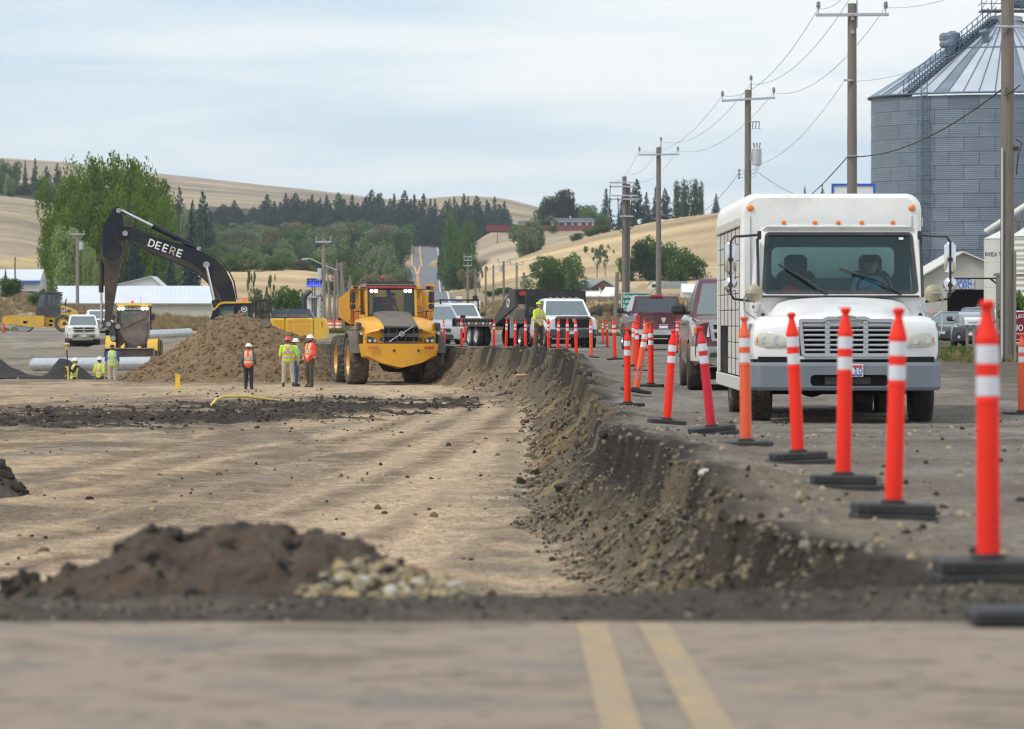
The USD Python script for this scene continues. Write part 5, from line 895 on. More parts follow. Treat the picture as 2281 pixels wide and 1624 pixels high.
for a, b, c, d in ((1075, 1200, 225, 280), (1290, 1370, 215, 270), (1400, 1680, 210, 262), (1075, 1200, 300, 520), (1290, 1370, 292, 520), (1415, 1685, 285, 520)):
    p0, p1 = E4(a, d), E4(b, c); G().plane(rrect(p0[0], p0[1], p1[0], p1[1], .03), (0, -1.5, 0), (1, 0, 0), (0, 0, 1), -.0, .012).put('vent_panel', 'hauler_yellow', ex, False)
cwp = Polygon([E4(1745, 188), E4(1870, 192), E4(1925, 225), E4(1950, 300), E4(1968, 540), E4(1740, 560)]); G().ext(cwp.buffer(-.03).buffer(.03), -1.48, 1.48, 'y').put('counterweight', 'gold_panel', ex, 20)
G().ext(Polygon([E4(1868, 250), E4(1885, 250), E4(1895, 360), E4(1880, 360)]), -1.488, -1.47, 'y').put('reflector', 'red_paint', ex)
xe, ze = E2(1440, 1480); G().tube([(xe, -.6, ze - .1), (xe, -.6, ze + .45), (xe + .05, -.6, ze + .6), (xe + .32, -.6, ze + .85)], [.13, .13, .12, .10], 10).put('exhaust', 'charcoal', ex, True)
xr, zr_ = E2(1590, 1600); G().tube([(xr, -1.3, zr_), (xr + .0, -1.3, zr_ + .95), (xr + .1, -1.3, zr_ + 1.05), (xr + .28, -1.3, zr_ + 1.05), (xr + .3, -1.3, zr_ + .8)], .026, 6).put('guard_rail', 'black_metal', ex, True)
G().cyl((.0, 0, .9), (0, 0, 1.1), 1.1, n=28).put('turntable', 'charcoal', ex)
for y in (-1.55, .85):
    tk_ = LineString([(-2.0, .5), (2.0, .5)]).buffer(.46); tr_ = G().ext(tk_.buffer(-.09), y + .1, y + .6, 'y').put('track_frame', 'charcoal', ex, 20)
    ln = tk_.exterior; n = 44
    for i in range(n):
        p = ln.interpolate(i / n, True); q_ = ln.interpolate((i + .1) / n, True); a = math.degrees(math.atan2(q_.y - p.y, q_.x - p.x)); G().box((0, 0, 0), (.22, .70, .05), 0).xf(R=roty(-a)).xf(t=(p.x, y + .35, p.y)).put('track_shoe', 'muddy_arm', tr_, False)
# ---------------------------------------------------------------- the wheel loader behind the bucket
lx_ = W(292.6, 800, 41); lz_ = gz(lx_[0], lx_[1] + 1)
ld = thing('wheel_loader', 'yellow wheel loader seen head on behind the excavator bucket, lamps lit', 'loader', (lx_[0], lx_[1], max(lz_, -1.55)))
fr_ = shapely.box(-.87, 1.75, .87, 3.35).difference(rrect(-.76, 1.85, .76, 3.05, .06)); G().ext(fr_, 1.2, 1.28, 'y').put('cab_frame', 'black_plastic', ld); G().ext(rrect(-.76, 1.85, .76, 3.05, .06), 1.22, 1.226, 'y').put('windshield', 'glass', ld, False)
G().b2((-.9, 1.1, 3.32), (.9, 3.0, 3.48), .06).put('cab_roof', 'gold_panel', ld, 25); G().b2((-.82, 2.85, 1.7), (.82, 2.95, 2.4)).put('cab_back', 'interior', ld); G().b2((-.3, 2.1, 1.7), (.3, 2.6, 2.5), .06).put('seat', 'interior', ld)
for q in (-1, 1):
    for y in (1.24, 2.9): G().b2((q * .80, y - .05, 1.7), (q * .88, y + .05, 3.35)).put('cab_pillar', 'black_plastic', ld)
    for x in (.55, .75): G().cyl((q * x, 1.08, 3.2), (q * x, 1.16, 3.2), .085, n=14).put('work_lamp', 'lamp_on', ld, 30)
    wheel(ld, (q * 1.12, .9, .76), .76, .55, 'gold_panel', q, 'dusty_rubber', tread=True); wheel(ld, (q * 1.12, 3.9, .76), .76, .55, 'gold_panel', q, 'dusty_rubber', tread=False)
    G().ext(Polygon(arc((.9, .76), .98, 10, 170, 10) + arc((.9, .76), .90, 170, 10, 10)), min(q * .85, q * 1.42), max(q * .85, q * 1.42), 'x').put('fender', 'gold_panel', ld, 30)
    G().hull([(q * a, y, z) for a in (.36, .54) for y, z in ((-1.2, .45), (-1.1, .7), (.2, 1.5), (.9, 1.75), (.9, 1.45), (.2, 1.15))]).put('lift_arm', 'gold_panel', ld, 20); G().cyl((q * .30, -.9, .75), (q * .30, .7, 1.2), .06).put('cylinder', 'chrome', ld, 30)
    G().tube([(q * .95, 1.2, 2.2), (q * 1.1, 1.05, 2.7), (q * 1.1, 1.05, 2.9)], .02, 5).put('mirror_arm', 'black_metal', ld); G().box((q * 1.1, 1.05, 2.75), (.2, .08, .34), .03).put('mirror', 'black_plastic', ld)
G().text('JOHN DEERE', .13, (0, 1.19, 3.13), depth=.01, center=True, width=.95).put('windshield_lettering', 'sign_white', ld, False)
G().hull([(q * .75, y, z) for q in (-1, 1) for y, z in ((.2, .7), (.3, 1.55), (1.3, 1.6), (1.3, .6))]).put('front_frame', 'charcoal', ld, 20); G().hull([(q * .8, y, z) for q in (-1, 1) for y, z in ((2.9, 1.0), (2.9, 2.1), (5.0, 2.0), (5.1, 1.0))]).put('rear_hood', 'gold_panel', ld, 20)
bkp = [(-2.4, .02), (-1.3, .05), (-1.15, .5), (-1.25, .95), (-1.45, 1.05)]; G().ext(LineString(bkp).buffer(.03, cap_style=2), -1.35, 1.35, 'x').put('front_bucket', 'bucket_steel', ld)
for q in (-1, 1): G().ext(Polygon(bkp), q * 1.35 - .02, q * 1.35 + .02, 'x').put('bucket_side', 'bucket_steel', ld)
G().lathe([(0, 0), (.09, 0), (.08, .15), (0, .17)], 12, (-.1, 2.0, 3.48)).put('beacon', 'orange_beacon', ld, 40); G().tube([(.35, 2.2, 3.45), (.35, 2.2, 3.85)], .01, 4).put('aerial', 'black_metal', ld)
# ---------------------------------------------------------------- the road roller
RK = 27.0; r0_ = W(70, 742.9, RK)
rl_ = thing('road_roller', 'yellow single drum road roller with black cab on the gray yard', 'roller', (r0_[0], r0_[1], gz(r0_[0], r0_[1]) + .0))
def R5(cx, cy): return ((cx - 420) * .006174, (715 - cy) * .006174)
x, z = R5(340, 575); dr = G().lathe([(.2, -1.02), (.76, -1.05), (.78, -1.03), (.78, 1.03), (.76, 1.05), (.2, 1.02)], 44, (x, 0, .78), 'y').put('drum', 'steel', rl_, 30)
fp = Polygon([R5(*p) for p in ((45, 600), (60, 512), (180, 490), (605, 500), (605, 640), (480, 655), (140, 612))])
for y in (-1.28, 1.08): G().ext(fp.difference(Polygon([R5(*p) for p in ((330, 570), (395, 570), (395, 605), (330, 605))]) if y < 0 else Polygon()), y, y + .2, 'y').put('drum_frame', 'cat_yellow', rl_, 20)
G().ext(Polygon([R5(*p) for p in ((45, 600), (60, 512), (130, 500), (130, 610))]), -1.1, 1.1, 'y').put('front_beam', 'cat_yellow', rl_); G().ext(Polygon([R5(*p) for p in ((560, 505), (610, 505), (610, 640), (560, 645))]), -1.1, 1.1, 'y').put('rear_beam', 'cat_yellow', rl_)
cb = Polygon([R5(*p) for p in ((492, 485), (498, 430), (540, 192), (822, 205), (815, 515), (600, 512))]); cs = cb.difference(Polygon([R5(*p) for p in ((515, 400), (550, 210), (612, 205), (605, 370))])).difference(Polygon([R5(*p) for p in ((640, 350), (660, 225), (690, 220), (685, 350))])).difference(Polygon([R5(*p) for p in ((708, 350), (715, 235), (738, 232), (738, 350))])).difference(Polygon([R5(*p) for p in ((775, 375), (785, 235), (815, 235), (810, 370))]))
for y in (-.85, .79): G().ext(cs, y, y + .06, 'y').put('cab_side', 'charcoal', rl_)
G().ext(cb.buffer(-.05), -.80, -.794, 'y').put('cab_window', 'glass_sky', rl_, False); a, b = R5(540, 192); c_, d_ = R5(822, 205); G().b2((a - .05, -.9, b - .05), (c_ + .05, .9, b + .05), .03).put('cab_roof', 'charcoal', rl_); a, b = R5(600, 512); G().b2((a - .6, -.78, b), (c_, .78, b + .25)).put('cab_floor', 'charcoal', rl_); G().b2((a + .3, -.3, b), (a + .8, .3, b + 1.0), .05).put('seat', 'interior', rl_)
hpn = Polygon([R5(*p) for p in ((800, 372), (850, 362), (940, 400), (1030, 445), (1040, 560), (800, 560))]); G().ext(hpn, -.8, .8, 'y').put('engine_hood', 'cat_yellow', rl_, 20); G().ext(Polygon([R5(*p) for p in ((808, 400), (850, 395), (965, 432), (960, 455), (808, 455))]), -.812, -.8, 'y').put('hood_band', 'charcoal', rl_)
a, b = R5(818, 447); G().text('CAT', .22, (a, -.82, b), depth=.008).put('lettering', 'sign_white', rl_, False)
G().ext(Polygon([R5(*p) for p in ((600, 512), (770, 520), (740, 660), (620, 655))]).difference(Polygon([R5(*p) for p in ((665, 550), (725, 555), (720, 590), (665, 585))])).difference(Polygon([R5(*p) for p in ((665, 605), (715, 608), (710, 640), (665, 638))])), -.75, .75, 'y').put('centre_frame', 'cat_yellow', rl_); G().ext(Polygon([R5(*p) for p in ((640, 540), (750, 545), (730, 650), (640, 648))]), -.6, .6, 'y').put('joint', 'void', rl_)
a, b = R5(880, 372); G().tube([(a, -.4, b - .1), (a + .02, -.4, b + .35), (a + .08, -.4, b + .6)], [.08, .07, .06], 8).put('exhaust', 'charcoal', rl_, True)
a, b = R5(855, 610)
for y in (-.95, .95):
    g = G(); wh = wheel(rl_, (0, 0, 0), .70, .50, 'cat_yellow', -1, 'dusty_rubber', tread=True) if False else None
    t_ = G().lathe([(.42, -.2), (.62, -.25), (.70, -.2), (.72, 0), (.70, .2), (.62, .25), (.42, .2), (.42, -.2)], 32, (a, y, .72), 'y').put('wheel', 'dusty_rubber', rl_, 40); G().lathe([(.43, -.16), (.30, -.10), (.18, -.14), (.0, -.14)], 20, (a, y, .72), 'y').put('rim', 'cat_yellow', t_, 30)
# ---------------------------------------------------------------- people on the site
def at_ground(px, py, dy=0.0, lo=40, hi=80):        # where the sight line through the feet meets the ground
    ks = np.linspace(hi, lo, 161); p = np.array([W(px, py, k) for k in ks]); z = ground(p[:, 0], p[:, 1]); s = p[:, 2] - z; i = np.argmax(s < 0) if (s < 0).any() else len(s) - 1
    return np.array([p[i][0], p[i][1] + dy, z[i]]), ks[i]
def crew(label, px, pyf, pyt, rz, **kw):
    p, k = at_ground(px, pyf); h = (pyf - pyt) / k; return person(label, (p[0], p[1], p[2] - .005), rz, h / 1.04, group=kw.pop('group', None), **kw)
crew('worker standing alone in orange vest, gray shirt and navy trousers', 554, 868, 763, 172, top='gray_cloth', vest='orange_cloth', trim='stripe_yellow', trousers='navy_cloth', sleeve=1.0, build=.96, arms={-1: ((-.07, .02, -.29), (-.06, -.14, -.46)), 1: ((.08, .02, -.29), (.06, -.10, -.54))}, hair='hair_brown')
crew('worker in lime shirt with crossed back stripes, red hard hat and khaki trousers', 641, 862, 748, 184, top='lime_cloth', trim='stripe_orange', trousers='khaki_cloth', hat='hat_red', build=1.10, xback=True, arms={-1: ((-.10, -.03, -.27), (-.04, -.20, -.47)), 1: ((.07, -.02, -.29), (.06, -.14, -.54))}, legs={-1: ((-.05, -.02, -.43), (-.09, .02, -.845)), 1: ((.03, -.02, -.43), (.05, .0, -.845))})
crew('worker in light blue shirt and jeans behind the red hard hat', 658, 861, 752, 110, top='lightblue_cloth', vest='lime_cloth', trousers='jeans', build=1.0, head_turn=0)
crew('bearded worker in red jacket and orange vest with sunglasses', 691, 863, 744, -52, top='red_cloth', vest='orange_cloth', trim='stripe_yellow', trousers='olive_cloth', sleeve=1.0, beard=True, glasses=True, arms={-1: ((-.09, .02, -.28), (.02, -.16, -.40)), 1: ((.10, .0, -.28), (-.04, -.16, -.38))}, legs={-1: ((.0, -.03, -.43), (-.02, .05, -.845)), 1: ((.03, -.05, -.43), (.04, -.04, -.845))}, hair='hair_dark')
def crew_at(label, px, pyt, k, rz, h, **kw): q = W(px, pyt, k); return person(label, (q[0], q[1], q[2] - h * 1.04), rz, h, **kw)
crew_at('surveyor in lime and orange vest holding a yellow pole in the trench', 164, 795, 53, -70, 1.76, top='lime_cloth', under='black_cloth', vest='lime_cloth', trim='stripe_orange', trousers='navy_cloth', sleeve=1.0, arms={1: ((.08, -.16, -.22), (-.02, -.36, -.06)), -1: ((-.06, -.1, -.28), (.0, -.30, -.36))}, lean=6)
crew_at('worker in lime shirt and white hard hat, middle of the three by the pipe', 222, 793, 53, 150, 1.74, top='lime_cloth', under='lime_cloth', trim='stripe_orange', trousers='olive_cloth', sleeve=.62)
crew_at('worker in pale lime vest, dark cap and khaki trousers beside the pipe', 250, 765, 52.5, 178, 1.78, top='blue_cloth', vest='lime_pale', trousers='khaki_cloth', hat='navy_cloth', cap=True, arms={-1: ((-.08, .0, -.29), (-.06, -.12, -.52)), 1: ((.08, .0, -.29), (.06, -.12, -.52))})
p, k = at_ground(1209, 783, 0, 55, 75); person('worker in lime cap and brown trousers by the row of orange posts', (p[0], F / 63.0, gz(p[0], F / 63.0)), 42, 1.70, top='lime_cloth', trim='stripe_orange', trousers='brown_cloth', hat='lime_cloth', cap=True, hair='hair_dark', arms={1: ((.09, -.03, -.27), (.12, -.20, -.48)), -1: ((-.06, -.04, -.28), (.0, -.24, -.42))}, legs={-1: ((-.03, -.03, -.43), (-.05, .02, -.845)), 1: ((.03, -.02, -.43), (.05, .0, -.845))}, head_turn=28)
# ---------------------------------------------------------------- heaps, pipes and small things of the dig
mat('earth_brown', (.20, .130, .066), .95, var=.35, vs=1.6, dirt=(.085, .060, .040), damt=.8, dlow=.48, ds=2.6, bump=.06, bs=5)
mat('earth_dark', (.070, .052, .041), .95, var=.35, vs=5, dirt=(.13, .10, .075), damt=.6, dlow=.5, ds=7, bump=.012, bs=25)
mat('earth_heap', (.066, .043, .028), .95, var=.35, vs=4, dirt=(.15, .115, .085), damt=.7, dlow=.5, ds=5, bump=.02, bs=18); mat('bank_earth', (.125, .092, .058), .95, var=.4, vs=2.5, dirt=(.05, .038, .03), damt=.85, dlow=.46, ds=2.2, bump=.04, bs=7); mat('aggregate', (.032, .031, .030), .95, var=.3, vs=2, bump=.03, bs=14)
mat('clod_dark', (.042, .033, .026), .95, var=.4, vs=14, bump=.006, bs=40); mat('clod_brown', (.19, .125, .066), .95, var=.4, vs=6, bump=.01, bs=25); mat('gravel_gray', (.21, .185, .15), .9, var=.45, vs=3); mat('gravel_tan', (.34, .265, .16), .9, var=.4, vs=3)
mat('stone_white', (.46, .44, .38), .8, var=.15, vs=20); mat('stone_tan', (.34, .27, .15), .85, var=.3, vs=20); mat('stone_olive', (.20, .175, .11), .85, var=.3, vs=20); mat('stone_gold', (.42, .30, .13), .85, var=.2, vs=20)
mat('bank_stone', (.21, .172, .115), .9, var=.6, vs=9); mat('bank_soil', (.115, .092, .062), .95, var=.45, vs=4)
def lump(r, seed, sub=2, amp=.45, squash=.7):
    m = trimesh.creation.icosphere(sub, 1.0); v = np.array(m.vertices); n = meshkit.fbm(v * 1.7 + seed * 7.3, 3, seed); v = v * (1 - amp / 2 + amp * n[:, None] * 1.4) * np.array([1, 1, squash]); return v * r, m.faces
def heap(name, label, cat, prof, k, depth, m, rough=.25, base=None, lumps=0, lm='clod_brown', seed=1, skew=.0, res=110, parent=None, lsize=(.05, .22)):
    px, py = np.array(prof, float).T; X = (px - CX) / k; Z = H - (py - HY) / k; Yc = F / k; xs = np.linspace(X[0] - .4, X[-1] + .4, res); t = np.linspace(-1, 1, max(24, int(res * .5)))
    U, T = np.meshgrid(xs, t); Y = Yc + T * depth; g0 = ground(U, Y); zt = np.interp(U, X, Z); edge = np.clip((U - X[0]) / .4 + .5, 0, 1) * np.clip((X[-1] - U) / .4 + .5, 0, 1)
    a = np.clip(1 - np.abs(T - skew * 0) ** 1.25, 0, 1); hgt = np.maximum(zt - g0, 0) * a * edge
    nz = fb(U, Y, 1.0 / max(rough * 3, .05), 4, seed) * rough * 1.6 + fb(U, Y, 4.0 / max(rough * 3, .05), 4, seed + 3) * rough * .9
    Zs = g0 - .08 * (1 - a * edge) + hgt + nz * np.clip(hgt / .35 / max(rough * 4, .2), 0, 1); n, c = U.shape; i, j = np.meshgrid(np.arange(n - 1), np.arange(c - 1), indexing='ij'); q = i * c + j
    th = thing(name, label, cat) if parent is None else parent
    G().add(np.stack([U, Y, Zs], -1).reshape(-1, 3), np.stack([q, q + 1, q + c + 1, q + c], -1).reshape(-1, 4)).put('soil', m, th, True)
    if lumps:
        rr = np.random.default_rng(seed); ii = rr.integers(3, n - 3, lumps * 3); jj = rr.integers(3, c - 3, lumps * 3); ok = [(a_, b_) for a_, b_ in zip(ii, jj) if hgt[a_, b_] > .08][:lumps]
        scatter('loose_clods', [(U[a_, b_], Y[a_, b_], Zs[a_, b_]) for a_, b_ in ok], [lsize[0] + (lsize[1] - lsize[0]) * rr.random() ** 3 for _ in ok], [lm], th, seed)
    return th
def scatter(name, pts, sizes, mats, parent, seed=0, label=None, protos=None, up=False):
    pi = UsdGeom.PointInstancer.Define(stage, path_for(name, parent)); tg = []
    if protos is None:
        for q, m in enumerate(mats):
            for s_ in range(3):
                v, f = lump(1.0, seed * 11 + q * 5 + s_ + 1, 1, .7, .7); p = usdkit.mesh(stage, f'{pi.GetPath()}/clod_{q}_{s_}' if False else path_for('clod', pi.GetPrim()), (v, f), MAT[m], smooth=False); tg.append(p.GetPath())
    else:
        for q, (v, f, m) in enumerate(protos): p = usdkit.mesh(stage, path_for('tuft', pi.GetPrim()), (v, f), MAT[m], smooth=False); tg.append(p.GetPath())
    r = np.random.default_rng(seed + 5); n = len(pts); pi.CreatePrototypesRel().SetTargets(tg); pi.CreateProtoIndicesAttr(Vt.IntArray.FromNumpy(r.integers(0, len(tg), n).astype(np.int32)))
    pi.CreatePositionsAttr(Vt.Vec3fArray.FromNumpy(np.asarray(pts, np.float32))); sz = np.asarray(sizes, float)[:, None] * (r.uniform(.75, 1.3, (n, 3))); pi.CreateScalesAttr(Vt.Vec3fArray.FromNumpy(sz.astype(np.float32)))
    q4 = r.normal(size=(n, 4)) if not up else np.column_stack([np.cos(a := r.uniform(0, np.pi, n)), np.zeros(n), np.zeros(n), np.sin(a)]); q4 /= np.linalg.norm(q4, axis=1, keepdims=True)
    pi.CreateOrientationsAttr(Vt.QuathArray([Gf.Quath(float(a), float(b), float(c), float(d)) for a, b, c, d in q4])); return info(pi.GetPrim(), label, kind='stuff')
heap('dirt_pile', 'large brown dirt pile in front of the excavator', 'dirt pile', [(205, 862), (260, 848), (300, 822), (360, 790), (420, 756), (470, 718), (505, 701), (540, 702), (580, 714), (620, 729), (660, 747), (700, 764), (735, 805), (760, 850)], 55.5, 5.5, 'earth_brown', .26, lumps=2600, lm='clod_brown', seed=3, res=200, lsize=(.025, .11))
heap('aggregate_pile', 'black aggregate pile with a pointed peak at the left edge', 'gravel pile', [(-90, 780), (-20, 790), (0, 800), (25, 818), (60, 834), (95, 838), (112, 826), (133, 797), (150, 801), (175, 816), (205, 838), (235, 853)], 50.5, 2.6, 'aggregate', .09, seed=5, res=150)
heap('dirt_mound', 'low brown soil mound behind the dump truck\'s wheels', 'dirt pile', [(640, 838), (700, 815), (770, 800), (860, 806), (930, 812), (990, 800), (1050, 796), (1100, 808), (1150, 838)], 55.0, 2.4, 'earth_brown', .2, lumps=600, seed=7, res=130, lsize=(.02, .09))
heap('dirt_mound', 'brown soil mound on the bank edge left of the lone upright post', 'dirt pile', [(1205, 846), (1235, 824), (1270, 810), (1310, 801), (1345, 806), (1380, 824), (1400, 846)], 75, 3.0, 'bank_earth', .13, lumps=350, lm='bank_soil', seed=17, res=110, lsize=(.015, .07))
heap('dirt_mound', 'low brown soil ridge on the bank top below the flat trailer', 'dirt pile', [(1005, 806), (1045, 788), (1085, 780), (1110, 784), (1150, 780), (1195, 800)], 60.5, 2.0, 'bank_earth', .12, lumps=260, lm='clod_brown', seed=18, res=110, lsize=(.015, .08))
heap('dirt_mound', 'small dark soil mound at the left picture edge in the pit', 'dirt pile', [(-60, 1030), (0, 1034), (20, 1046), (45, 1062), (66, 1078)], 198, .5, 'earth_dark', .06, lumps=70, lm='clod_dark', seed=8, res=60, lsize=(.02, .07))
# the heap on the near lip, with clods on its crest and rubble spilling at its right end
nh = heap('spoil_heap', 'dark brown soil heap on the near pit edge with rubble at its right', 'dirt pile', [(-70, 1282), (0, 1290), (50, 1280), (90, 1302), (150, 1266), (200, 1258), (245, 1240), (285, 1198), (320, 1178), (370, 1176), (398, 1206), (430, 1206), (470, 1188), (505, 1166), (545, 1170), (590, 1162), (632, 1172), (655, 1196), (690, 1192), (735, 1188), (765, 1204), (800, 1206), (830, 1232), (900, 1262), (1000, 1290), (1055, 1318)], 524, 1.55, 'earth_heap', .055, seed=9, res=360, lumps=320, lm='clod_dark', lsize=(.006, .04))
cr = np.random.default_rng(4)
for px, py, r in [(20, 1300, 30), (150, 1266, 22), (305, 1205, 34), (345, 1196, 44), (385, 1190, 30), (430, 1200, 24), (470, 1188, 34), (505, 1182, 30), (540, 1182, 38), (585, 1184, 36), (625, 1184, 30), (660, 1196, 18), (700, 1192, 24), (735, 1196, 18), (800, 1214, 16), (825, 1222, 13), (420, 1322, 22), (150, 1318, 18)]:
    k = 524 if py < 1280 else 548; p = W(px, py, k); v, f = lump(r / k * .72, int(px), 3, 1.1, .8); G().add(v + np.array([p[0], p[1] + .06, p[2] - r / k * .22]), f).put('clod', 'clod_dark', nh, 50)
for i in range(190):
    u = cr.random(); px = 672 + 385 * u + cr.normal() * 8; top = np.interp(px, [660, 700, 760, 820, 900, 1000, 1060], [1318, 1290, 1245, 1235, 1262, 1288, 1318]); py = top + (1332 - top) * cr.random() ** .8; k = np.interp(py, [1235, 1335], [528, 566]); r = cr.uniform(5, 12) if cr.random() < .88 else cr.uniform(12, 17)
    v, f = lump(r / k, 100 + i, 2, .7, .8); v = v @ rotz(cr.uniform(0, 360)).T; p = W(px, py, k); G().add(v + p + np.array([0, -.05, 0]), f).put('stone', ['stone_tan', 'stone_olive', 'stone_tan', 'stone_olive', 'stone_white', 'stone_gold', 'stone_olive', 'stone_tan', 'clod_brown', 'stone_olive', 'clod_dark', 'stone_olive', 'clod_brown', 'stone_tan'][cr.integers(0, 14)], nh, 25)
# stones and clods on the bank, the lip, the dark band and the pit floor
def pick(n, u0, u1, y0, y1, keep, seed):
    r = np.random.default_rng(seed); Y = np.exp(r.uniform(math.log(y0), math.log(y1), n)); X = r.uniform(u0, u1, n); w = keep(X, Y); ok = r.random(n) < w; X, Y = X[ok], Y[ok]; return np.column_stack([X, Y, ground(X, Y)]), r
def bankw(X, Y):
    d = pit_depth(X, Y) + .50 * fb(X, Y, .7, 4, 7); wd = np.interp(Y, [18, 24, 37, 80, 150, 200], [.6, .68, .74, .98, 1.05, 1.0]); return np.clip(1.25 - np.abs(d / wd - .5) * 1.1, 0, 1) * (d / wd < 1.15) * (d / wd > -.06) * np.clip(.6 + 4 * fb(X, Y, 1.6, 3, 66), .12, 1)
p, r = pick(90000, -.3, 2.4, 23, 60, bankw, 11); scatter('bank_gravel', p, .005 + .016 * r.random(len(p)) ** 3.0, ['bank_stone', 'clod_dark', 'bank_soil', 'clod_dark', 'bank_stone', 'bank_soil'], None, 11, 'gravel and clods on the cut bank')
p, r = pick(45000, -3.5, 2.4, 60, 195, bankw, 12); scatter('bank_gravel', p, .010 + .055 * r.random(len(p)) ** 4.5, ['clod_dark', 'bank_soil', 'clod_brown'], None, 12, 'clods and gravel on the far bank')
p, r = pick(16000, -15, 0, 85, 165, lambda X, Y: band(X, Y) ** 1.0, 13); scatter('dark_clods', p, .010 + .06 * r.random(len(p)) ** 5, ['clod_dark', 'clod_dark', 'earth_dark'], None, 13, 'dark soil clods in the turned strip across the pit')
p, r = pick(5200, -14, 1, 26, 175, lambda X, Y: np.clip(.10 + 3.2 * fb(X, Y, .3, 4, 61) ** 1.0, 0, 1), 14); scatter('floor_clods', p, .006 + .03 * r.random(len(p)) ** 5 + .00018 * p[:, 1], ['clod_dark', 'gravel_tan', 'clod_brown'], None, 14, 'small clods strewn over the pit floor')
p, r = pick(5000, .8, 7, 21, 70, lambda X, Y: (pit_depth(X, Y) < -.1) * np.clip(.2 + 2.5 * fb(X, Y, .6, 4, 62) + np.clip((3.2 - X) / 2, 0, .5), 0, 1), 15); scatter('road_gravel', p, .006 + .022 * r.random(len(p)) ** 4, ['gravel_gray', 'clod_dark', 'gravel_tan'], None, 15, 'loose gravel on the unpaved road')
p, r = pick(4500, -4.2, 3.4, 18.1, 20.6, lambda X, Y: .9 + 0 * X, 16); scatter('lip_gravel', p, .003 + .011 * r.random(len(p)) ** 4, ['clod_dark', 'bank_stone', 'clod_dark'], None, 16, 'dark crumbled gravel along the pavement edge')
for (px, py, rad), lb in zip([(1118, 880, 12), (1133, 883, 9), (990, 911, 4), (1255, 1082, 16), (1570, 1052, 13), (1350, 990, 14)], ['black lump of asphalt lying on the tan pit floor', 'smaller black lump beside the asphalt lump on the pit floor', 'small white stone on the pit floor', 'dark flat chunk stuck in the gravel bank', 'pale gray chunk of concrete on top of the bank', 'dark broken lump at the bank edge below the lone post']):
    q, k = at_ground(px, py + rad * .5, 0, 55, 420); v, f = lump(rad / k * 1.1, int(px), 2, .7, .6); info(G().add(v + q, f).put('asphalt_lump', 'stone_white' if 'white' in lb or 'pale' in lb else 'clod_dark', None, 30), lb, 'rubble')
# steel culvert pipes
def pipe(a, b, r, label):
    a, b = np.array(a), np.array(b); L = np.linalg.norm(b - a); d = (b - a) / L; s = np.cross([0, 0, 1.0], d); s /= np.linalg.norm(s); u = np.cross(d, s); n = int(L / .035); z = np.linspace(0, L, n); rr = r + .018 * np.cos(2 * np.pi * z / .21)
    g = G().lathe(np.vstack([[(r - .03, L), (r - .03, 0)][::-1], np.column_stack([rr, z])]), 30); v, f = g.get(); th = thing('culvert_pipe', label, 'pipe', a); G().add(v[:, :1] * s + v[:, 1:2] * u + v[:, 2:] * d, f).put('pipe_wall', 'galvanised', th, 40)
    for e in (0, L): q = d * e; m = G().lathe([(r + .03, -.05), (r + .035, .05), (r - .01, .05), (r - .01, -.05), (r + .03, -.05)], 30); v, f = m.get(); G().add(v[:, :1] * s + v[:, 1:2] * u + v[:, 2:] * d + q, f).put('pipe_rim', 'galvanised', th, 40)
pipe(W(80, 812, 47.5), W(345, 810, 51), .29, 'long corrugated steel culvert pipe lying behind the trench workers')
pipe(W(318, 746, 43), W(420, 741, 40), .22, 'thin corrugated steel pipe behind the dirt pile, near the loader')
# survey pole, hose, stake, pink pipe
q = W(153, 856, 53.6); sp_ = thing('survey_pole', 'yellow and black survey pole with a beige receiver on top held in the trench', 'survey pole', q, tilt=(0, -3.2, 0))
G().cyl((0, 0, -.4), (0, 0, .75), .045, n=10).put('lower_pole', 'hose_yellow', sp_, 30); G().cyl((0, 0, .75), (0, 0, 1.45), .028, n=10).put('upper_pole', 'black_metal', sp_, 30); G().lathe([(.03, 1.42), (.06, 1.46), (.07, 1.55), (.05, 1.60)], 14).put('receiver_neck', 'stake_yellow', sp_, 30); G().lathe([(.05, 1.60), (.14, 1.62), (.15, 1.67), (.09, 1.72), (0, 1.73)], 16).put('receiver', 'khaki_cloth', sp_, 30); G().box((-.10, -.05, .55), (.12, .08, .08), .02).put('data_collector', 'black_plastic', sp_)
kk = 84; hpts = [(469, 912), (472, 902), (480, 891), (495, 884), (520, 882.5), (550, 883), (580, 887), (608, 891), (622, 894)]
hp3 = np.array([W(a, b, kk - i * .8) for i, (a, b) in enumerate(hpts)]); s_ = np.linspace(0, 1, 40); hp3 = np.column_stack([np.interp(s_, np.linspace(0, 1, len(hp3)), hp3[:, c]) for c in range(3)]); info(G().tube(hp3, .038, 8).put('yellow_hose', 'hose_yellow', None, True), 'yellow plastic hose arching over the dark turned soil', 'hose')
q, k = at_ground(396, 866, 0, 50, 75); st_ = thing('marker_stake', 'short yellow marker stake stuck in the tan ground before the dirt pile', 'stake', q); G().b2((-.085, -.02, -.2), (.085, .02, .50), .01).put('board', 'stake_yellow', st_); G().b2((-.09, -.03, .42), (.02, -.02, .52)).put('flag', 'hose_yellow', st_)
q, k = at_ground(1166, 848, 0, 50, 75); info(G().cyl(q + [-.24, 0, .05], q + [.24, .15, .07], .05, n=14).put('pink_pipe', 'pink_pipe', None, 30), 'short pink pipe piece lying at the foot of the bank', 'pipe')
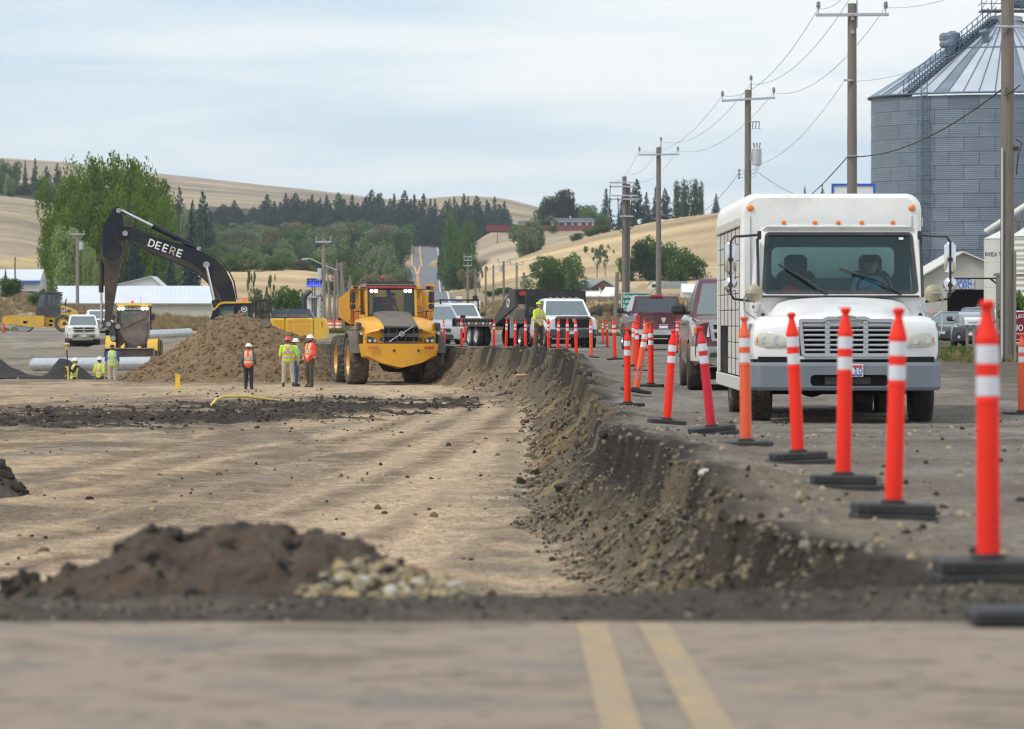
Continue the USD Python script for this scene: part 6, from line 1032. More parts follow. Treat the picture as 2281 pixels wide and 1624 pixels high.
# ---------------------------------------------------------------- cars and pickups (front looks towards -y, origin on the ground below the front bumper)
mat('windscreen', (.115, .145, .15), .06, var=.1, coat=1.0, spec=1.0, rvar=.02); mat('windscreen_dark', (.035, .042, .045), .06, var=.1, coat=.6, spec=.9, rvar=.02)
def inset(a, b, c, d, m=(.08, .08, .1, .1)):
    a, b, c, d = map(lambda q: np.asarray(q, float), (a, b, c, d)); f = lambda u, v: (a * (1 - u) + b * u) * (1 - v) + (d * (1 - u) + c * u) * v
    return [f(m[0], m[2]), f(1 - m[1], m[2]), f(1 - m[1], 1 - m[3]), f(m[0], 1 - m[3])]
def section(hw, zb, zt, y, r=.10, tum=.05):
    h = [(hw * .93, zb), (hw, zb + .12), (hw * 1.0, (zb + zt) / 2), (hw - tum * .5, zt - r * 1.1), (hw - tum - r * .35, zt - r * .25), (hw - tum - r * 1.2, zt)]
    pts = h + [(0, zt + .012)] + [(-a, b) for a, b in h[::-1]]; return np.array([(a, y, b) for a, b in pts])
def car(label, cat, loc, rz, paint, name='parked_car', L=4.6, hw=.90, st=None, cab=None, wheels=((.95, .34), (3.6, .34)), ww=.22, front='car', rear='car', glass='windscreen', bed=None, group=None, plate=True, grille='black_plastic', bumper=None, rim='chrome', dual=False, hwr=None):
    t = thing(name, label, cat, loc, rz, group)
    body = G().loft([section(h, zb, zt, y) for y, h, zb, zt in st])
    cuts = [G().cyl((q * (hw + .3), y, r), (q * (hw - .34), y, r), r * 1.18, n=24) for y, r in wheels for q in (-1, 1)]
    if bed: cuts.append(G().b2((-hw + .14, bed[0], bed[2]), (hw - .14, bed[1], 3)))
    cutm(body, cuts).put('body', paint, t, 32)
    y0, y1, y2, y3, zb, zr, wb, wr = cab       # front foot, front roof, rear roof, rear foot
    V = lambda q, y, z, w: np.array([q * w, y, z])
    c8 = [V(q, y, z, w) for q in (-1, 1) for y, z, w in ((y0, zb, wb), (y1, zr, wr), (y2, zr, wr), (y3, zb, wb), (y1 + .12, zr + .045, wr - .15), (y2 - .12, zr + .045, wr - .15))]
    G().hull(c8).put('cab', paint, t, 25)
    def win(name, quad, n): G().slab(quad, .006, n).put(name, glass, t, False)
    win('windshield', inset(V(-1, y0, zb, wb), V(1, y0, zb, wb), V(1, y1, zr, wr), V(-1, y1, zr, wr), (.05, .05, .03, .10)), (0, -1, .3)); win('rear_window', inset(V(-1, y3, zb, wb), V(1, y3, zb, wb), V(1, y2, zr, wr), V(-1, y2, zr, wr), (.07, .07, .10, .12)), (0, 1, .3))
    ym, yr = (y0 + y1) / 2 + (y3 - y0) * .42, 0
    for q in (-1, 1):
        a, b, c, d = V(q, y0 + .1, zb, wb), V(q, y3 - .05, zb, wb), V(q, y2, zr, wr), V(q, y1 + .05, zr, wr); mu = .5
        m1, m2 = a * (1 - mu) + b * mu, d * (1 - mu) + c * mu
        win('side_window', inset(a, m1, m2, d, (.10, .04, .06, .12)), (q, 0, .2)); win('side_window', inset(m1, b, c, m2, (.04, .08, .06, .12)), (q, 0, .2))
        mr = G().box((q * (wb + .20), y0 + .35, zb + .12), (.24, .12, .19), .05).put('mirror', 'black_plastic', t, 30); G().b2((q * (wb - .05), y0 + .36, zb + .02), (q * (wb + .15), y0 + .42, zb + .08)).put('mirror_arm', 'black_plastic', mr)
        for i in (0, 1): G().b2((q * (hw - .01), y0 + .95 + i * 1.0, zb - .16), (q * (hw + .015), y0 + 1.12 + i * 1.0, zb - .13), .008).put('door_handle', paint, t)
    for y, r in wheels:
        for q in (-1, 1):
            wheel(t, (q * (hw - ww * .48), y, r), r, ww, rim, q, tread=False)
            if dual and y > 2: wheel(t, (q * (hw + .22), y, r), r, ww, rim, q, tread=False)
    yf, zf = st[0][0], st[0][3]; hf = st[0][1]; G().b2((-hw * .8, .2, .18), (hw * .8, L - .2, .34)).put('underbody', 'void', t)
    if front == 'ram':
        G().ext(Polygon([(-.60, .86), (.60, .86), (.64, 1.14), (-.64, 1.14)]).buffer(.03), yf - .05, yf + .05, 'y').put('grille_surround', grille, t, 20); gr = G().ext(Polygon([(-.57, .88), (.57, .88), (.60, 1.11), (-.60, 1.11)]), yf - .062, yf - .048, 'y').put('grille', 'void', t)
        G().b2((-.05, yf - .085, .85), (.05, yf - .04, 1.15), .015).put('grille_bar', grille, gr); G().b2((-.62, yf - .085, .97), (.62, yf - .04, 1.03), .015).put('grille_bar', grille, gr)
        G().hull([(a, yf - .095, b) for a, b in ((-.035, 1.03), (.035, 1.03), (.045, 1.10), (0, .97), (-.045, 1.10))] + [(0, yf - .08, 1.0)]).put('badge', 'chrome', t)
        for q in (-1, 1):
            h = G().hull([(q * a, y, z) for a, y, z in ((.66, yf - .02, .90), (.95, yf + .10, .92), (.97, yf + .14, 1.10), (.68, yf - .0, 1.12), (.66, yf + .1, .9), (.9, yf + .2, 1.1))]).put('headlight', 'clear_lens', t, 30); G().b2((q * .86, yf + .0, .94), (q * .93, yf + .08, 1.08), .02).put('turn_signal', 'amber', h)
        bm = bumper or 'chrome'; G().hull([(q * a, y, z) for q in (-1, 1) for a, y, z in ((.98, .12, .50), (.98, .12, .74), (.7, -.06, .74), (.7, -.06, .50), (.98, .5, .55), (.98, .5, .74), (.6, -.05, .42))]).put('bumper', bm, t, 25)
        for q in (-1, 1): G().b2((q * .42, -.075, .56), (q * .66, -.055, .64), .02).put('fog_lamp', 'black_plastic', t)
        if plate: licence(t, (0, -.07, .62))
    elif front in ('car', 'van'):
        z = zf; G().ext(rrect(-hf * .55, z - .26, hf * .55, z - .10, .05), yf - .03, yf + .06, 'y').put('grille', 'black_plastic', t); G().ext(rrect(-hf * .7, .26, hf * .7, .44, .06), yf - .04, yf + .08, 'y').put('air_intake', 'black_plastic', t)
        for q in (-1, 1):
            G().hull([(q * a, y, zz) for a, y, zz in ((hf * .60, yf - .02, z - .20), (hf * 1.0, yf + .16, z - .16), (hf * 1.06, yf + .45, z + .0), (hf * .70, yf + .05, z - .06), (hf * .66, yf + .2, z - .15), (hf * .8, yf + .3, z - .02))]).put('headlight', 'clear_lens', t, 30); G().ext(shapely.Point(q * hf * .78, .40).buffer(.055), yf - .01, yf + .1, 'y').put('fog_lamp', 'clear_lens', t)
        G().ext(shapely.affinity.scale(shapely.Point(0, z - .18).buffer(.07), 1.25, .8), yf - .04, yf - .02, 'y').put('badge', 'chrome', t)
        if plate: licence(t, (0, yf - .05, .52))
    yb = st[-1][0]; zt = st[-1][3]
    if rear == 'ram':
        G().plane(rrect(-hw * .80, .72, hw * .80, zt - .02, .03), (0, yb, 0), (-1, 0, 0), (0, 0, 1), .005, .03).put('tailgate', paint, t); G().hull([(a, yb + .045, b) for a, b in ((-.06, 1.0), (.06, 1.0), (.09, 1.12), (0, .92), (-.09, 1.12))] + [(0, yb + .02, 1.0)]).put('badge', 'chrome', t); G().b2((-hw * .74, yb + .01, zt - .05), (hw * .74, yb + .06, zt + .015), .015).put('tailgate_spoiler', paint, t)
        G().box((-hw * .55, yb + .04, .98), (.28, .012, .05)).put('side_lettering', 'chrome', t)
        for q in (-1, 1): G().b2((q * hw * .82, yb - .12, .78), (q * (hw - .02), yb + .035, zt - .10), .02).put('tail_lamp', 'red_lens', t)
        G().hull([(q * a, yb + y, z) for q in (-1, 1) for a, y, z in ((hw, .02, .52), (hw, .02, .70), (hw * .8, .20, .70), (hw * .8, .20, .52), (hw * .35, .16, .70))]).put('rear_bumper', 'chrome', t, 25); licence(t, (0, yb + .06, .80), facing=1)
        G().b2((-.22, y2 + .05, zr - .01), (.22, y2 + .10, zr + .05), .01).put('brake_lamp', 'red_lens', t)
    else:
        for q in (-1, 1): G().b2((q * hw * .70, yb - .1, zt - .32), (q * (hw - .03), yb + .02, zt - .10), .02).put('tail_lamp', 'red_lens', t)
    return t
RAM = dict(cat='pickup', name='pickup_truck', L=5.8, hw=1.0, st=[(.06, .90, .46, 1.14), (.20, .95, .42, 1.19), (.9, .985, .40, 1.24), (1.55, 1.0, .40, 1.28), (2.4, 1.0, .40, 1.26), (3.9, 1.0, .40, 1.26), (5.7, .985, .46, 1.30)], cab=(1.45, 2.15, 3.35, 3.75, 1.26, 1.88, .93, .76), wheels=((1.0, .40), (4.55, .40)), ww=.28, front='ram', rear='ram', bed=(3.9, 5.55, .75))
def onland(px, py, k): q = W(px, py, k); return (q[0], q[1], gz(q[0], q[1] + 1.0))
p_ = onland(187, 765, 36.5); car('white crew cab pickup with chrome grille parked on the gray yard by the roller', loc=p_, rz=7, paint='white_paint', **{**RAM, 'grille': 'chrome'})
p_ = onland(226, 742, 30); car('white pickup mostly hidden behind the white crew cab and bucket arm', loc=p_, rz=10, paint='white_paint', **{**RAM, 'grille': 'chrome'})
q = W(1277, 782, 58.5); q[2] = gz(q[0], q[1] + 1) - .02
wr = car('white twin wheel pickup with dark grille and black steel bed pulling the flat trailer', loc=q, rz=9, paint='white_paint', **{**RAM, 'grille': 'charcoal', 'bumper': 'charcoal', 'dual': True, 'bed': None, 'rear': 'none'})
G().hull([(q_ * a, y, z) for q_ in (-1, 1) for a, y, z in ((.70, -.02, .80), (.70, .02, 1.16), (.60, .1, 1.24), (.62, .06, .80))] ).put('grille_guard', 'charcoal', wr, 25); gb = G().b2((-.60, -.08, .86), (.60, -.03, 1.12)).put('guard_mesh', 'void', wr); G().hull([(a, -.12, b) for a, b in ((-.05, 1.04), (.05, 1.04), (.07, 1.14), (0, .96), (-.07, 1.14))] + [(0, -.08, 1.04)]).put('badge', 'chrome', wr)
for x in (-.5, -.25, 0, .25, .5): G().box((x, 2.25, 1.945), (.10, .07, .035), .012).put('roof_lamp', 'lamp_lens', wr)
G().b2((-1.18, 4.0, 1.0), (1.18, 4.12, 2.22)).put('bulkhead', 'black_metal', wr); G().b2((-1.2, 4.1, .95), (1.2, 6.6, 1.08)).put('bed_deck', 'black_metal', wr)
for q_ in (-1, 1): G().b2((q_ * 1.14, 4.1, 1.05), (q_ * 1.2, 6.5, 1.5)).put('bed_side', 'black_metal', wr); G().b2((q_ * 1.02, 1.7, 1.30), (q_ * 1.22, 1.76, 1.36)).put('tow_mirror_arm', 'black_plastic', wr); G().box((q_ * 1.33, 1.72, 1.42), (.22, .12, .34), .05).put('tow_mirror', 'black_plastic', wr)
# gooseneck flat trailer
q = W(1195, 770, 56.5); tz = gz(q[0], q[1]); tl = thing('flat_trailer', 'long black flat trailer with wooden deck and raised gooseneck behind the white pickup', 'trailer', (q[0] + .3, q[1] + 2, tz), 17)
for q_ in (-1, 1):
    G().ext(Polygon([(0, 1.6), (.1, 2.30), (.9, 2.30), (1.0, 2.1), (3.0, 1.12), (8.7, 1.12), (8.7, .82), (3.2, .80), (.5, 1.5)]), q_ * 1.12 - .05, q_ * 1.12 + .05, 'x').put('side_beam', 'black_metal', tl)
    for i in range(10): G().b2((q_ * 1.171, 3.4 + i * .5, .90), (q_ * 1.178, 3.62 + i * .5, .97)).put('reflector', 'plate_red' if i % 2 else 'sign_white', tl)
    for i in range(12): G().b2((q_ * 1.17, 3.2 + i * .46, 1.0), (q_ * 1.25, 3.26 + i * .46, 1.10)).put('stake_pocket', 'black_metal', tl)
    for y in (6.0, 7.0):
        for o_ in (.62, .94): wheel(tl, (q_ * o_, y, .42), .42, .25, 'grille_gray', q_, tread=False)
    G().b2((q_ * .55, 5.4, .9), (q_ * 1.1, 7.6, .96)).put('fender', 'black_metal', tl)
for i in range(9): x = -1.12 + i * .25; G().b2((x, 3.0, 1.10), (x + .24, 8.7, 1.15)).put('deck_plank', 'trailer_wood', tl)
G().b2((-1.1, .1, 1.7), (1.1, .3, 2.3)).put('gooseneck_front', 'black_metal', tl); G().b2((-1.25, 8.6, .80), (1.25, 8.75, 1.15)).put('tail_beam', 'black_metal', tl); G().ext(rrect(-1.0, 2.05, -.5, 2.22, .03), .05, .1, 'y').put('marker_lamp', 'red_lens', tl); G().cyl((0, .6, .9), (0, .6, 1.7), .09).put('coupler', 'black_metal', tl); G().b2((-1.0, 1.2, .35), (-.88, 1.35, 1.6)).put('jack_leg', 'steel', tl); G().lathe([(.13, -.01), (.18, -.01), (.18, .01), (.13, .01), (.13, -.01)], 20, (-1.18, 1.0, 1.75), 'x').put('round_emblem', 'sign_white', tl, 30)
for y in np.arange(3.5, 8.6, .8): G().b2((-1.1, y, .92), (1.1, y + .08, 1.095)).put('cross_member', 'black_metal', tl)
# maroon pickups
q = W(1466, 776, 63.5); q[2] = gz(q[0], q[1])
mr_ = car('dusty maroon pickup driving away, seen from behind with chrome bumper', loc=(q[0] - .25, q[1] + 6.0, q[2] + .02), rz=184.5, paint='maroon_paint', **{**RAM, 'glass': 'windscreen_dark', 'dual': True})
for q_ in (-1, 1): G().hull([(q_ * a, y, z) for a, y, z in ((.98, 3.95, .75), (.98, 4.25, 1.02), (.98, 4.85, 1.02), (.98, 5.2, .7), (1.22, 4.05, .72), (1.22, 4.28, .94), (1.22, 4.82, .94), (1.22, 5.1, .68))]).put('rear_fender', 'maroon_paint', mr_, 25)
q = W(1668, 871, 132); car('maroon pickup following close behind the white delivery truck', loc=(q[0], q[1], gz(q[0], q[1] + 1)), rz=0, paint='maroon_paint', **{**RAM, 'grille': 'chrome', 'dual': False})
# minivan and the vehicles behind
VAN = dict(cat='minivan', name='minivan', L=5.0, hw=.98, st=[(.0, .70, .25, .80), (.10, .84, .22, .92), (.45, .94, .20, 1.0), (1.1, .98, .2, 1.10), (4.6, .98, .22, 1.12), (4.95, .92, .28, 1.05)], cab=(.95, 1.95, 4.3, 4.85, 1.08, 1.72, .93, .72), wheels=((.95, .34), (3.95, .34)), ww=.23, front='van', rear='car')
q = W(985, 775, 51); car('white minivan with clear headlamps queuing behind the flat trailer', loc=(q[0], q[1], gz(q[0], q[1])), rz=10, paint='silver_paint', **VAN)
q = W(1040, 760, 45); wp_ = car('white pickup with a black roof rack seen over the trailer deck', loc=(q[0], q[1], gz(q[0], q[1])), rz=10, paint='white_paint', **{**RAM, 'grille': 'chrome'})
for q_ in (-1, 1): G().tube([(q_ * .95, 2.2, 1.3), (q_ * .95, 2.3, 2.05), (q_ * .95, 5.4, 2.05), (q_ * .95, 5.4, 1.3)], .04, 6).put('ladder_rack', 'black_metal', wp_)
G().b2((-1.0, 2.25, 2.03), (1.0, 2.35, 2.11)).put('rack_bar', 'black_metal', wp_); G().box((.8, 2.3, 2.2), (.25, .2, .2), .03).put('rack_lamp', 'black_plastic', wp_)
q = W(1012, 740, 27); bt = thing('box_truck', 'small box truck with a dark red patterned box and white lettering', 'truck', (q[0], q[1], gz(q[0], q[1])), 10)
G().b2((-1.1, 1.6, .8), (1.1, 6.2, 2.35), .04).put('box', 'dark_red_box', bt, 20); G().b2((-1.12, 1.55, 2.33), (1.12, 6.25, 2.42), .02).put('box_roof', 'sign_white', bt); G().hull([(q_ * a, y, z) for q_ in (-1, 1) for a, y, z in ((.95, 0, .5), (.95, .0, 1.2), (.9, .6, 1.3), (.8, .95, 1.95), (.85, 1.5, 2.0), (.98, 1.5, .5))]).put('cab', 'dark_paint', bt, 25); G().slab(inset((-.88, .62, 1.3), (.88, .62, 1.3), (.78, .93, 1.93), (-.78, .93, 1.93)), .01, (0, -1, .3)).put('windshield', 'windscreen', bt, False)
G().text('RNO', .55, (-.15, 1.57, 1.45), depth=.02).put('lettering', 'sign_white', bt, False); [wheel(bt, (q_ * .9, y, .4), .4, .25, 'steel', q_, tread=False) for q_ in (-1, 1) for y in (.8, 5)]
q = W(957, 664, 8.9); sb = thing('school_bus', 'small yellow school bus far down the highway', 'bus', (q[0], q[1], gz(q[0], q[1]) + .45))
G().hull([(q_ * a, y, z) for q_ in (-1, 1) for a, y, z in ((1.15, 1.2, .5), (1.2, 1.2, 2.6), (1.0, 1.2, 2.95), (1.15, 10, .5), (1.2, 10, 2.6), (1.0, 10, 2.95))]).put('body', 'bus_yellow', sb, 25); G().hull([(q_ * a, y, z) for q_ in (-1, 1) for a, y, z in ((1.0, 0, .5), (.95, 0, 1.2), (1.05, 1.3, 1.45), (1.05, 1.3, .5))]).put('hood', 'bus_yellow', sb, 25); G().b2((-.95, 1.15, 1.5), (.95, 1.19, 2.35)).put('windshield', 'window_dark', sb); G().b2((-.9, -.08, .5), (.9, .0, .75)).put('bumper', 'black_plastic', sb); [wheel(sb, (q_ * 1.0, y, .5), .5, .25, 'steel', q_, tread=False) for q_ in (-1, 1) for y in (.8, 7)]
# cars parked by the seed plant
SED = dict(cat='car', L=4.5, hw=.88, st=[(.0, .62, .25, .66), (.10, .76, .20, .76), (.5, .86, .18, .86), (1.2, .88, .18, .94), (3.8, .88, .2, .96), (4.4, .82, .28, .92)], cab=(1.05, 1.95, 3.2, 4.0, .93, 1.42, .82, .60), wheels=((.85, .31), (3.45, .31)), ww=.20)
HAT = dict(cat='car', L=4.1, hw=.87, st=[(.0, .60, .25, .74), (.08, .76, .20, .84), (.4, .86, .18, .93), (.95, .87, .18, 1.0), (3.6, .87, .2, 1.02), (4.0, .82, .3, .98)], cab=(.80, 1.75, 3.2, 3.95, .99, 1.52, .82, .62), wheels=((.75, .31), (3.3, .31)), ww=.20)
PG = 'cars parked by the seed plant'
for px, py, k, rz, pn, sp_, lb in ((2163, 786, 57.5, -14, 'dark_paint', HAT, 'dark gray hatchback nearest the mailboxes with pale headlamps'), (2098, 776, 50, -12, 'dark_paint', SED, 'black sedan left of the gray hatchback, behind the truck\'s right mirror'), (2200, 770, 50, -14, 'silver_paint', HAT, 'silver hatchback with red plate, right of the mailboxes'), (2195, 762, 44, -10, 'dark_paint', VAN, 'dark van with roof rails at the back of the parked cars'), (2068, 770, 44, -10, 'red_paint', SED, 'red sedan half hidden behind the delivery truck')):
    q = W(px, py, k); car(lb, loc=(q[0], q[1], gz(q[0], q[1])), rz=rz, paint=pn, group=PG, **{**sp_, 'cat': 'van' if sp_ is VAN else 'car', 'name': 'parked_car'})
q = W(2118, 758, 41); vn = car('white and blue van with ladder rack in front of the seed plant door', loc=(q[0], q[1], gz(q[0], q[1])), rz=-60, paint='white_paint', **{**VAN, 'cat': 'van', 'name': 'parked_car', 'group': PG})
for q_ in (-1, 1): G().b2((q_ * .975, 1.2, .75), (q_ * .992, 4.7, 1.05)).put('blue_stripe', 'blue_paint', vn)
for y in (2.2, 3.8): G().b2((-.7, y, 1.76), (.7, y + .06, 1.95)).put('roof_rack', 'black_metal', vn)
# ---------------------------------------------------------------- trees: kinds drawn once, then placed one by one
def cards(P, size, r, stretch=1.3, flat=None):
    n = len(P); a = r.normal(size=(n, 3)); a /= np.linalg.norm(a, axis=1, keepdims=True); b = r.normal(size=(n, 3)); b -= a * (a * b).sum(1, keepdims=True); b /= np.linalg.norm(b, axis=1, keepdims=True)
    s = size * r.uniform(.6, 1.4, (n, 1)); a, b = a * s * stretch, b * s
    v = np.stack([P - a - b * .3, P + b, P + a - b * .2, P - b], 1).reshape(-1, 3); i = np.arange(n)[:, None] * 4; return v, np.hstack([i, i + 1, i + 2, i + 3])
def kind_tree(name, cat, leaf, seed, form, n=3600, size=.022, trunk_h=.45):
    t = UsdGeom.Xform.Define(stage, f'/World/kinds/{name}').GetPrim(); info(t, cat, 'tree'); r = np.random.default_rng(seed); g = G(); P = []
    if form in ('round', 'plume', 'willow', 'poplar', 'bush', 'sparse'):
        if form == 'round': lobes = [(np.array([r.normal() * .20, r.normal() * .20, r.uniform(.16, .82)]), r.uniform(.14, .26)) for _ in range(15)] + [(np.array([0, 0, .55]), .33)]
        if form == 'plume': lobes = [(np.array([r.normal() * .22 * (1.15 - z), r.normal() * .22 * (1.15 - z), z]), r.uniform(.09, .18)) for z in np.linspace(.12, .92, 22)] + [(np.array([0, 0, .5]), .28)]
        if form == 'willow': lobes = [(np.array([r.normal() * .24, r.normal() * .24, r.uniform(.15, .80)]), r.uniform(.15, .27)) for _ in range(14)]
        if form == 'poplar': lobes = [(np.array([r.normal() * .10, r.normal() * .10, z]), .30 * math.sin(math.pi * min(z * .8 + .18, 1)) + .05) for z in np.linspace(.12, .93, 13)]
        if form == 'bush': lobes = [(np.array([r.normal() * .22, r.normal() * .22, r.uniform(.12, .66)]), r.uniform(.18, .30)) for _ in range(10)]
        if form == 'sparse': lobes = [(np.array([r.normal() * .22, r.normal() * .22, r.uniform(.3, .9)]), r.uniform(.06, .13)) for _ in range(12)]
        w = np.array([q[1] ** 2 for q in lobes]); pick_ = r.choice(len(lobes), n, p=w / w.sum()); d = r.normal(size=(n, 3)); d /= np.linalg.norm(d, axis=1, keepdims=True); rad = np.array([q[1] for q in lobes])[pick_][:, None] * (r.random((n, 1)) ** .35 if form != 'sparse' else r.random((n, 1)) ** .5)
        zs = np.array([1.0, 1.0, 1.0 if form in ('round', 'bush', 'sparse') else 1.35 if form == 'willow' else 1.5]); P = np.array([q[0] for q in lobes])[pick_] + d * rad * zs; keep = (meshkit.fbm(P * 5 + seed, 3, seed) > .36) & (P[:, 2] > .015); P = P[keep]
        rq = np.quantile(np.hypot(P[:, 0], P[:, 1]), .93 if form != 'poplar' else .97); P = P * np.array([.5 / rq, .5 / rq, 1 / np.quantile(P[:, 2], .997)]) 
        v, f = cards(P, size, r); g.add(v, f)
        if form in ('plume', 'poplar', 'willow'):
            tips = [(q[0], q[1]) for q in lobes]
        tr = G().tube([(0, 0, -.04), (.005, 0, .2), (-.005, .01, .45), (.01, 0, .72)], [.022, .018, .012, .005], 7)
        for q in lobes[:7]: e = q[0]; tr.tube([(0, 0, max(e[2] * .45, .1)), e * np.array([.5, .5, .75]) + [0, 0, .02], e], [.010, .007, .003], 5)
    else:
        lv = 26 if form != 'pine' else 15; v_, f_ = [], []
        for i, z in enumerate(np.linspace(.06 if form != 'pine' else .22, .985, lv)):
            R = {'spruce': .5 * (1 - z) ** .82 * (1 + .12 * math.sin(i * 2.1)), 'fir': .5 * (1 - z) ** .95 * (1 + .2 * math.sin(i * 1.7)), 'pine': .46 * (1 - z) ** .5 * (.75 + .35 * r.random())}[form] + .012
            nb = max(5, int(15 * (1 - z) + 5))
            for b in range(nb):
                a = r.uniform(0, 2 * np.pi); L = R * r.uniform(.70, 1.12); dr = -.22 * L if form != 'pine' else .12 * L; m = max(3, int(L / .035))
                for s_ in np.linspace(.25, 1, m):
                    P.append([L * s_ * math.cos(a) + r.normal() * .010, L * s_ * math.sin(a) + r.normal() * .010, z + dr * s_ + r.normal() * .008])
        P = np.array(P); v, f = cards(P, size, r, 1.5); g.add(v, f); tr = G().tube([(0, 0, -.04), (0, 0, .5), (0, 0, .97)], [.018, .011, .003], 7)
    tr.put('trunk', 'bark', t, True); g.put('crown', leaf, t, False); return t
TK = {}
for a in [('cottonwood_a', 'cottonwood', 'leaf_cotton', 1, 'plume', 8500, .0125), ('cottonwood_b', 'cottonwood', 'leaf_cotton', 2, 'plume', 8500, .0125), ('cottonwood_c', 'cottonwood', 'leaf_cotton', 3, 'round', 8500, .0125), ('willow_light', 'willow', 'leaf_light', 4, 'willow', 8500, .0135),
          ('green_a', 'broad tree', 'leaf_green', 5, 'round', 5200, .020), ('green_b', 'broad tree', 'leaf_green', 6, 'round', 5200, .020), ('sage_a', 'broad tree', 'leaf_sage', 7, 'round', 5200, .020), ('sage_b', 'broad tree', 'leaf_sage', 8, 'willow', 5200, .020), ('brownish', 'broad tree', 'leaf_brownish', 9, 'willow', 5200, .020),
          ('dark_broad', 'broad tree', 'leaf_dark', 10, 'round', 5200, .020), ('purple', 'broad tree', 'leaf_purple', 11, 'round', 5200, .020), ('poplar', 'poplar', 'leaf_green', 12, 'poplar', 5200, .019), ('poplar_dark', 'poplar', 'leaf_dark', 13, 'poplar', 4200, .020), ('spruce_a', 'spruce', 'needle_blue', 14, 'spruce', 0, .020), ('spruce_b', 'spruce', 'needle_blue', 15, 'fir', 0, .020),
          ('fir_green', 'fir', 'needle_green', 16, 'fir', 0, .020), ('pine', 'pine', 'needle_green', 17, 'pine', 0, .026), ('spruce_brown', 'spruce', 'needle_brown', 18, 'spruce', 0, .018), ('bush', 'bush', 'leaf_green', 19, 'bush', 3000, .03), ('bush_sage', 'bush', 'leaf_sage', 20, 'bush', 3000, .03), ('sparse', 'broad tree', 'leaf_sage', 21, 'sparse', 1300, .02), ('bush_weed', 'bush', 'weed_brown', 22, 'bush', 2200, .03)]: TK[a[0]] = kind_tree(*a)
TR = np.random.default_rng(33)
def tree(kind, px, pyt, Y, wpx, label, name='tree', cat=None, group=None, sink=0.0):
    k = F / Y; x = (px - CX) / k; z0 = gz(x, Y) - sink; h = H - (pyt - HY) / k - z0
    if h < .4: return None
    if kind[:4] in ('gree', 'dark', 'sage', 'brow', 'purp'): z0 -= .13 * h; h *= 1.13
    return copy_of(TK[kind], label, (x, Y, z0), TR.uniform(0, 360), (wpx / k, wpx / k, h), group, None, name, cat or TK[kind].GetCustomData()['label'] if (cat or True) else None)
def where(px):
    return 'far left' if px < 200 else 'left' if px < 500 else 'middle'
# big cottonwoods behind the metal building
CL = 'tall green cottonwoods behind the metal building'
for i, (px, t, Y, w) in enumerate([(112, 470, 705, 84), (142, 392, 720, 112), (174, 364, 735, 116), (210, 352, 742, 122), (248, 348, 738, 126), (285, 358, 730, 126), (322, 368, 725, 120), (350, 402, 715, 108), (372, 440, 705, 84), (196, 430, 690, 110), (258, 420, 690, 120), (318, 440, 688, 116), (150, 470, 690, 96)]):
    tree(('cottonwood_a', 'cottonwood_c', 'cottonwood_b', 'cottonwood_c')[i % 4], px, t, Y, w, f'tall green cottonwood behind the metal building, {"first second third fourth fifth sixth seventh eighth ninth tenth eleventh twelfth thirteenth".split()[i]} of the clump' + (' from the left' if i < 9 else ' in front'), 'cottonwood', 'tree', CL)
tree('willow_light', 150, 508, 655, 140, 'pale green willow with silvery leaves in front of the tall cottonwoods', 'willow', 'tree'); tree('willow_light', 205, 560, 650, 50, 'small pale willow shoot at the right foot of the pale willow', 'willow', 'tree')
for k_, px, t, Y, w, lb in (('spruce_brown', 288, 446, 668, 52, 'spruce with a brown top full of cones rising behind the boom'), ('spruce_a', 300, 500, 660, 66, 'dark spruce below the brown topped spruce, behind the arm'), ('spruce_a', 425, 472, 680, 70, 'blue green spruce behind the upper boom cylinder'), ('spruce_b', 380, 560, 672, 60, 'dark spruce under the boom, above the metal roof'), ('pine', 452, 430, 1150, 62, 'broad dark pine above the boom, the tallest of its group'), ('pine', 400, 420, 1300, 40, 'dark pine at the right edge of the cottonwoods'), ('pine', 428, 448, 1200, 40, 'dark pine between the two taller pines'), ('fir_green', 470, 470, 1180, 40, 'dark fir just right of the broad pine'), ('sage_a', 412, 470, 1000, 40, 'light green tree squeezed between cottonwoods and pines'), ('spruce_a', 345, 580, 664, 40, 'low dark spruce behind the white gable'), ('sage_b', 62, 524, 1150, 20, 'single gray green tree in the tan field on the left')): tree(k_, px, t, Y, w, lb, 'conifer' if k_[:2] in ('sp', 'pi', 'fi') else 'tree', 'tree')
for k_, px, t, Y, w, lb in (('green_a', 8, 358, 1850, 42, 'green tree at the left picture edge on the hill'), ('green_b', 30, 362, 1870, 40, 'second green tree from the left edge on the hill'), ('spruce_b', 56, 356, 1830, 22, 'pointed dark conifer on the left hill, left of the tallest'), ('fir_green', 78, 352, 1830, 36, 'tallest dark conifer on the left hill'), ('pine', 104, 372, 1830, 30, 'dark conifer right of the tallest on the left hill'), ('pine', 128, 366, 1840, 32, 'dark conifer next to the cottonwoods on the left hill'), ('dark_broad', 92, 398, 1810, 44, 'dark round tree below the conifers on the left hill'), ('willow_light', 18, 388, 1700, 30, 'bright green tree in front of the hill trees at the left edge'), ('sage_b', 108, 392, 1790, 36, 'gray green tree in front of the left hill conifers'), ('bush', 24, 424, 1560, 22, 'round bright bush beside the track on the left hill'), ('dark_broad', 55, 410, 1760, 50, 'dark tree under the left hill conifers'), ('green_b', 2, 398, 1780, 50, 'dark green tree low on the hill at the left picture edge')): tree(k_, px, t, Y, w, lb, 'conifer' if k_ in ('spruce_b', 'fir_green', 'pine') else 'tree', 'tree')
for i in range(6): tree('bush', 80 + i * 7.5, 425 + i * 2.4, 1620, 13, f'clipped dark hedge bush on the left hill, {"first second third fourth fifth sixth".split()[i]} from the left', 'hedge_bush', 'hedge', 'clipped hedge on the left hill')
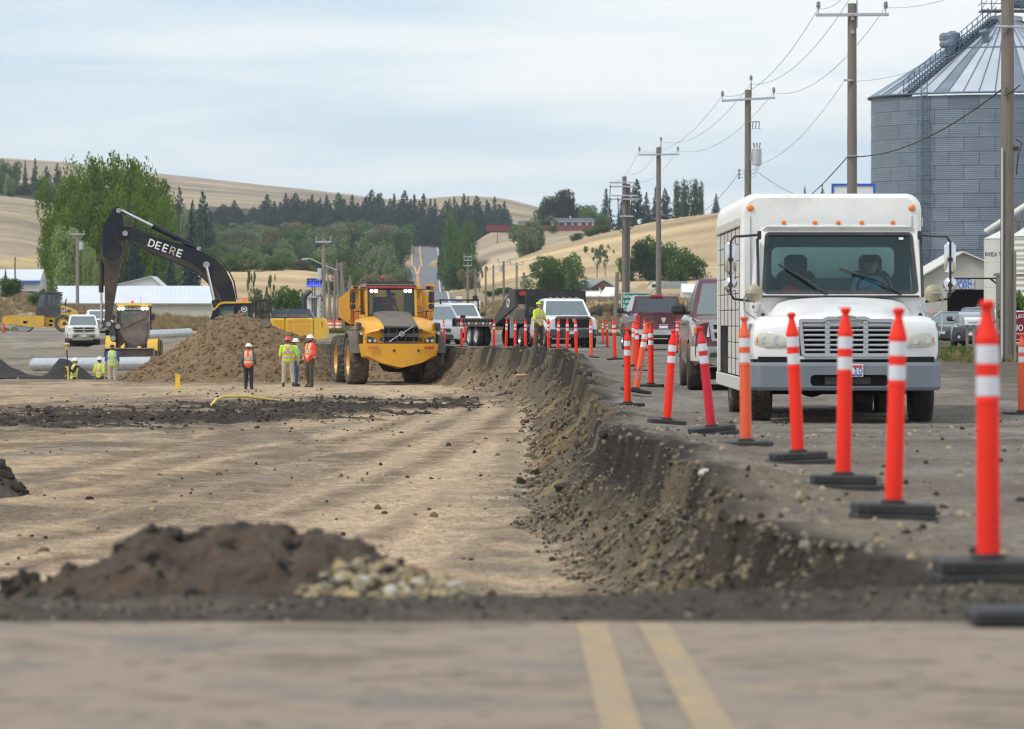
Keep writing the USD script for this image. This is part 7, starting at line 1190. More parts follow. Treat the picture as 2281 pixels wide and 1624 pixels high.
# the wood on the far slope: a rank of conifers above, broad trees below
GC, GB = 'dark conifers in the plantation on the far slope', 'broad trees in the wood below the conifers'
tops = [(484, 462), (497, 452), (512, 468), (526, 444), (541, 466), (556, 470), (571, 458), (588, 447), (605, 432), (622, 450), (640, 428), (652, 432), (668, 446), (682, 440), (700, 432), (716, 444), (732, 436), (748, 430), (764, 446), (780, 432), (797, 448), (812, 436), (826, 424), (838, 430), (852, 428), (868, 440), (884, 430), (898, 442), (912, 427), (926, 434), (940, 430), (956, 440), (972, 446), (990, 450), (1006, 444), (1020, 436), (1036, 432), (1050, 438), (1064, 436), (1080, 454), (1094, 442), (1108, 438), (1121, 446)]
for i, (px, t) in enumerate(tops):
    for j in range(3): tree(('spruce_b', 'fir_green', 'spruce_a', 'pine')[(i * 3 + j * 2 + (i // 4)) % 4], px + TR.normal() * 5, t + j * 17 + TR.uniform(-3, 4), 2120 - 110 * j + TR.uniform(-25, 25), TR.uniform(44, 62), f'{("slim blue green", "dark green", "dense blue green", "loose topped")[(i * 3 + j * 2 + (i // 4)) % 4]} conifer in the {("back", "middle", "front")[j]} rank, {("left", "middle", "right")[min(int((px - 480) / 215), 2)]} part, of the far plantation', 'plantation_conifer', 'tree', GC)
for row, (Y, n, t0, t1) in enumerate(((1780, 22, 492, 512), (1560, 20, 505, 535), (1340, 17, 525, 560), (1130, 14, 545, 580))):
    for px in np.linspace(455, (905, 890, 800, 760)[row], n):
        if row == 3 and 500 < px < 700: Y_ = 1085
        else: Y_ = Y
        q = px + TR.normal() * 8; tree((bk_ := ('sage_a', 'green_a', 'sage_b', 'green_b', 'brownish', 'sage_a', 'green_b', 'dark_broad')[TR.integers(0, 8)]), q, TR.uniform(t0, t1), Y_ + TR.uniform(-30, 30), TR.uniform(50, 80), f'{dict(sage_a="gray green rounded", sage_b="gray green spreading", green_a="green rounded", green_b="green broad", brownish="brownish", dark_broad="dark green")[bk_]} tree in the {("highest", "second", "third", "lowest")[row]} row of the wood, {("left", "middle", "right")[min(int((q - 430) / 150), 2)]} part', 'woodland_tree', 'tree', GB)
for k_, px, t, Y, w, lb in (('sage_b', 800, 528, 1250, 100, 'big gray green willow left of the highway, leftmost of three'), ('sage_a', 845, 545, 1180, 90, 'gray green tree beside the highway above the dump truck cab'), ('green_a', 870, 525, 1420, 70, 'green tree at the highway\'s left edge where it starts to climb'), ('sage_b', 868, 580, 1000, 80, 'low willow at the left edge of the highway'), ('brownish', 760, 585, 1000, 60, 'brownish tree left of the willows by the highway'), ('green_b', 790, 600, 920, 60, 'light green round tree behind the dump truck\'s left side'), ('brownish', 830, 610, 900, 80, 'brownish low tree right behind the dump truck cab'), ('bush', 740, 625, 850, 60, 'green bush by the wooden snags'),
                            ('poplar', 1003, 476, 1250, 46, 'tall pointed poplar right of the highway'), ('poplar', 1040, 488, 1300, 44, 'second tall poplar right of the highway, fuller and shorter'), ('green_b', 1022, 510, 1320, 60, 'round green tree between the two poplars'), ('dark_broad', 985, 555, 1380, 34, 'dark small tree at the highway\'s right edge'), ('green_a', 1045, 560, 1100, 50, 'dark green tree below the second poplar'), ('dark_broad', 1010, 590, 1000, 54, 'dark brush at the foot of the poplars'), ('brownish', 1048, 600, 950, 50, 'brown brush among the distant poles'), ('sparse', 1068, 590, 900, 40, 'bare thin tree among the distant poles')): tree(k_, px, t, Y, w, lb, 'poplar' if k_ == 'poplar' else 'tree', 'tree')
for k_, px, t, Y, w, lb in (('purple', 1250, 424, 1720, 84, 'dark purple leaved tree above the hilltop house'), ('green_a', 1222, 428, 1740, 60, 'green tree left of the purple leaved tree'), ('purple', 1272, 440, 1715, 56, 'second dark purple tree above the house roof'), ('green_b', 1310, 458, 1700, 50, 'green tree behind the right end of the hilltop house'), ('spruce_a', 1350, 420, 1690, 44, 'pointed spruce right of the hilltop house'), ('green_a', 1335, 468, 1660, 64, 'green round tree right of the hilltop house'), ('sage_b', 1196, 484, 1330, 108, 'big gray green willow in front of the red fence'), ('sage_b', 1165, 505, 1300, 60, 'low gray green bush left of the big willow'), ('dark_broad', 1287, 519, 1260, 34, 'dark bush on the stubble edge below the red fence'), ('bush', 1312, 508, 1270, 40, 'light green bush on the top edge of the stubble field, left one'), ('bush', 1345, 502, 1270, 44, 'light green bush on the top edge of the stubble field, right one'),
                            ('bush', 1145, 500, 1610, 30, 'bright small tree by the left end of the hilltop house'), ('spruce_b', 1385, 440, 1560, 40, 'conifer behind the double pole'), ('pine', 1418, 402, 1540, 50, 'loose tall pine right of the double pole'), ('spruce_a', 1440, 428, 1540, 40, 'dark conifer right of the loose tall pine'), ('fir_green', 1460, 416, 1540, 34, 'conifer at the crossarm pole\'s right'), ('pine', 1482, 420, 1540, 40, 'open pine left of the tall narrow poplars'), ('spruce_a', 1405, 455, 1530, 50, 'low conifer mass behind the crossarm poles'), ('poplar_dark', 1512, 404, 1540, 30, 'dark narrow poplar on the skyline, leftmost of four'), ('poplar_dark', 1528, 402, 1550, 26, 'dark narrow poplar on the skyline, second from left'), ('poplar_dark', 1545, 400, 1545, 26, 'dark narrow poplar on the skyline, third from left'), ('poplar_dark', 1558, 406, 1555, 24, 'dark narrow poplar on the skyline, rightmost of four'), ('spruce_a', 1595, 431, 1400, 28, 'small spruce alone on the stubble hill\'s crest'), ('spruce_b', 1793, 416, 1500, 30, 'conifer top above the delivery truck\'s box, left one'), ('spruce_b', 1832, 412, 1500, 34, 'conifer top above the delivery truck\'s box, right one'),
                            ('green_b', 1212, 572, 850, 78, 'dark green round tree behind the white pickup, left one'), ('green_a', 1250, 566, 855, 78, 'dark green round tree behind the white pickup, middle one'), ('green_b', 1280, 580, 845, 50, 'dark green round tree behind the white pickup, right one'), ('sparse', 1330, 545, 900, 54, 'thin half bare tree left of the double pole'), ('sparse', 1348, 556, 905, 44, 'second thin half bare tree by the double pole'), ('dark_broad', 1425, 538, 880, 76, 'dark green tree behind the two crossarm poles, leftmost'), ('green_a', 1465, 528, 885, 84, 'dark green tree behind the two crossarm poles, tallest'), ('green_b', 1508, 552, 880, 84, 'dark green tree above the gray barn'), ('green_a', 1545, 562, 885, 64, 'dark green tree left of the delivery truck, rightmost of its row'), ('green_b', 1395, 575, 880, 50, 'low green tree by the double pole\'s foot')):
    tree(k_, px, t, Y, w, lb, 'conifer' if k_ in ('spruce_a', 'spruce_b', 'fir_green', 'pine') else 'poplar' if 'poplar' in k_ else 'tree', 'tree')
for k_, px, t, Y, w, lb in (('bush', 640, 640, 560, 70, 'bright green bush behind the excavator rails'), ('bush_sage', 585, 645, 560, 50, 'gray green bush left of the bright one behind the excavator'), ('sparse', 605, 612, 600, 34, 'thin sapling in front of the tan field'), ('bush', 690, 650, 580, 46, 'dark bush left of the wooden snags'), ('sparse', 560, 600, 600, 30, 'thin green tree by the boom\'s lower bend'), ('bush', 20, 618, 600, 52, 'dark green bush before the white building at the left edge'), ('spruce_b', 12, 600, 605, 26, 'small pointed shrub by the dark pole'), ('bush_sage', 105, 640, 560, 50, 'gray bush left of the metal building'), ('spruce_a', 60, 690, 520, 20, 'little dark conifer on the dry grass slope'), ('bush_weed', 30, 680, 535, 70, 'brown dry shrub behind the roller drum'), ('bush', 85, 655, 560, 60, 'dark green shrub above the roller cab'), ('bush', 1090, 648, 860, 40, 'dark shrub among the distant poles, left'), ('bush', 1125, 640, 855, 44, 'dark shrub among the distant poles, right'), ('bush_weed', 1360, 676, 560, 70, 'tall brown weeds left of the green road sign'), ('bush_weed', 1540, 680, 600, 110, 'tall brown weeds right of the maroon pickup'), ('bush_weed', 1340, 678, 600, 80, 'tall brown weeds behind the white pickup\'s mirror')): tree(k_, px, t, Y, w, lb, 'bush', 'bush')
for px, pyt, k, w, lb, kd in ((2256, 640, 78, 60, 'leafy green shrub behind the election sign', 'bush'), (2225, 742, 74, 44, 'green weeds at the foot of the big pole', 'bush'), (2275, 668, 76, 60, 'leafy shrub at the right picture edge', 'bush')): tree(kd, px, pyt, F / k, w, lb, 'bush', 'bush')
# dry grass and green verges
def tuft(seed, n=14, h=1.0, sp=.35):
    r = np.random.default_rng(seed); v, f = [], []
    for i in range(n):
        a = r.uniform(0, 6.28); b = np.array([math.cos(a), math.sin(a), 0]) * r.uniform(0, sp); l = np.array([math.cos(a) * .35, math.sin(a) * .35, 1]) * h * r.uniform(.5, 1); w = np.array([-math.sin(a), math.cos(a), 0]) * .035; m = len(v); v += [b - w, b + w, b + l * .6 + w * .6, b + l]; f += [[m, m + 1, m + 2], [m, m + 2, m + 3]]
    return np.array(v), np.array(f)
def grass(name, label, n, px0, px1, Y0, Y1, h, mats, seed, keep=None):
    r = np.random.default_rng(seed); px = r.uniform(px0, px1, n); Y = np.exp(r.uniform(math.log(Y0), math.log(Y1), n)); X = (px - CX) * Y / F; w = np.clip(.35 + 3 * fb(X, Y, .12, 3, seed), .05, 1); ok = r.random(n) < w; X, Y = X[ok], Y[ok]
    scatter(name, np.column_stack([X, Y, ground(X, Y) - .03]), h * r.uniform(.6, 1.3, len(X)), None, None, seed, label, [(*tuft(seed + i), m) for i, m in enumerate(mats)], True)
grass('dry_grass', 'tall dry grass in front of the metal building', 9000, -20, 800, 440, 620, .75, ['grass_dry', 'grass_dry', 'weed_brown'], 71)
grass('dry_grass', 'dry grass on the field right of the highway', 11000, 1050, 1640, 430, 800, .65, ['grass_dry', 'grass_dry', 'weed_brown', 'grass_dry'], 72)
grass('green_verge', 'green grass verge by the mailboxes', 2600, 2090, 2330, 178, 190, .16, ['grass_green', 'grass_green', 'grass_dry'], 73)
grass('green_verge', 'green grass tufts and weeds at the foot of the big pole', 1500, 2090, 2330, 128, 166, .22, ['grass_green', 'grass_green', 'grass_dry'], 77); grass('green_verge', 'green grass patch right of the excavator', 900, 715, 800, 395, 430, .30, ['grass_green'], 74); grass('green_verge', 'green strip in front of the roller', 600, -10, 60, 412, 430, .3, ['grass_green', 'grass_dry'], 75); grass('green_verge', 'green strip by the distant orange posts', 700, 1330, 1400, 330, 380, .25, ['grass_green'], 76)
# ---------------------------------------------------------------- buildings
def box_at(px0, px1, py0, py1, k, dep): a, b = W(px0, py1, k), W(px1, py0, k); return (a[0], a[1], a[2]), (b[0], a[1] + dep, b[2])
def panels(th, name, m, x0, x1, yf, z0, z1, n, slope=0.0, t=.03):    # upright or sloping sheets side by side, each a piece of its own
    for i in range(n):
        a = x0 + (x1 - x0) * i / n + .012; b = x0 + (x1 - x0) * (i + 1) / n - .012; G().slab([(a, yf, z0), (b, yf, z0), (b, yf + slope, z1), (a, yf + slope, z1)], t, (0, -1, .2)).put(name, m, th, False)
def shed(name, label, px0, px1, py_ridge, py_eave, k, dep, roofm, wallm, n=20, skew=0, cat='building', ridge0=None, ridge1=None):
    x0, x1 = (px0 - CX) / k, (px1 - CX) / k; y = F / k; zr, ze = H - (py_ridge - HY) / k, H - (py_eave - HY) / k; zb = gz((x0 + x1) / 2, y) - .4; th = thing(name, label, cat, (0, 0, 0))
    g = G().b2((x0 + .1, y + .15, zb), (x1 - .1, y + dep, ze)); g.put('wall', wallm, th, False); r0, r1 = (ridge0 if ridge0 is None else (ridge0 - CX) / k), (ridge1 if ridge1 is None else (ridge1 - CX) / k); r0 = x0 if r0 is None else r0; r1 = x1 if r1 is None else r1
    for i in range(n):
        u0, u1 = i / n, (i + 1) / n; lo = lambda u: x0 + (x1 - x0) * u; hi = lambda u: r0 + (r1 - r0) * u
        G().slab([(lo(u0) + .004, y - .25, ze - .05), (lo(u1) - .004, y - .25, ze - .05), (hi(u1) - .004, y + dep / 2, zr), (hi(u0) + .004, y + dep / 2, zr)], .05, (0, -.3, 1)).put('roof_panel', roofm, th, False)
    G().slab([(x0, y + dep, ze - .05), (x1, y + dep, ze - .05), (r1, y + dep / 2, zr), (r0, y + dep / 2, zr)], .05, (0, .3, 1)).put('roof_back', roofm, th, False)
    for xx in (x0 + .12, x1 - .12): G().ext(Polygon([(y + .1, ze - .1), (y + dep, ze - .1), (y + dep / 2, zr - .06)]), xx - .05, xx + .05, 'x').put('gable', wallm, th, False)
    G().b2((x0 - .05, y - .30, ze - .16), (x1 + .05, y - .22, ze - .02)).put('eave_trim', 'wall_beige', th); return th, (x0, x1, y, zr, ze, zb)
th, d_ = shed('metal_building', 'long low building with pale blue gray metal roof behind the machines', 114, 474, 637, 675, 18, 9, 'roof_white', 'metal_wall', 34, ridge0=121, ridge1=468); panels(th, 'wall_panel', 'metal_wall', d_[0] + .1, d_[1] - .1, d_[2] + .1, d_[5], d_[4] - .1, 22)
x0, y0 = (310 - CX) / 17.2, F / 17.2; th = thing('metal_shed', 'white metal shed with a sloping gable roof behind the long low building', 'building'); zz = lambda py: H - (py - HY) / 17.2; xx = lambda px: (px - CX) / 17.2
G().ext(Polygon([(xx(265), zz(660)), (xx(265), zz(632)), (xx(337), zz(616)), (xx(358), zz(636)), (xx(358), zz(660))]), y0, y0 + 10, 'y').put('wall', 'wall_white', th, False)
for i in range(8): a, b = np.array([xx(263 + 74 * i / 8), zz(634 - 18 * i / 8)]), np.array([xx(263 + 74 * (i + .95) / 8), zz(634 - 18 * (i + .95) / 8)]); G().slab([(a[0], y0 - .3, a[1]), (b[0], y0 - .3, b[1]), (b[0], y0 + 10, b[1]), (a[0], y0 + 10, a[1])], .08, (0, 0, 1)).put('roof_panel', 'roof_white', th, False)
G().slab([(xx(337), y0 - .3, zz(616)), (xx(361), y0 - .3, zz(638)), (xx(361), y0 + 10, zz(638)), (xx(337), y0 + 10, zz(616))], .08, (0, 0, 1)).put('roof_panel', 'roof_white', th, False)
th, d_ = shed('white_warehouse', 'white warehouse with blue fascia at the far left edge', -60, 90, 600, 624, 16.3, 10, 'roof_white', 'wall_white', 14); G().b2((d_[0], d_[2] - .36, d_[4] - .42), (d_[1], d_[2] - .30, d_[4] - .12)).put('blue_fascia', 'sign_blue', th); panels(th, 'wall_panel', 'wall_white', d_[0] + .1, d_[1] - .1, d_[2] + .1, d_[5], d_[4] - .2, 9); G().b2((xx(70), d_[2] + .02, d_[5]), (xx(78), d_[2] + .08, d_[4] - .8)).put('door', 'window_dark', th)
shed('distant_shed', 'low shed with a pinkish gray roof in the gold field on the left', 22, 88, 551, 560, 11, 10, 'wall_beige', 'brick_brown', 8)
shed('small_shed', 'small pale shed with a blue edge below the electronic board', 680, 712, 652, 660, 22, 5, 'roof_gray', 'wall_white', 4); shed('long_shed', 'long gray roofed shed behind the excavator rails', 600, 690, 658, 668, 19, 6, 'roof_gray', 'barn_gray', 10)
# house in the valley
k = 13; X = lambda px: (px - CX) / k; Zp = lambda py: H - (py - HY) / k; y = F / k; th = thing('house', 'beige house with gray roof and brown gable behind the white pickup', 'house'); zb = gz(X(1320), y) - .3
G().b2((X(1272), y, zb), (X(1372), y + 8, Zp(641))).put('wall', 'wall_beige', th, False)
for i in range(10): u0, u1 = i / 10, (i + 1) / 10; G().slab([(X(1270 + 106 * u0) + .01, y - .4, Zp(642)), (X(1270 + 106 * u1) - .01, y - .4, Zp(642)), (X(1298 + 60 * u1) - .01, y + 4, Zp(623)), (X(1298 + 60 * u0) + .01, y + 4, Zp(623))], .08, (0, -.3, 1)).put('roof_panel', 'roof_gray', th, False)
G().slab([(X(1270), y + 8.4, Zp(642)), (X(1376), y + 8.4, Zp(642)), (X(1358), y + 4, Zp(623)), (X(1298), y + 4, Zp(623))], .08, (0, .3, 1)).put('roof_back', 'roof_gray', th, False)
G().ext(Polygon([(X(1318), Zp(641)), (X(1368), Zp(641)), (X(1345), Zp(625))]), y - 1.2, y + .2, 'y').put('gable', 'brick_brown', th, False); [G().slab([(X(a), y - 1.4, Zp(642)), (X(1344), y - 1.4, Zp(624)), (X(1344), y + 3, Zp(624)), (X(a), y + 3, Zp(642))], .09, (0, 0, 1)).put('gable_roof', 'roof_gray', th, False) for a in (1315, 1372)]
G().b2((X(1312), y + 3.5, Zp(632)), (X(1324), y + 4.5, Zp(618))).put('chimney', 'wall_beige', th)
for a, b in ((1305, 1312), (1321, 1334), (1344, 1356), (1282, 1290)): w_ = G().b2((X(a), y - .06, Zp(655)), (X(b), y - .01, Zp(643.5))).put('window', 'window_dark', th); G().b2((X((a + b) / 2) - .03, y - .09, Zp(655)), (X((a + b) / 2) + .03, y - .062, Zp(643.5))).put('mullion', 'wall_white', w_)
# the gray barn, the white arched barn, canopies, campers
k = 13; y = F / k; th = thing('barn', 'weathered gray barn with gambrel roof left of the delivery truck', 'barn'); zb = gz(X(1480), y) - .3
gm = [(X(1440), zb), (X(1440), Zp(645)), (X(1447), Zp(634)), (X(1457), Zp(627)), (X(1467), Zp(634)), (X(1474), Zp(645)), (X(1474), zb)]; G().ext(Polygon(gm), y, y + .2, 'y').put('front_wall', 'wall_white', th, False)
prof_ = [(y + .1, Zp(650)), (y + 1.2, Zp(634)), (y + 4, Zp(626.5)), (y + 6.8, Zp(634)), (y + 8, Zp(650))]
for i in range(7): a, b = X(1447 + 86 * i / 7), X(1447 + 86 * (i + .97) / 7); G().loft([[(q, p[0], p[1]) for p in prof_] + [(q, y + 8, Zp(652)), (q, y + .1, Zp(652))] for q in (a, b)]).put('roof_panel', 'barn_gray', th, False)
G().b2((X(1450), y + .2, zb), (X(1531), y + 8, Zp(650))).put('wall', 'barn_gray', th, False); G().b2((X(1452), y - .04, Zp(640)), (X(1461), y, Zp(633))).put('loft_window', 'window_dark', th)
k = 14; y = F / k; X2 = lambda px: (px - CX) / 14; Z2 = lambda py: H - (py - HY) / 14; th = thing('arched_barn', 'white roofed metal barn partly hidden by the delivery truck', 'barn'); zb = gz(X2(1560), y) - .3
G().b2((X2(1532), y, zb), (X2(1605), y + 7, Z2(651))).put('wall', 'galvanised', th, False); G().ext(Polygon([(y, Z2(651)), (y + 7, Z2(651)), (y + 3.5, Z2(633))]), X2(1519), X2(1532), 'x').put('front_wall', 'wall_white', th, False); G().b2((X2(1519), y, zb), (X2(1532), y + 7, Z2(651))).put('front_wall', 'wall_white', th, False)
for i in range(7): a, b = X2(1519 + 86 * i / 7), X2(1519 + 86 * (i + .96) / 7); G().slab([(a, y - .2, Z2(652)), (b, y - .2, Z2(652)), (b, y + 3.5, Z2(633)), (a, y + 3.5, Z2(633))], .08, (0, -.3, 1)).put('roof_panel', 'sign_white', th, False)
for (a, b, t, e, lb) in ((1335, 1376, 640, 660, 'white canopy roof right of the beige house'), (1268, 1338, 650, 660, 'row of low white canopies in front of the beige house')): shed('canopy', lb, a, b, t, e, 14.5, 5, 'sign_white', 'wall_white', 5, cat='canopy', ridge0=a + (b - a) * (.35 if a == 1335 else .1), ridge1=b)
for (a, b, t, lb) in ((1146, 1182, 645, 'white camper trailer with dark windows among the distant poles'), (1188, 1219, 649, 'second white camper trailer left of the green trees')):
    k = 13.5; y = F / k; c = thing('camper_trailer', lb, 'camper', ((a - CX) / k, y, 0)); w = (b - a) / k; zt = H - (t - HY) / k; z0 = zt - 2.6; G().box((w / 2, 1.2, z0 + 1.5), (w, 2.3, 2.2), .25).put('body', 'sign_white', c, 30); [G().b2((w * u, -.02, z0 + 1.5), (w * (u + .22), .06, z0 + 2.2)).put('window', 'window_dark', c) for u in (.12, .58)]; G().b2((w * .42, -.02, z0 + .6), (w * .54, .055, z0 + 2.2)).put('door', 'wall_beige', c); [G().cyl((w * u, .1, z0 + .35), (w * u, .35, z0 + .35), .35, n=14).put('wheel', 'rubber', c) for u in (.5, .66)]; G().b2((0, -.01, z0 + .9), (w, .05, z0 + 1.0)).put('stripe', 'bumper_gray', c)
for px, py, lb in ((1280, 668, 'white satellite dish on a post, left one'), (1297, 670, 'white satellite dish on a post, right one')): pass
# hilltop house and red fence
k = 6.75; y = F / k; X3 = lambda px: (px - CX) / k; Z3 = lambda py: H - (py - HY) / k; th = thing('hilltop_house', 'long low white house with dark roof on the hill', 'house'); zb = Z3(514)
G().b2((X3(1229), y, zb), (X3(1323), y + 9, Z3(493))).put('wall', 'wall_white', th, False); G().hull([(X3(a), yy, Z3(p)) for a, yy, p in ((1226, y - .8, 495), (1326, y - .8, 495), (1226, y + 9.8, 495), (1326, y + 9.8, 495), (1230, y + 4.5, 485), (1322, y + 4.5, 485))]).put('roof', 'roof_dark', th, False)
G().b2((X3(1155), y + 2, zb), (X3(1184), y + 9, Z3(497))).put('garage', 'wall_white', th, False); G().hull([(X3(a), yy, Z3(p)) for a, yy, p in ((1153, y + 1.4, 498), (1186, y + 1.4, 498), (1153, y + 9.4, 498), (1186, y + 9.4, 498), (1156, y + 5, 491), (1183, y + 5, 491))]).put('garage_roof', 'roof_dark', th, False)
for a, b in ((1234, 1239), (1245, 1257), (1262, 1272), (1278, 1286), (1296, 1304), (1311, 1318)): G().b2((X3(a), y - .12, Z3(504)), (X3(b), y - .02, Z3(496))).put('window', 'window_dark', th, False)
G().b2((X3(1269), y + 4, Z3(488)), (X3(1272), y + 5, Z3(481))).put('chimney', 'wall_white', th)
th = thing('red_fence', 'long dark red board fence below the hilltop house', 'fence')
for i in range(86): a = 1083 + 240 * i / 86; x = X3(a); yy = y - 10; G().b2((x, yy, Z3(514.5) - .2), (x + 240 / 86 / k - .02, yy + .1, Z3(503.5) + .05 * (i % 3))).put('fence_board', 'fence_red', th, False)
# ---------------------------------------------------------------- the grain silo
k = 27.3; sc = W(2240, 712, k); SX, SY, SR = sc[0], sc[1] + 0, 10.95; RH = 1.117; NR, NP = 17, 27; ZE = NR * RH; slo = thing('grain_silo', 'huge ribbed gray steel grain silo with conical roof and roof stair', 'silo', (SX, SY, 0))
G().lathe([(SR - .12, -.5), (SR - .12, ZE)], 72).put('inner_wall', 'silo_dark', slo, 40); rs = np.random.default_rng(6)
for i in range(3, NR):
    for j in range(NP):
        a0 = 2 * np.pi * (j + .5 * (i % 2)) / NP; a1 = a0 + 2 * np.pi / NP; am = (a0 + a1) / 2
        if math.sin(am) > .25: continue
        nz = 22; zz = np.linspace(i * RH + .003, (i + 1) * RH - .003, nz); rr = SR + .018 * np.sin(np.arange(nz) * np.pi * .7) + (.004 if (i + j) % 2 else 0); aa = np.linspace(a0 + .0016, a1 - .0016, 7)
        A_, Z_ = np.meshgrid(aa, zz); R_ = np.repeat(rr[:, None], 7, 1); n_, c_ = A_.shape; ii, jj = np.meshgrid(np.arange(n_ - 1), np.arange(c_ - 1), indexing='ij'); q = ii * c_ + jj
        m_ = 'silo_dark' if (i in (6, 7) and j in (19, 20)) or (i == 16 and j == 18) or (i == 3) or (i == 5) else ('silo_light' if rs.random() < .38 else 'silo_steel'); G().add(np.stack([R_ * np.cos(A_), R_ * np.sin(A_), Z_], -1).reshape(-1, 3), np.stack([q, q + 1, q + c_ + 1, q + c_], -1).reshape(-1, 4)).put('wall_panel', m_, slo, True)
ZA = 25.3; RT = 1.3; NF = 54
def cone(a, u, off=0.0): r = (SR + .25) * (1 - u) + RT * u; return np.array([r * math.cos(a), r * math.sin(a), ZE + .12 + (ZA - ZE) * u + off])
for j in range(NF):
    a0, a1 = 2 * np.pi * j / NF, 2 * np.pi * (j + 1) / NF
    if math.sin(a0) < .75: G().slab([cone(a0, 0), cone(a1, 0), cone(a1, 1), cone(a0, 1)], .03, (0, 0, 1)).put('roof_panel', 'silo_roof' if (j * 7) % 5 else 'silo_light', slo, False); G().tube([cone(a0, 0, .05), cone(a0, 1, .05)], .055, 4).put('roof_rib', 'silo_rib', slo, False)
for u, r in ((.0, .09), (.62, .07)): tt_ = np.linspace(0, 2 * np.pi, 73); G().tube([cone(a, u, .06) for a in tt_], r, 5).put('roof_ring', 'silo_rib', slo, True)
G().lathe([(RT + .1, ZA - .1), (RT + .1, ZA + .5), (0, ZA + .7)], 24).put('roof_cap', 'silo_roof', slo, 30)
sa = math.radians(-140); un = np.linspace(0, .98, 24)      # roof stair
for o_ in (-.45, .45):
    t0 = np.array([-math.sin(sa), math.cos(sa), 0]); G().tube([cone(sa, u, .25) + t0 * o_ for u in un], .06, 5).put('stair_rail', 'silo_rib', slo, False); G().tube([cone(sa, u, 1.2) + t0 * o_ for u in un], .04, 5).put('stair_rail', 'silo_rib', slo, False); G().tube([cone(sa, u, .75) + t0 * o_ for u in un], .03, 5).put('stair_rail', 'silo_rib', slo, False)
    for u in np.linspace(0, .97, 17): p = cone(sa, u) + t0 * o_; G().tube([p, p + [0, 0, 1.2]], .04, 4).put('rail_post', 'silo_rib', slo, False)
for u in np.linspace(0.01, .97, 34): G().box(cone(sa, u, .28), (.5, 1.0, .05), 0, rotz(math.degrees(sa))).put('stair_tread', 'silo_rib', slo, False)
la = math.radians(-131); lx, ly = (SR + .25) * math.cos(la), (SR + .25) * math.sin(la); tn = np.array([-math.sin(la), math.cos(la), 0])
for o_ in (-.3, .3): G().tube([np.array([lx, ly, 2]) + tn * o_, np.array([lx, ly, ZE + 1.2]) + tn * o_], .045, 5).put('ladder_rail', 'silo_rib', slo, False)
for z in np.arange(4, ZE + .9, .6): G().tube([np.array([lx, ly, z]) - tn * .3, np.array([lx, ly, z]) + tn * .3], .03, 4).put('ladder_rung', 'silo_rib', slo, False)
od = np.array([math.cos(la), math.sin(la), 0])
for z in np.arange(6, ZE, 2.2): G().tube([np.array([lx, ly, z]) + tn * .45 * math.cos(q) + od * .75 * math.sin(q) for q in np.linspace(0, np.pi, 9)], .05, 4).put('ladder_cage', 'silo_rib', slo, False)
for o_ in (-.4, 0, .4): q = math.pi / 2 + o_ * 1.6; G().tube([np.array([lx, ly, 6]) + tn * .45 * math.cos(q) + od * .75 * math.sin(q), np.array([lx, ly, ZE]) + tn * .45 * math.cos(q) + od * .75 * math.sin(q)], .03, 4).put('ladder_cage', 'silo_rib', slo, False)
for a, u, s_ in ((-150, .60, 1.1), (-143, .52, .9), (-118, .70, .6)): c = cone(math.radians(a), u, .5); G().lathe([(.45 * s_, -.6), (.5 * s_, .2), (.62 * s_, .35), (.55 * s_, .8 * s_), (.2 * s_, 1.0 * s_), (0, 1.0 * s_)], 14, c).put('roof_vent', 'silo_rib', slo, 40); G().box(c + [-.5 * s_, -.2, .5 * s_], (1.0 * s_, .8 * s_, .7 * s_), .2).put('vent_hood', 'silo_steel', slo, 30)
zp = ZA + .9; G().b2((-2.1, -1.6, zp), (3.5, 1.2, zp + .12)).put('platform', 'silo_rib', slo)
for x in np.arange(-2.1, 3.6, .8): G().tube([(x, -1.6, zp), (x, -1.6, zp + 1.2)], .04, 4).put('rail_post', 'silo_rib', slo, False); G().tube([(x, -1.6, zp + .1), (x + .6, -1.6, zp + 1.2)], .025, 4).put('rail_brace', 'silo_rib', slo, False)
for z in (.6, 1.2): G().tube([(-2.1, 1.2, zp + z), (-2.1, -1.6, zp + z), (3.5, -1.6, zp + z)], .04, 5).put('guard_rail', 'silo_rib', slo, False)
G().box((1.0, -.6, zp + .6), (2.4, .8, .7), .1).put('drive_motor', 'navy_panel', slo); G().tube([(.2, -.8, zp + .1), (.2, -.8, zp + 2.0), (.3, -.8, zp + 2.3)], .06, 5).put('lamp_post', 'silo_rib', slo, False)
# the seed plant, the cream tank, the blue framed board
k = 32; y = F / k; X4 = lambda px: (px - CX) / k; Z4 = lambda py: H - (py - HY) / k; th = thing('seed_plant', 'beige metal gabled building with a dark doorway and a sign in blue letters', 'building'); zb = -.3
fw = Polygon([(X4(2058), zb), (X4(2058), Z4(612)), (X4(2145), Z4(564)), (X4(2232), Z4(600)), (X4(2232), zb)]).difference(shapely.box(X4(2110), zb - 1, X4(2213), Z4(645)))
for i in range(29):
    s_ = fw.intersection(shapely.box(X4(2058 + 6 * i) + .01, -2, X4(2064 + 6 * i) - .01, 20))
    for q in getattr(s_, 'geoms', [s_]):
        if not q.is_empty: G().ext(q, y, y + .06, 'y').put('wall_panel', 'metal_wall', th, False)
G().ext(fw.buffer(-.02), y + .07, y + .2, 'y').put('front_wall', 'metal_wall', th, False); G().slab([(X4(2040), y - .4, Z4(623)), (X4(2145), y - .4, Z4(563)), (X4(2145), y + 14, Z4(563)), (X4(2040), y + 14, Z4(623))], .1, (0, 0, 1)).put('roof', 'silo_cream', th, False); G().slab([(X4(2145), y - .4, Z4(563)), (X4(2245), y - .4, Z4(604)), (X4(2245), y + 14, Z4(604)), (X4(2145), y + 14, Z4(563))], .1, (0, 0, 1)).put('roof', 'silo_cream', th, False)
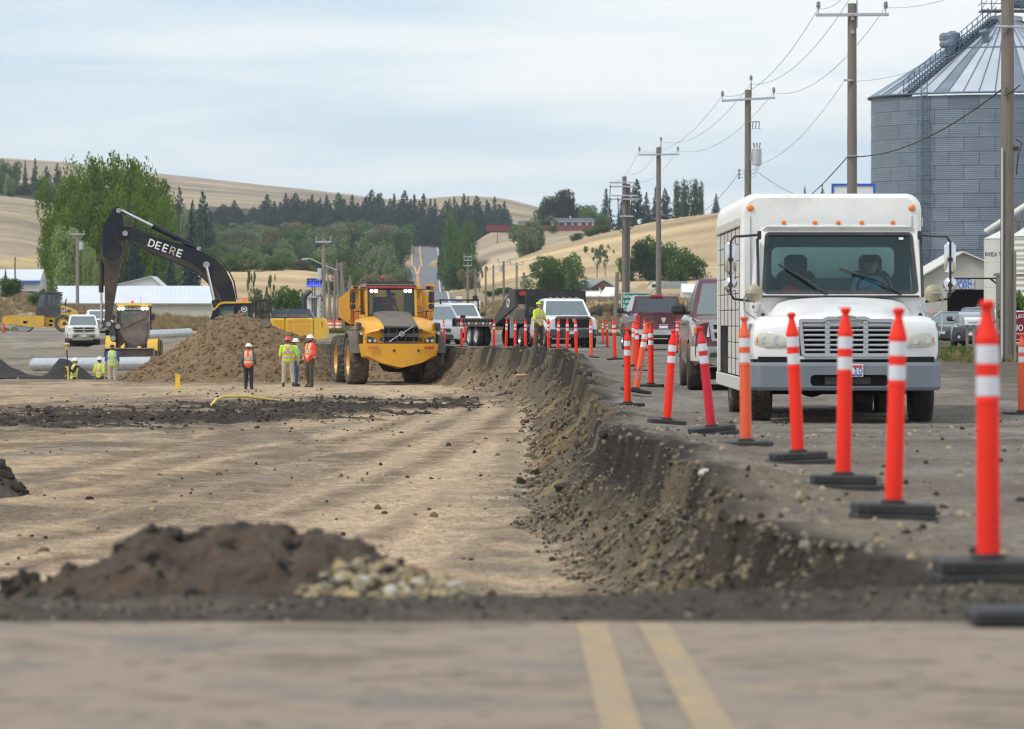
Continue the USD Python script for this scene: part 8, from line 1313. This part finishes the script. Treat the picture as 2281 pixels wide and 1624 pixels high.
for xx_ in (2058, 2231): G().b2((X4(xx_), y + .2, zb), (X4(xx_) + .1, y + 14, Z4(614))).put('side_wall', 'metal_wall', th, False)
G().b2((X4(2105), y + 4, zb), (X4(2218), y + 4.1, Z4(640))).put('dark_inside', 'void', th); sg = G().b2((X4(2124), y - .12, Z4(643)), (X4(2168), y - .05, Z4(622))).put('sign_board', 'sign_white', th); G().text('SEED', .30, (X4(2128), y - .13, Z4(631)), depth=.02, width=1.1).put('lettering', 'sign_blue', sg, False); G().text('PLANT', .30, (X4(2126.5), y - .13, Z4(641.5)), depth=.02, width=1.22).put('lettering', 'sign_blue', sg, False)
k = 34; c = W(2236, 712, k); ct = thing('cream_tank', 'cream steel tank with lettering beside the big pole', 'tank', (c[0], c[1], 0)); z1 = H - (532 - HY) / k
for i in range(4): G().lathe([(1.28, i * z1 / 4 + .01), (1.30, i * z1 / 4 + .03), (1.30, (i + 1) * z1 / 4 - .02), (1.28, (i + 1) * z1 / 4)], 40).put('ring', 'silo_cream', ct, 30)
G().lathe([(1.34, z1), (.2, z1 + .55), (0, z1 + .6)], 40).put('roof', 'silo_cream', ct, 30)
for i, chh in enumerate('WHEATLAND'): a = math.radians(-158 + i * 13); G().text(chh, .26, (1.31 * math.cos(a) + .13 * math.sin(a), 1.31 * math.sin(a) - .13 * math.cos(a), H - (571 - HY) / k), (-math.sin(a), math.cos(a), 0), depth=.01, width=.22).put('letter', 'navy_panel', ct, False)
c = W(2290, 712, 36); ct = thing('corrugated_bin', 'pale corrugated steel bin at the right picture edge', 'tank', (c[0], c[1], 0))
for i in range(5): G().lathe(np.column_stack([1.0 + .03 * np.sin(np.linspace(0, 22, 26)), np.linspace(i * 1.25, i * 1.25 + 1.24, 26)]), 36).put('ring', 'silo_cream', ct, 40)
G().lathe([(1.08, 6.25), (.1, 6.9), (0, 6.9)], 36).put('roof', 'silo_cream', ct, 30)
th = thing('leaning_chute', 'slanting beige grain chute above the cream tank at the right edge', 'chute'); a, b = W(2195, 518, 33), W(2300, 448, 33); G().tube([a, b], .22, 8).put('chute', 'silo_cream', th, True); [G().tube([W(px, 520 - (px - 2195) * .667 + 10, 33), W(px + 8, 640, 33)], .05, 4).put('leg', 'wood_gray', th, False) for px in (2262, 2276)]
k = 36; th = thing('blue_framed_board', 'blank white board in a blue frame above the delivery truck', 'sign'); a, b = box_at(1852, 1950, 409, 470, k, .1); G().b2(a, b).put('board', 'sign_white', th); ax, bx = a[0], b[0]
for q0, q1 in (((ax, b[2] - .14), (bx, b[2])), ((ax, a[2]), (ax + .14, b[2] - .142)), ((bx - .14, a[2]), (bx, b[2] - .142))): G().b2((q0[0], a[1] - .06, q0[1]), (q1[0], a[1] - .003, q1[1])).put('frame', 'sign_blue', th)
for x in (ax + .5, bx - .5): G().cyl((x, a[1] + .3, 0), (x, a[1] + .3, b[2] - .2), .09).put('post', 'steel', th, 30)
# ---------------------------------------------------------------- poles, wires, signs
def pole_base(name, label, px, pyt, k, w, m='wood_pole', cat='utility pole', pxb=None, group=None):
    x, y = (px - CX) / k, F / k; z0 = gz(x, y) - .3; zt = H - (pyt - HY) / k; r = w / 2 / k; th = thing(name, label, cat, (x, y, 0), group=group); xb = 0 if pxb is None else (pxb - px) / k
    G().tube([(xb, 0, z0), (xb * .5, 0, (z0 + zt) / 2), (0, 0, zt)], [r * 1.12, r * 1.05, r * .92], 14).put('pole', m, th, 40); return th, zt
def insul(th, x, z, s=1.0, y=0): i = G().cyl((x, y, z), (x, y, z + .16 * s), .02 * s, n=6).put('pin', 'steel', th); G().lathe([(0, 0), (.07 * s, 0), (.045 * s, .05 * s), (.085 * s, .07 * s), (.05 * s, .12 * s), (.07 * s, .15 * s), (.03 * s, .22 * s), (0, .22 * s)], 12, (x, y, z + .14 * s)).put('insulator', 'porcelain', i, 40); return
def arm(th, x0, z0, x1, z1, m='crossarm', w=.11, y=-.22): a = G(); d = np.array([x1 - x0, 0, z1 - z0]); L = np.linalg.norm(d); a.box((0, 0, 0), (L, w, w * 1.1), .015).xf(R=roty(-math.degrees(math.atan2(z1 - z0, x1 - x0))), t=((x0 + x1) / 2, y, (z0 + z1) / 2)); a.put('crossarm', m, th); G().cyl((0, y - .09, (z0 + z1) / 2), (0, .2, (z0 + z1) / 2), .035, n=8).put('bolt', 'steel', th)
ATT = {}
kB, kC, kD, kE, kA = 60.8, 44.2, 33.1, 27.5, 85.0
pB, zB = pole_base('utility_pole', 'tall wooden pole with one crossarm rising behind the delivery truck', 1898, 8, kB, 21.5)
f = lambda k: (lambda px, py, px0: ((px - px0) / k, H - (py - HY) / k))
e = lambda px, py: ((px - 1898) / kB, H - (py - HY) / kB)
arm(pB, *e(1816, 34), *e(1979, 33)); [insul(pB, e(px, 30)[0], e(px, 30)[1], 1.2, -.22) for px in (1822, 1972)]; G().b2((.15, -.1, zB - .9), (.2, -.04, zB + .5)).put('top_bracket', 'steel', pB); arm(pB, *e(1878, 179), *e(1896, 180), w=.07); G().b2((-.19, -.19, H - (350 - HY) / kB), (.19, .19, H - (346 - HY) / kB)).put('clamp', 'steel', pB)
[G().box((.0, -.2, zB - dz), (.13, .03, .15), .01).put('bolt_plate', 'steel', pB) for dz in (.55, 1.05)]
pC, zC = pole_base('utility_pole', 'wooden pole with crossarm and a gray transformer can', 1666, 200, kC, 15)
e = lambda px, py: ((px - 1666) / kC, H - (py - HY) / kC)
arm(pC, *e(1607, 225), *e(1726, 218)); [insul(pC, e(px, py)[0], e(px, py)[1], 1.2, -.22) for px, py in ((1609, 222), (1723, 214))]; G().b2((.12, -.05, zC - .5), (.2, .03, zC + .35)).put('top_bracket', 'steel', pC); insul(pC, .16, zC + .3, 1.2)
x, z = e(1688, 350); tc = G().lathe([(0, -.42), (.22, -.42), (.24, -.36), (.24, .36), (.25, .40), (.18, .46), (0, .47)], 20, (x - .05, -.1, z)).put('transformer', 'transformer', pC, 40); [G().cyl((x - .05 + d, -.1, z + .44), (x - .05 + d * 1.4, -.1, z + .72), .035, n=8).put('bushing', 'porcelain', tc) for d in (-.12, .0, .12)]; G().b2((.1, -.15, z - .2), (x - .25, -.05, z + .2)).put('bracket', 'steel', pC)
x, z = e(1680, 272); arm(pC, .1, z, .55, z + .02, w=.07); [G().tube([(.25 + i * .16, -.2, z + .02), (.22 + i * .16, -.2, z - .32), (.3 + i * .16, -.2, z - .36)], .022, 5).put('fuse_cutout', 'black_plastic', pC, False) for i in range(3)]
for i, zq in enumerate((380, 388, 396)): xq, zq_ = e(1646, zq); G().tube([(xq, -.1, zq_), (.3, -.2, zq_ + .03), (.5, -.1, zq_ + .4), (.62, -.1, e(0, 362)[1])], .012, 4).put('service_wire', 'wire', pC, False); G().cyl((xq, -.1, zq_ - .06), (xq, -.1, zq_ + .06), .05, n=8).put('spool', 'porcelain', pC)
G().b2((e(1645, 0)[0], -.14, e(0, 398)[1]), (e(1648, 0)[0], -.06, e(0, 377)[1])).put('rack', 'steel', pC)
pD, zD = pole_base('utility_pole', 'wooden pole with crossarm left of the transformer pole', 1467, 328, kD, 11.5)
e = lambda px, py: ((px - 1467) / kD, H - (py - HY) / kD)
arm(pD, *e(1422, 345), *e(1513, 344)); [insul(pD, e(px, 341)[0], e(px, 341)[1], 1.2, -.22) for px in (1424, 1510)]; G().b2((.12, -.05, zD - .4), (.2, .03, zD + .3)).put('top_bracket', 'steel', pD); insul(pD, .16, zD + .25, 1.2)
pE, zE = pole_base('utility_pole', 'heavy double wooden pole with five stacked crossarms', 1391, 393, kE, 11); e = lambda px, py: ((px - 1391) / kE, H - (py - HY) / kE)
G().tube([(.25, .25, -.3), (.30, .25, e(0, 410)[1])], .19, 12).put('pole', 'wood_pole', pE, 40)
for py, a, b in ((407, 1357, 1416), (416, 1360, 1418), (436, 1362, 1422), (444, 1358, 1424), (482, 1356, 1412)): arm(pE, *e(a, py), *e(b, py))
for pts in (((1359, 412), (1358, 470), (1362, 495), (1378, 512), (1388, 520)), ((1376, 440), (1377, 480), (1384, 505), (1389, 514)), ((1420, 450), (1419, 485), (1410, 505), (1402, 512))): G().tube([(e(*p)[0], -.3, e(*p)[1]) for p in pts], .035, 5).put('drop_cable', 'black_plastic', pE, False)
for px in (1360, 1378, 1386, 1414, 1420): insul(pE, e(px, 452)[0], e(px, 452)[1], 1.0, -.25)
pA, zA = pole_base('utility_pole', 'nearest weathered wooden pole at the right edge, cropped by the picture top', 2245, -120, kA, 29, pxb=2243); e = lambda px, py: ((px - 2245) / kA, H - (py - HY) / kA)
G().cyl((-.17, -.2, -.2), (-.17, -.2, e(0, 330)[1]), .028, n=8).put('conduit', 'galvanised', pA, 30); arm(pA, *e(2215, 60), *e(2300, 62), w=.06, y=-.24); G().box((.22, -.05, e(0, 330)[1]), (.12, .14, .12), .02).put('junction_box', 'black_plastic', pA); G().tube([(.18, -.2, e(0, 310)[1]), (.35, -.2, e(0, 320)[1]), (.25, -.2, e(0, 345)[1]), (.2, -.2, e(0, 390)[1])], .02, 5).put('cable_loop', 'black_plastic', pA, False); G().tube([(-.05, -.2, e(0, 195)[1]), (-.12, -.22, e(0, 215)[1]), (.1, -.22, e(0, 205)[1]), (.3, -.2, e(0, 190)[1])], .018, 5).put('cable_loop', 'black_plastic', pA, False); G().b2((.14, -.21, -.2), (.2, -.15, e(0, 560)[1])).put('ground_moulding', 'wood_gray', pA)
def wire(label, a, b, sag, r=.014, m='wire', n=28, name='overhead_wire'):
    t = np.linspace(0, 1, n)[:, None]; p = a * (1 - t) + b * t; p[:, 2] -= sag * 2.6 * (t * (1 - t))[:, 0]; info(G().tube(p, r * .62, 5).put(name, m, None, True), label, 'wire')
wB = [W(1822, 20, kB), W(1905, -22, kB), W(1972, 17, kB)]; wC = [W(1609, 213, kC), W(1672, 187, kC), W(1723, 207, kC)]; wD = [W(1424, 335, kD), W(1475, 315, kD), W(1510, 335, kD)]; wE = [W(1360, 404, kE), W(1400, 388, kE), W(1416, 404, kE)]; wA = [W(2000, -220, kA), W(2250, -330, kA), W(2450, -220, kA)]
nm = ('left', 'top', 'right')
for i in range(3):
    for (a, b, s_, lb) in ((wA[i], wB[i], 1.2, 'from the nearest pole to the tall pole behind the truck'), (wB[i], wC[i], 1.5, 'from the tall pole to the transformer pole'), (wC[i], wD[i], 1.6, 'from the transformer pole to the next pole'), (wD[i], wE[i], 1.1, 'from that pole to the double pole')): wire(f'thin {nm[i]} power line {lb}', a, b, s_, .013 + .004 * (a[1] > 180))
wire('lower gray wire running down from the tall pole to the transformer pole', W(1880, 181, kB), W(1680, 368, kC), 1.0, .014); wire('thick black cable sagging from the nearest pole to the tall pole', W(2235, 196, kA), W(1892, 349, kB), .75, .035, 'wire_dark'); wire('thick black cable dropping from the tall pole behind the truck box', W(1888, 349, kB), W(1760, 468, 40), .3, .035, 'wire_dark')
wire('thin wire from the tall pole past the silo roof', W(1905, 181, kB), W(2240, 62, kA), .5, .012); wire('black service wire from the transformer pole to the right', W(1690, 385, kC), W(1830, 450, 38), .4, .02, 'wire_dark'); wire('gray wire sagging from the double pole to the transformer pole', W(1468, 470, kD), W(1646, 385, kC), 2.0, .022); wire('sagging cable between the double pole and the next pole', W(1402, 645, kE), W(1462, 640, kD), 1.0, .03)
# distant poles
for px, t, k, w, ar, lb in ((1042, 572, 13.5, 5, ((572, 18), (580, 18), (592, 19)), 'distant pole with three crossarms beside the poplar foot'), (1059, 598, 14, 4.5, (), 'thin plain distant pole, second from the highway'), (1082, 594, 15, 4.5, (), 'plain distant pole in the dry grass, third from the highway'), (1099, 590, 15.5, 4.5, (), 'plain distant pole in the dry grass, fourth from the highway'), (1122, 581, 16.5, 5, ((584, 28),), 'distant pole with one crossarm and a small transformer'), (1151, 585, 17, 5, ((590, 30),), 'pale distant pole with crossarm above the flat trailer'), (1167, 607, 19, 6, (), 'short dark distant post above the gooseneck'), (1375, 606, 24, 9, (), 'short leaning dark pole left of the green road sign'), (172.5, 516, 18.2, 7, ((522, 34),), 'gray pole with crossarm and transformer in front of the pale willow'), (33.5, 573, 16.5, 3.6, (), 'thin dark pole at the far left'), (721, 531, 26, 8.5, ((539, 36),), 'gray pole with crossarm and street lamp arm right of the excavator'), (1108, 515, 7.2, 2.4, (), 'thin far pole on the bare slope below the red fence')):
    p_, zt = pole_base('distant_pole', lb, px, t, k, w, 'wood_gray' if px in (172.5, 721, 1151) else 'wood_pole', 'utility pole', pxb=px - 5 if px == 1375 else None)
    for py, wd in ar: z = H - (py - HY) / k; arm(p_, -wd / 2 / k, z, wd / 2 / k, z, w=.13); [insul(p_, s_ * wd / 2 / k * .9, z, 1.3, -.22) for s_ in (-1, 1)]
    if px in (1122, 172.5): z = H - ((598 if px > 200 else 548) - HY) / k; G().lathe([(0, -.45), (.25, -.45), (.25, .45), (0, .5)], 14, (.45 if px < 200 else -.42, -.1, z)).put('transformer', 'transformer', p_, 40)
    if px == 721: z = H - (590 - HY) / k; G().tube([(1.1, 0, z - .45), (0, 0, z), (-1.2, 0, z + .55), (-1.5, 0, z + .5)], .05, 6).put('lamp_arm', 'galvanised', p_, True); G().box((-1.62, 0, z + .48), (.5, .2, .12), .04).put('lamp_head', 'galvanised', p_); G().box((-.35, -.1, z - .8), (.35, .3, 1.0), .06).put('transformer', 'transformer', p_, 30)
sm = np.random.default_rng(8)
for i, (px, t) in enumerate(((733, 585), (744, 600), (752, 578), (759, 592), (766, 584), (775, 612), (786, 625))):
    k = 22; th = thing('dead_snag', f'bare gray dead trunk right of the street lamp pole, {["first", "second", "third", "fourth", "fifth", "sixth", "seventh"][i]} from the left', 'dead tree', ((px - CX) / k, F / k, 0)); zt = H - (t - HY) / k; z0 = -.3; G().tube([(0, 0, z0), (.05, 0, (z0 + zt) / 2), (sm.normal() * .15, 0, zt)], [.2, .15, .06], 8).put('trunk', 'wood_gray', th, True)
    for j in range(4): z = zt * sm.uniform(.5, .9); a = sm.choice([-1, 1]); G().tube([(0.03, 0, z), (a * .35, .05, z + .4), (a * .5, 0, z + .9)], [.05, .03, .012], 5).put('branch', 'wood_gray', th, True)
# signs
def sign(name, label, px0, px1, py0, py1, k, face, posts=((.5,)), m='steel', cat='sign', pw=.05, border=None, bm=None):
    y = F / k; x0, x1, z0, z1 = (px0 - CX) / k, (px1 - CX) / k, H - (py1 - HY) / k, H - (py0 - HY) / k; th = thing(name, label, cat, ((x0 + x1) / 2, y, 0)); w = (x1 - x0) / 2; g0 = gz((x0 + x1) / 2, y) - .2
    if border: G().ext(rrect(-w, z0, w, z1, .03), -.02, .0, 'y').put('border', bm, th, False); G().ext(rrect(-w + border, z0 + border, w - border, z1 - border, .03), -.025, -.021, 'y').put('board', face, th, False)
    else: G().ext(rrect(-w, z0, w, z1, .03), -.022, 0, 'y').put('board', face, th, False)
    for u in posts: G().b2((-w + 2 * w * u - pw, .01, g0), (-w + 2 * w * u + pw, .01 + 2 * pw, z1 - .05)).put('post', m, th)
    return th, w, z0, z1
th, w, z0, z1 = sign('distance_sign', 'green road sign listing towns and distances beside the maroon pickup', 1384, 1454, 652, 690, 28, 'sign_green', (.2, .8), 'wood_pole', 'road sign', .07, .05, 'sign_white')
for i, (t, n_) in enumerate((('Genesee', '13'), ('Lewiston', None), ('Boise', None))): z = z1 - .40 - i * .40; G().text(t, .25, (-w + .12, -.03, z), depth=.006, bold=True, width=[1.12, 1.25, .80][i]).put('lettering', 'sign_white', th, False); (n_ and G().text(n_, .25, (w - .45, -.03, z), depth=.006, width=.3).put('lettering', 'sign_white', th, False))
th, w, z0, z1 = sign('speed_limit_sign', 'white speed limit sign reading 60 in the dry grass', 1056, 1070, 667, 687, 22, 'sign_white', (.5,), 'wood_gray', 'road sign', .04); G().text('60', .32, (0, -.024, z0 + .10), depth=.004, center=True, width=.5).put('number', 'sign_black', th, False); G().text('SPEED', .10, (0, -.024, z1 - .2), depth=.004, center=True, width=.42).put('lettering', 'sign_black', th, False); G().text('LIMIT', .10, (0, -.024, z1 - .36), depth=.004, center=True, width=.38).put('lettering', 'sign_black', th, False)
th, w, z0, z1 = sign('welcome_sign', 'white roadside sign with blue bottom and red top on two posts', 1016.5, 1029, 657.5, 673, 14, 'sign_white', (.08, .92), 'wood_gray', 'sign', .05); G().b2((-w, -.03, z0), (w, -.023, z0 + .32)).put('blue_band', 'sign_blue', th); G().b2((-w, -.03, z1 - .12), (w, -.023, z1)).put('red_band', 'plate_red', th)
th, w, z0, z1 = sign('led_board', 'lit blue and purple electronic message board on two dark posts', 683, 719, 620, 639, 22, 'sign_black', (.35, .5), 'black_metal', 'sign', .05); lr = np.random.default_rng(3); G().b2((-w + .03, -.04, z0 + .03), (w - .03, -.03, z0 + .26)).put('lit_strip', 'screen_blue', th); [G().b2((x, -.04, z0 + .32 + .25 * j), (x + .16 * lr.uniform(.4, 1), -.03, z0 + .32 + .25 * j + .16)).put('lit_patch', 'screen_blue', th) for j in (0, 1) for x in np.arange(-w + .06, w - .2, .2)]
th, w, z0, z1 = sign('election_sign', 'maroon and white election yard sign at the right picture edge', 2252, 2316, 692, 765, 84, 'sign_maroon', (.06, .94), 'wood_gray', 'sign', .025, .035, 'sign_white')
G().text('ELECT', .085, (-w + .06, -.03, z1 - .22), (1, 0, .16), (-.16, 0, 1), depth=.004, width=.36).put('lettering', 'sign_white', th, False); G().text('JO', .15, (-w + .07, -.03, z0 + .34), depth=.004, width=.24).put('lettering', 'sign_white', th, False); G().text('LATAH', .06, (-w + .06, -.03, z0 + .22), depth=.004, width=.26).put('lettering', 'sign_white', th, False); G().b2((-w + .06, -.03, z0 + .10), (-w + .32, -.026, z0 + .115)).put('underline', 'sign_white', th); G().b2((-w - .05, -.05, z0 - .06), (w + .05, .02, z0 - .02)).put('bottom_rail', 'wood_gray', th)
k = 68; y = F / k; X5 = lambda px: (px - CX) / k; Z5 = lambda py: H - (py - HY) / k; th = thing('sign_gantry', 'dark metal bracket post with a long horizontal arm left of the nearest pole', 'post'); G().b2((X5(2219), y - .06, -.2), (X5(2230), y + .1, Z5(608))).put('post', 'wood_gray', th); G().b2((X5(2126), y - .03, Z5(622)), (X5(2219), y + .03, Z5(618.5))).put('arm', 'black_metal', th); G().tube([(X5(2206), y, Z5(621)), (X5(2220), y, Z5(632))], .03, 5).put('brace', 'black_metal', th); G().b2((X5(2213), y - .08, Z5(615)), (X5(2236), y + .02, Z5(609))).put('cap_board', 'wood_gray', th); G().b2((X5(2240), y + .2, Z5(616)), (X5(2310), y + .24, Z5(610))).put('cross_rail', 'wood_gray', th)
for i, (px, lb, w0, w1, t, b, dy) in enumerate(((2164, 'larger gray mailbox on a wooden post behind the small one', 2138, 2186, 695, 722, .35), (2166, 'smaller white mailbox with faded lettering on its own post', 2148, 2189, 707, 724, 0))):
    k = 64; y = F / k + dy; th = thing('mailbox', lb, 'mailbox', ((px - CX) / k, y, 0)); g = lambda p: (p - px) / k; gz_ = gz((px - CX) / k, y) - .1; a, bb = g(w0), g(w1); zt, zb_ = H - (t - HY) / k, H - (b - HY) / k; r = (zt - zb_) / 2
    pr = [(0, zb_), (.24, zb_), (.24, zt - .10)] + [(.12 + .12 * math.cos(q), zt - .10 + .10 * math.sin(q)) for q in np.linspace(0, math.pi, 10)] + [(0, zt - .10)]; G().ext(Polygon(pr), a, bb, 'x').put('box', 'galvanised' if i == 0 else 'sign_white', th, 30); G().ext(Polygon(pr).buffer(.008), a - .012, a, 'x').put('door', 'steel', th, 30); G().b2((g(2157 if i == 0 else 2170) - .045, .05, gz_), (g(2157 if i == 0 else 2170) + .045, .15, zb_)).put('post', 'wood_gray', th)
    if i: G().text('MAILING', .05, ((a + bb) / 2 - .02, -.004, zb_ + .06), depth=.003, center=True, width=.3).put('lettering', 'bumper_gray', th, False)
for px, lb in ((737, 'orange and white traffic barrel left of the dump truck, left one'), (754, 'orange and white traffic barrel left of the dump truck, right one')):
    k = 26; q = W(px, 740, k); z0 = gz(q[0], q[1]); th = thing('traffic_barrel', lb, 'barrel', (q[0], q[1], z0), group='traffic barrels')
    for a, b, m_ in ((0, .3, 'barrel_orange'), (.3, .45, 'sign_white'), (.45, .6, 'barrel_orange'), (.6, .75, 'sign_white'), (.75, 1.0, 'barrel_orange')): G().lathe([(.0, a), (.30 - .07 * a, a), (.30 - .07 * b, b - .004), (0, b - .004)], 18).put('band', m_, th, 30)
q = W(17, 742, 27); th = thing('orange_marker', 'short orange marker post in front of the roller drum', 'traffic post', (q[0] , q[1] - 3, gz(q[0], q[1] - 3))); G().lathe([(0, 0), (.11, 0), (.09, .62), (.05, .68), (0, .68)], 16).put('tube', 'post_orange', th, 40); G().box((0, 0, .03), (.4, .4, .06), .02).put('base', 'base_rubber', th)
# ---------------------------------------------------------------- the air
MAT['air'] = usdkit.material(stage, '/World/Looks/air', {'v': ('principled_volume', {'color': (.90, .95, 1.0), 'density': .000065, 'anisotropy': .3})}, [], volume='v.volume')
G().b2((-2700, -150, -3), (2700, 5450, 175)).put('haze', 'air', None, False, kind='stuff')
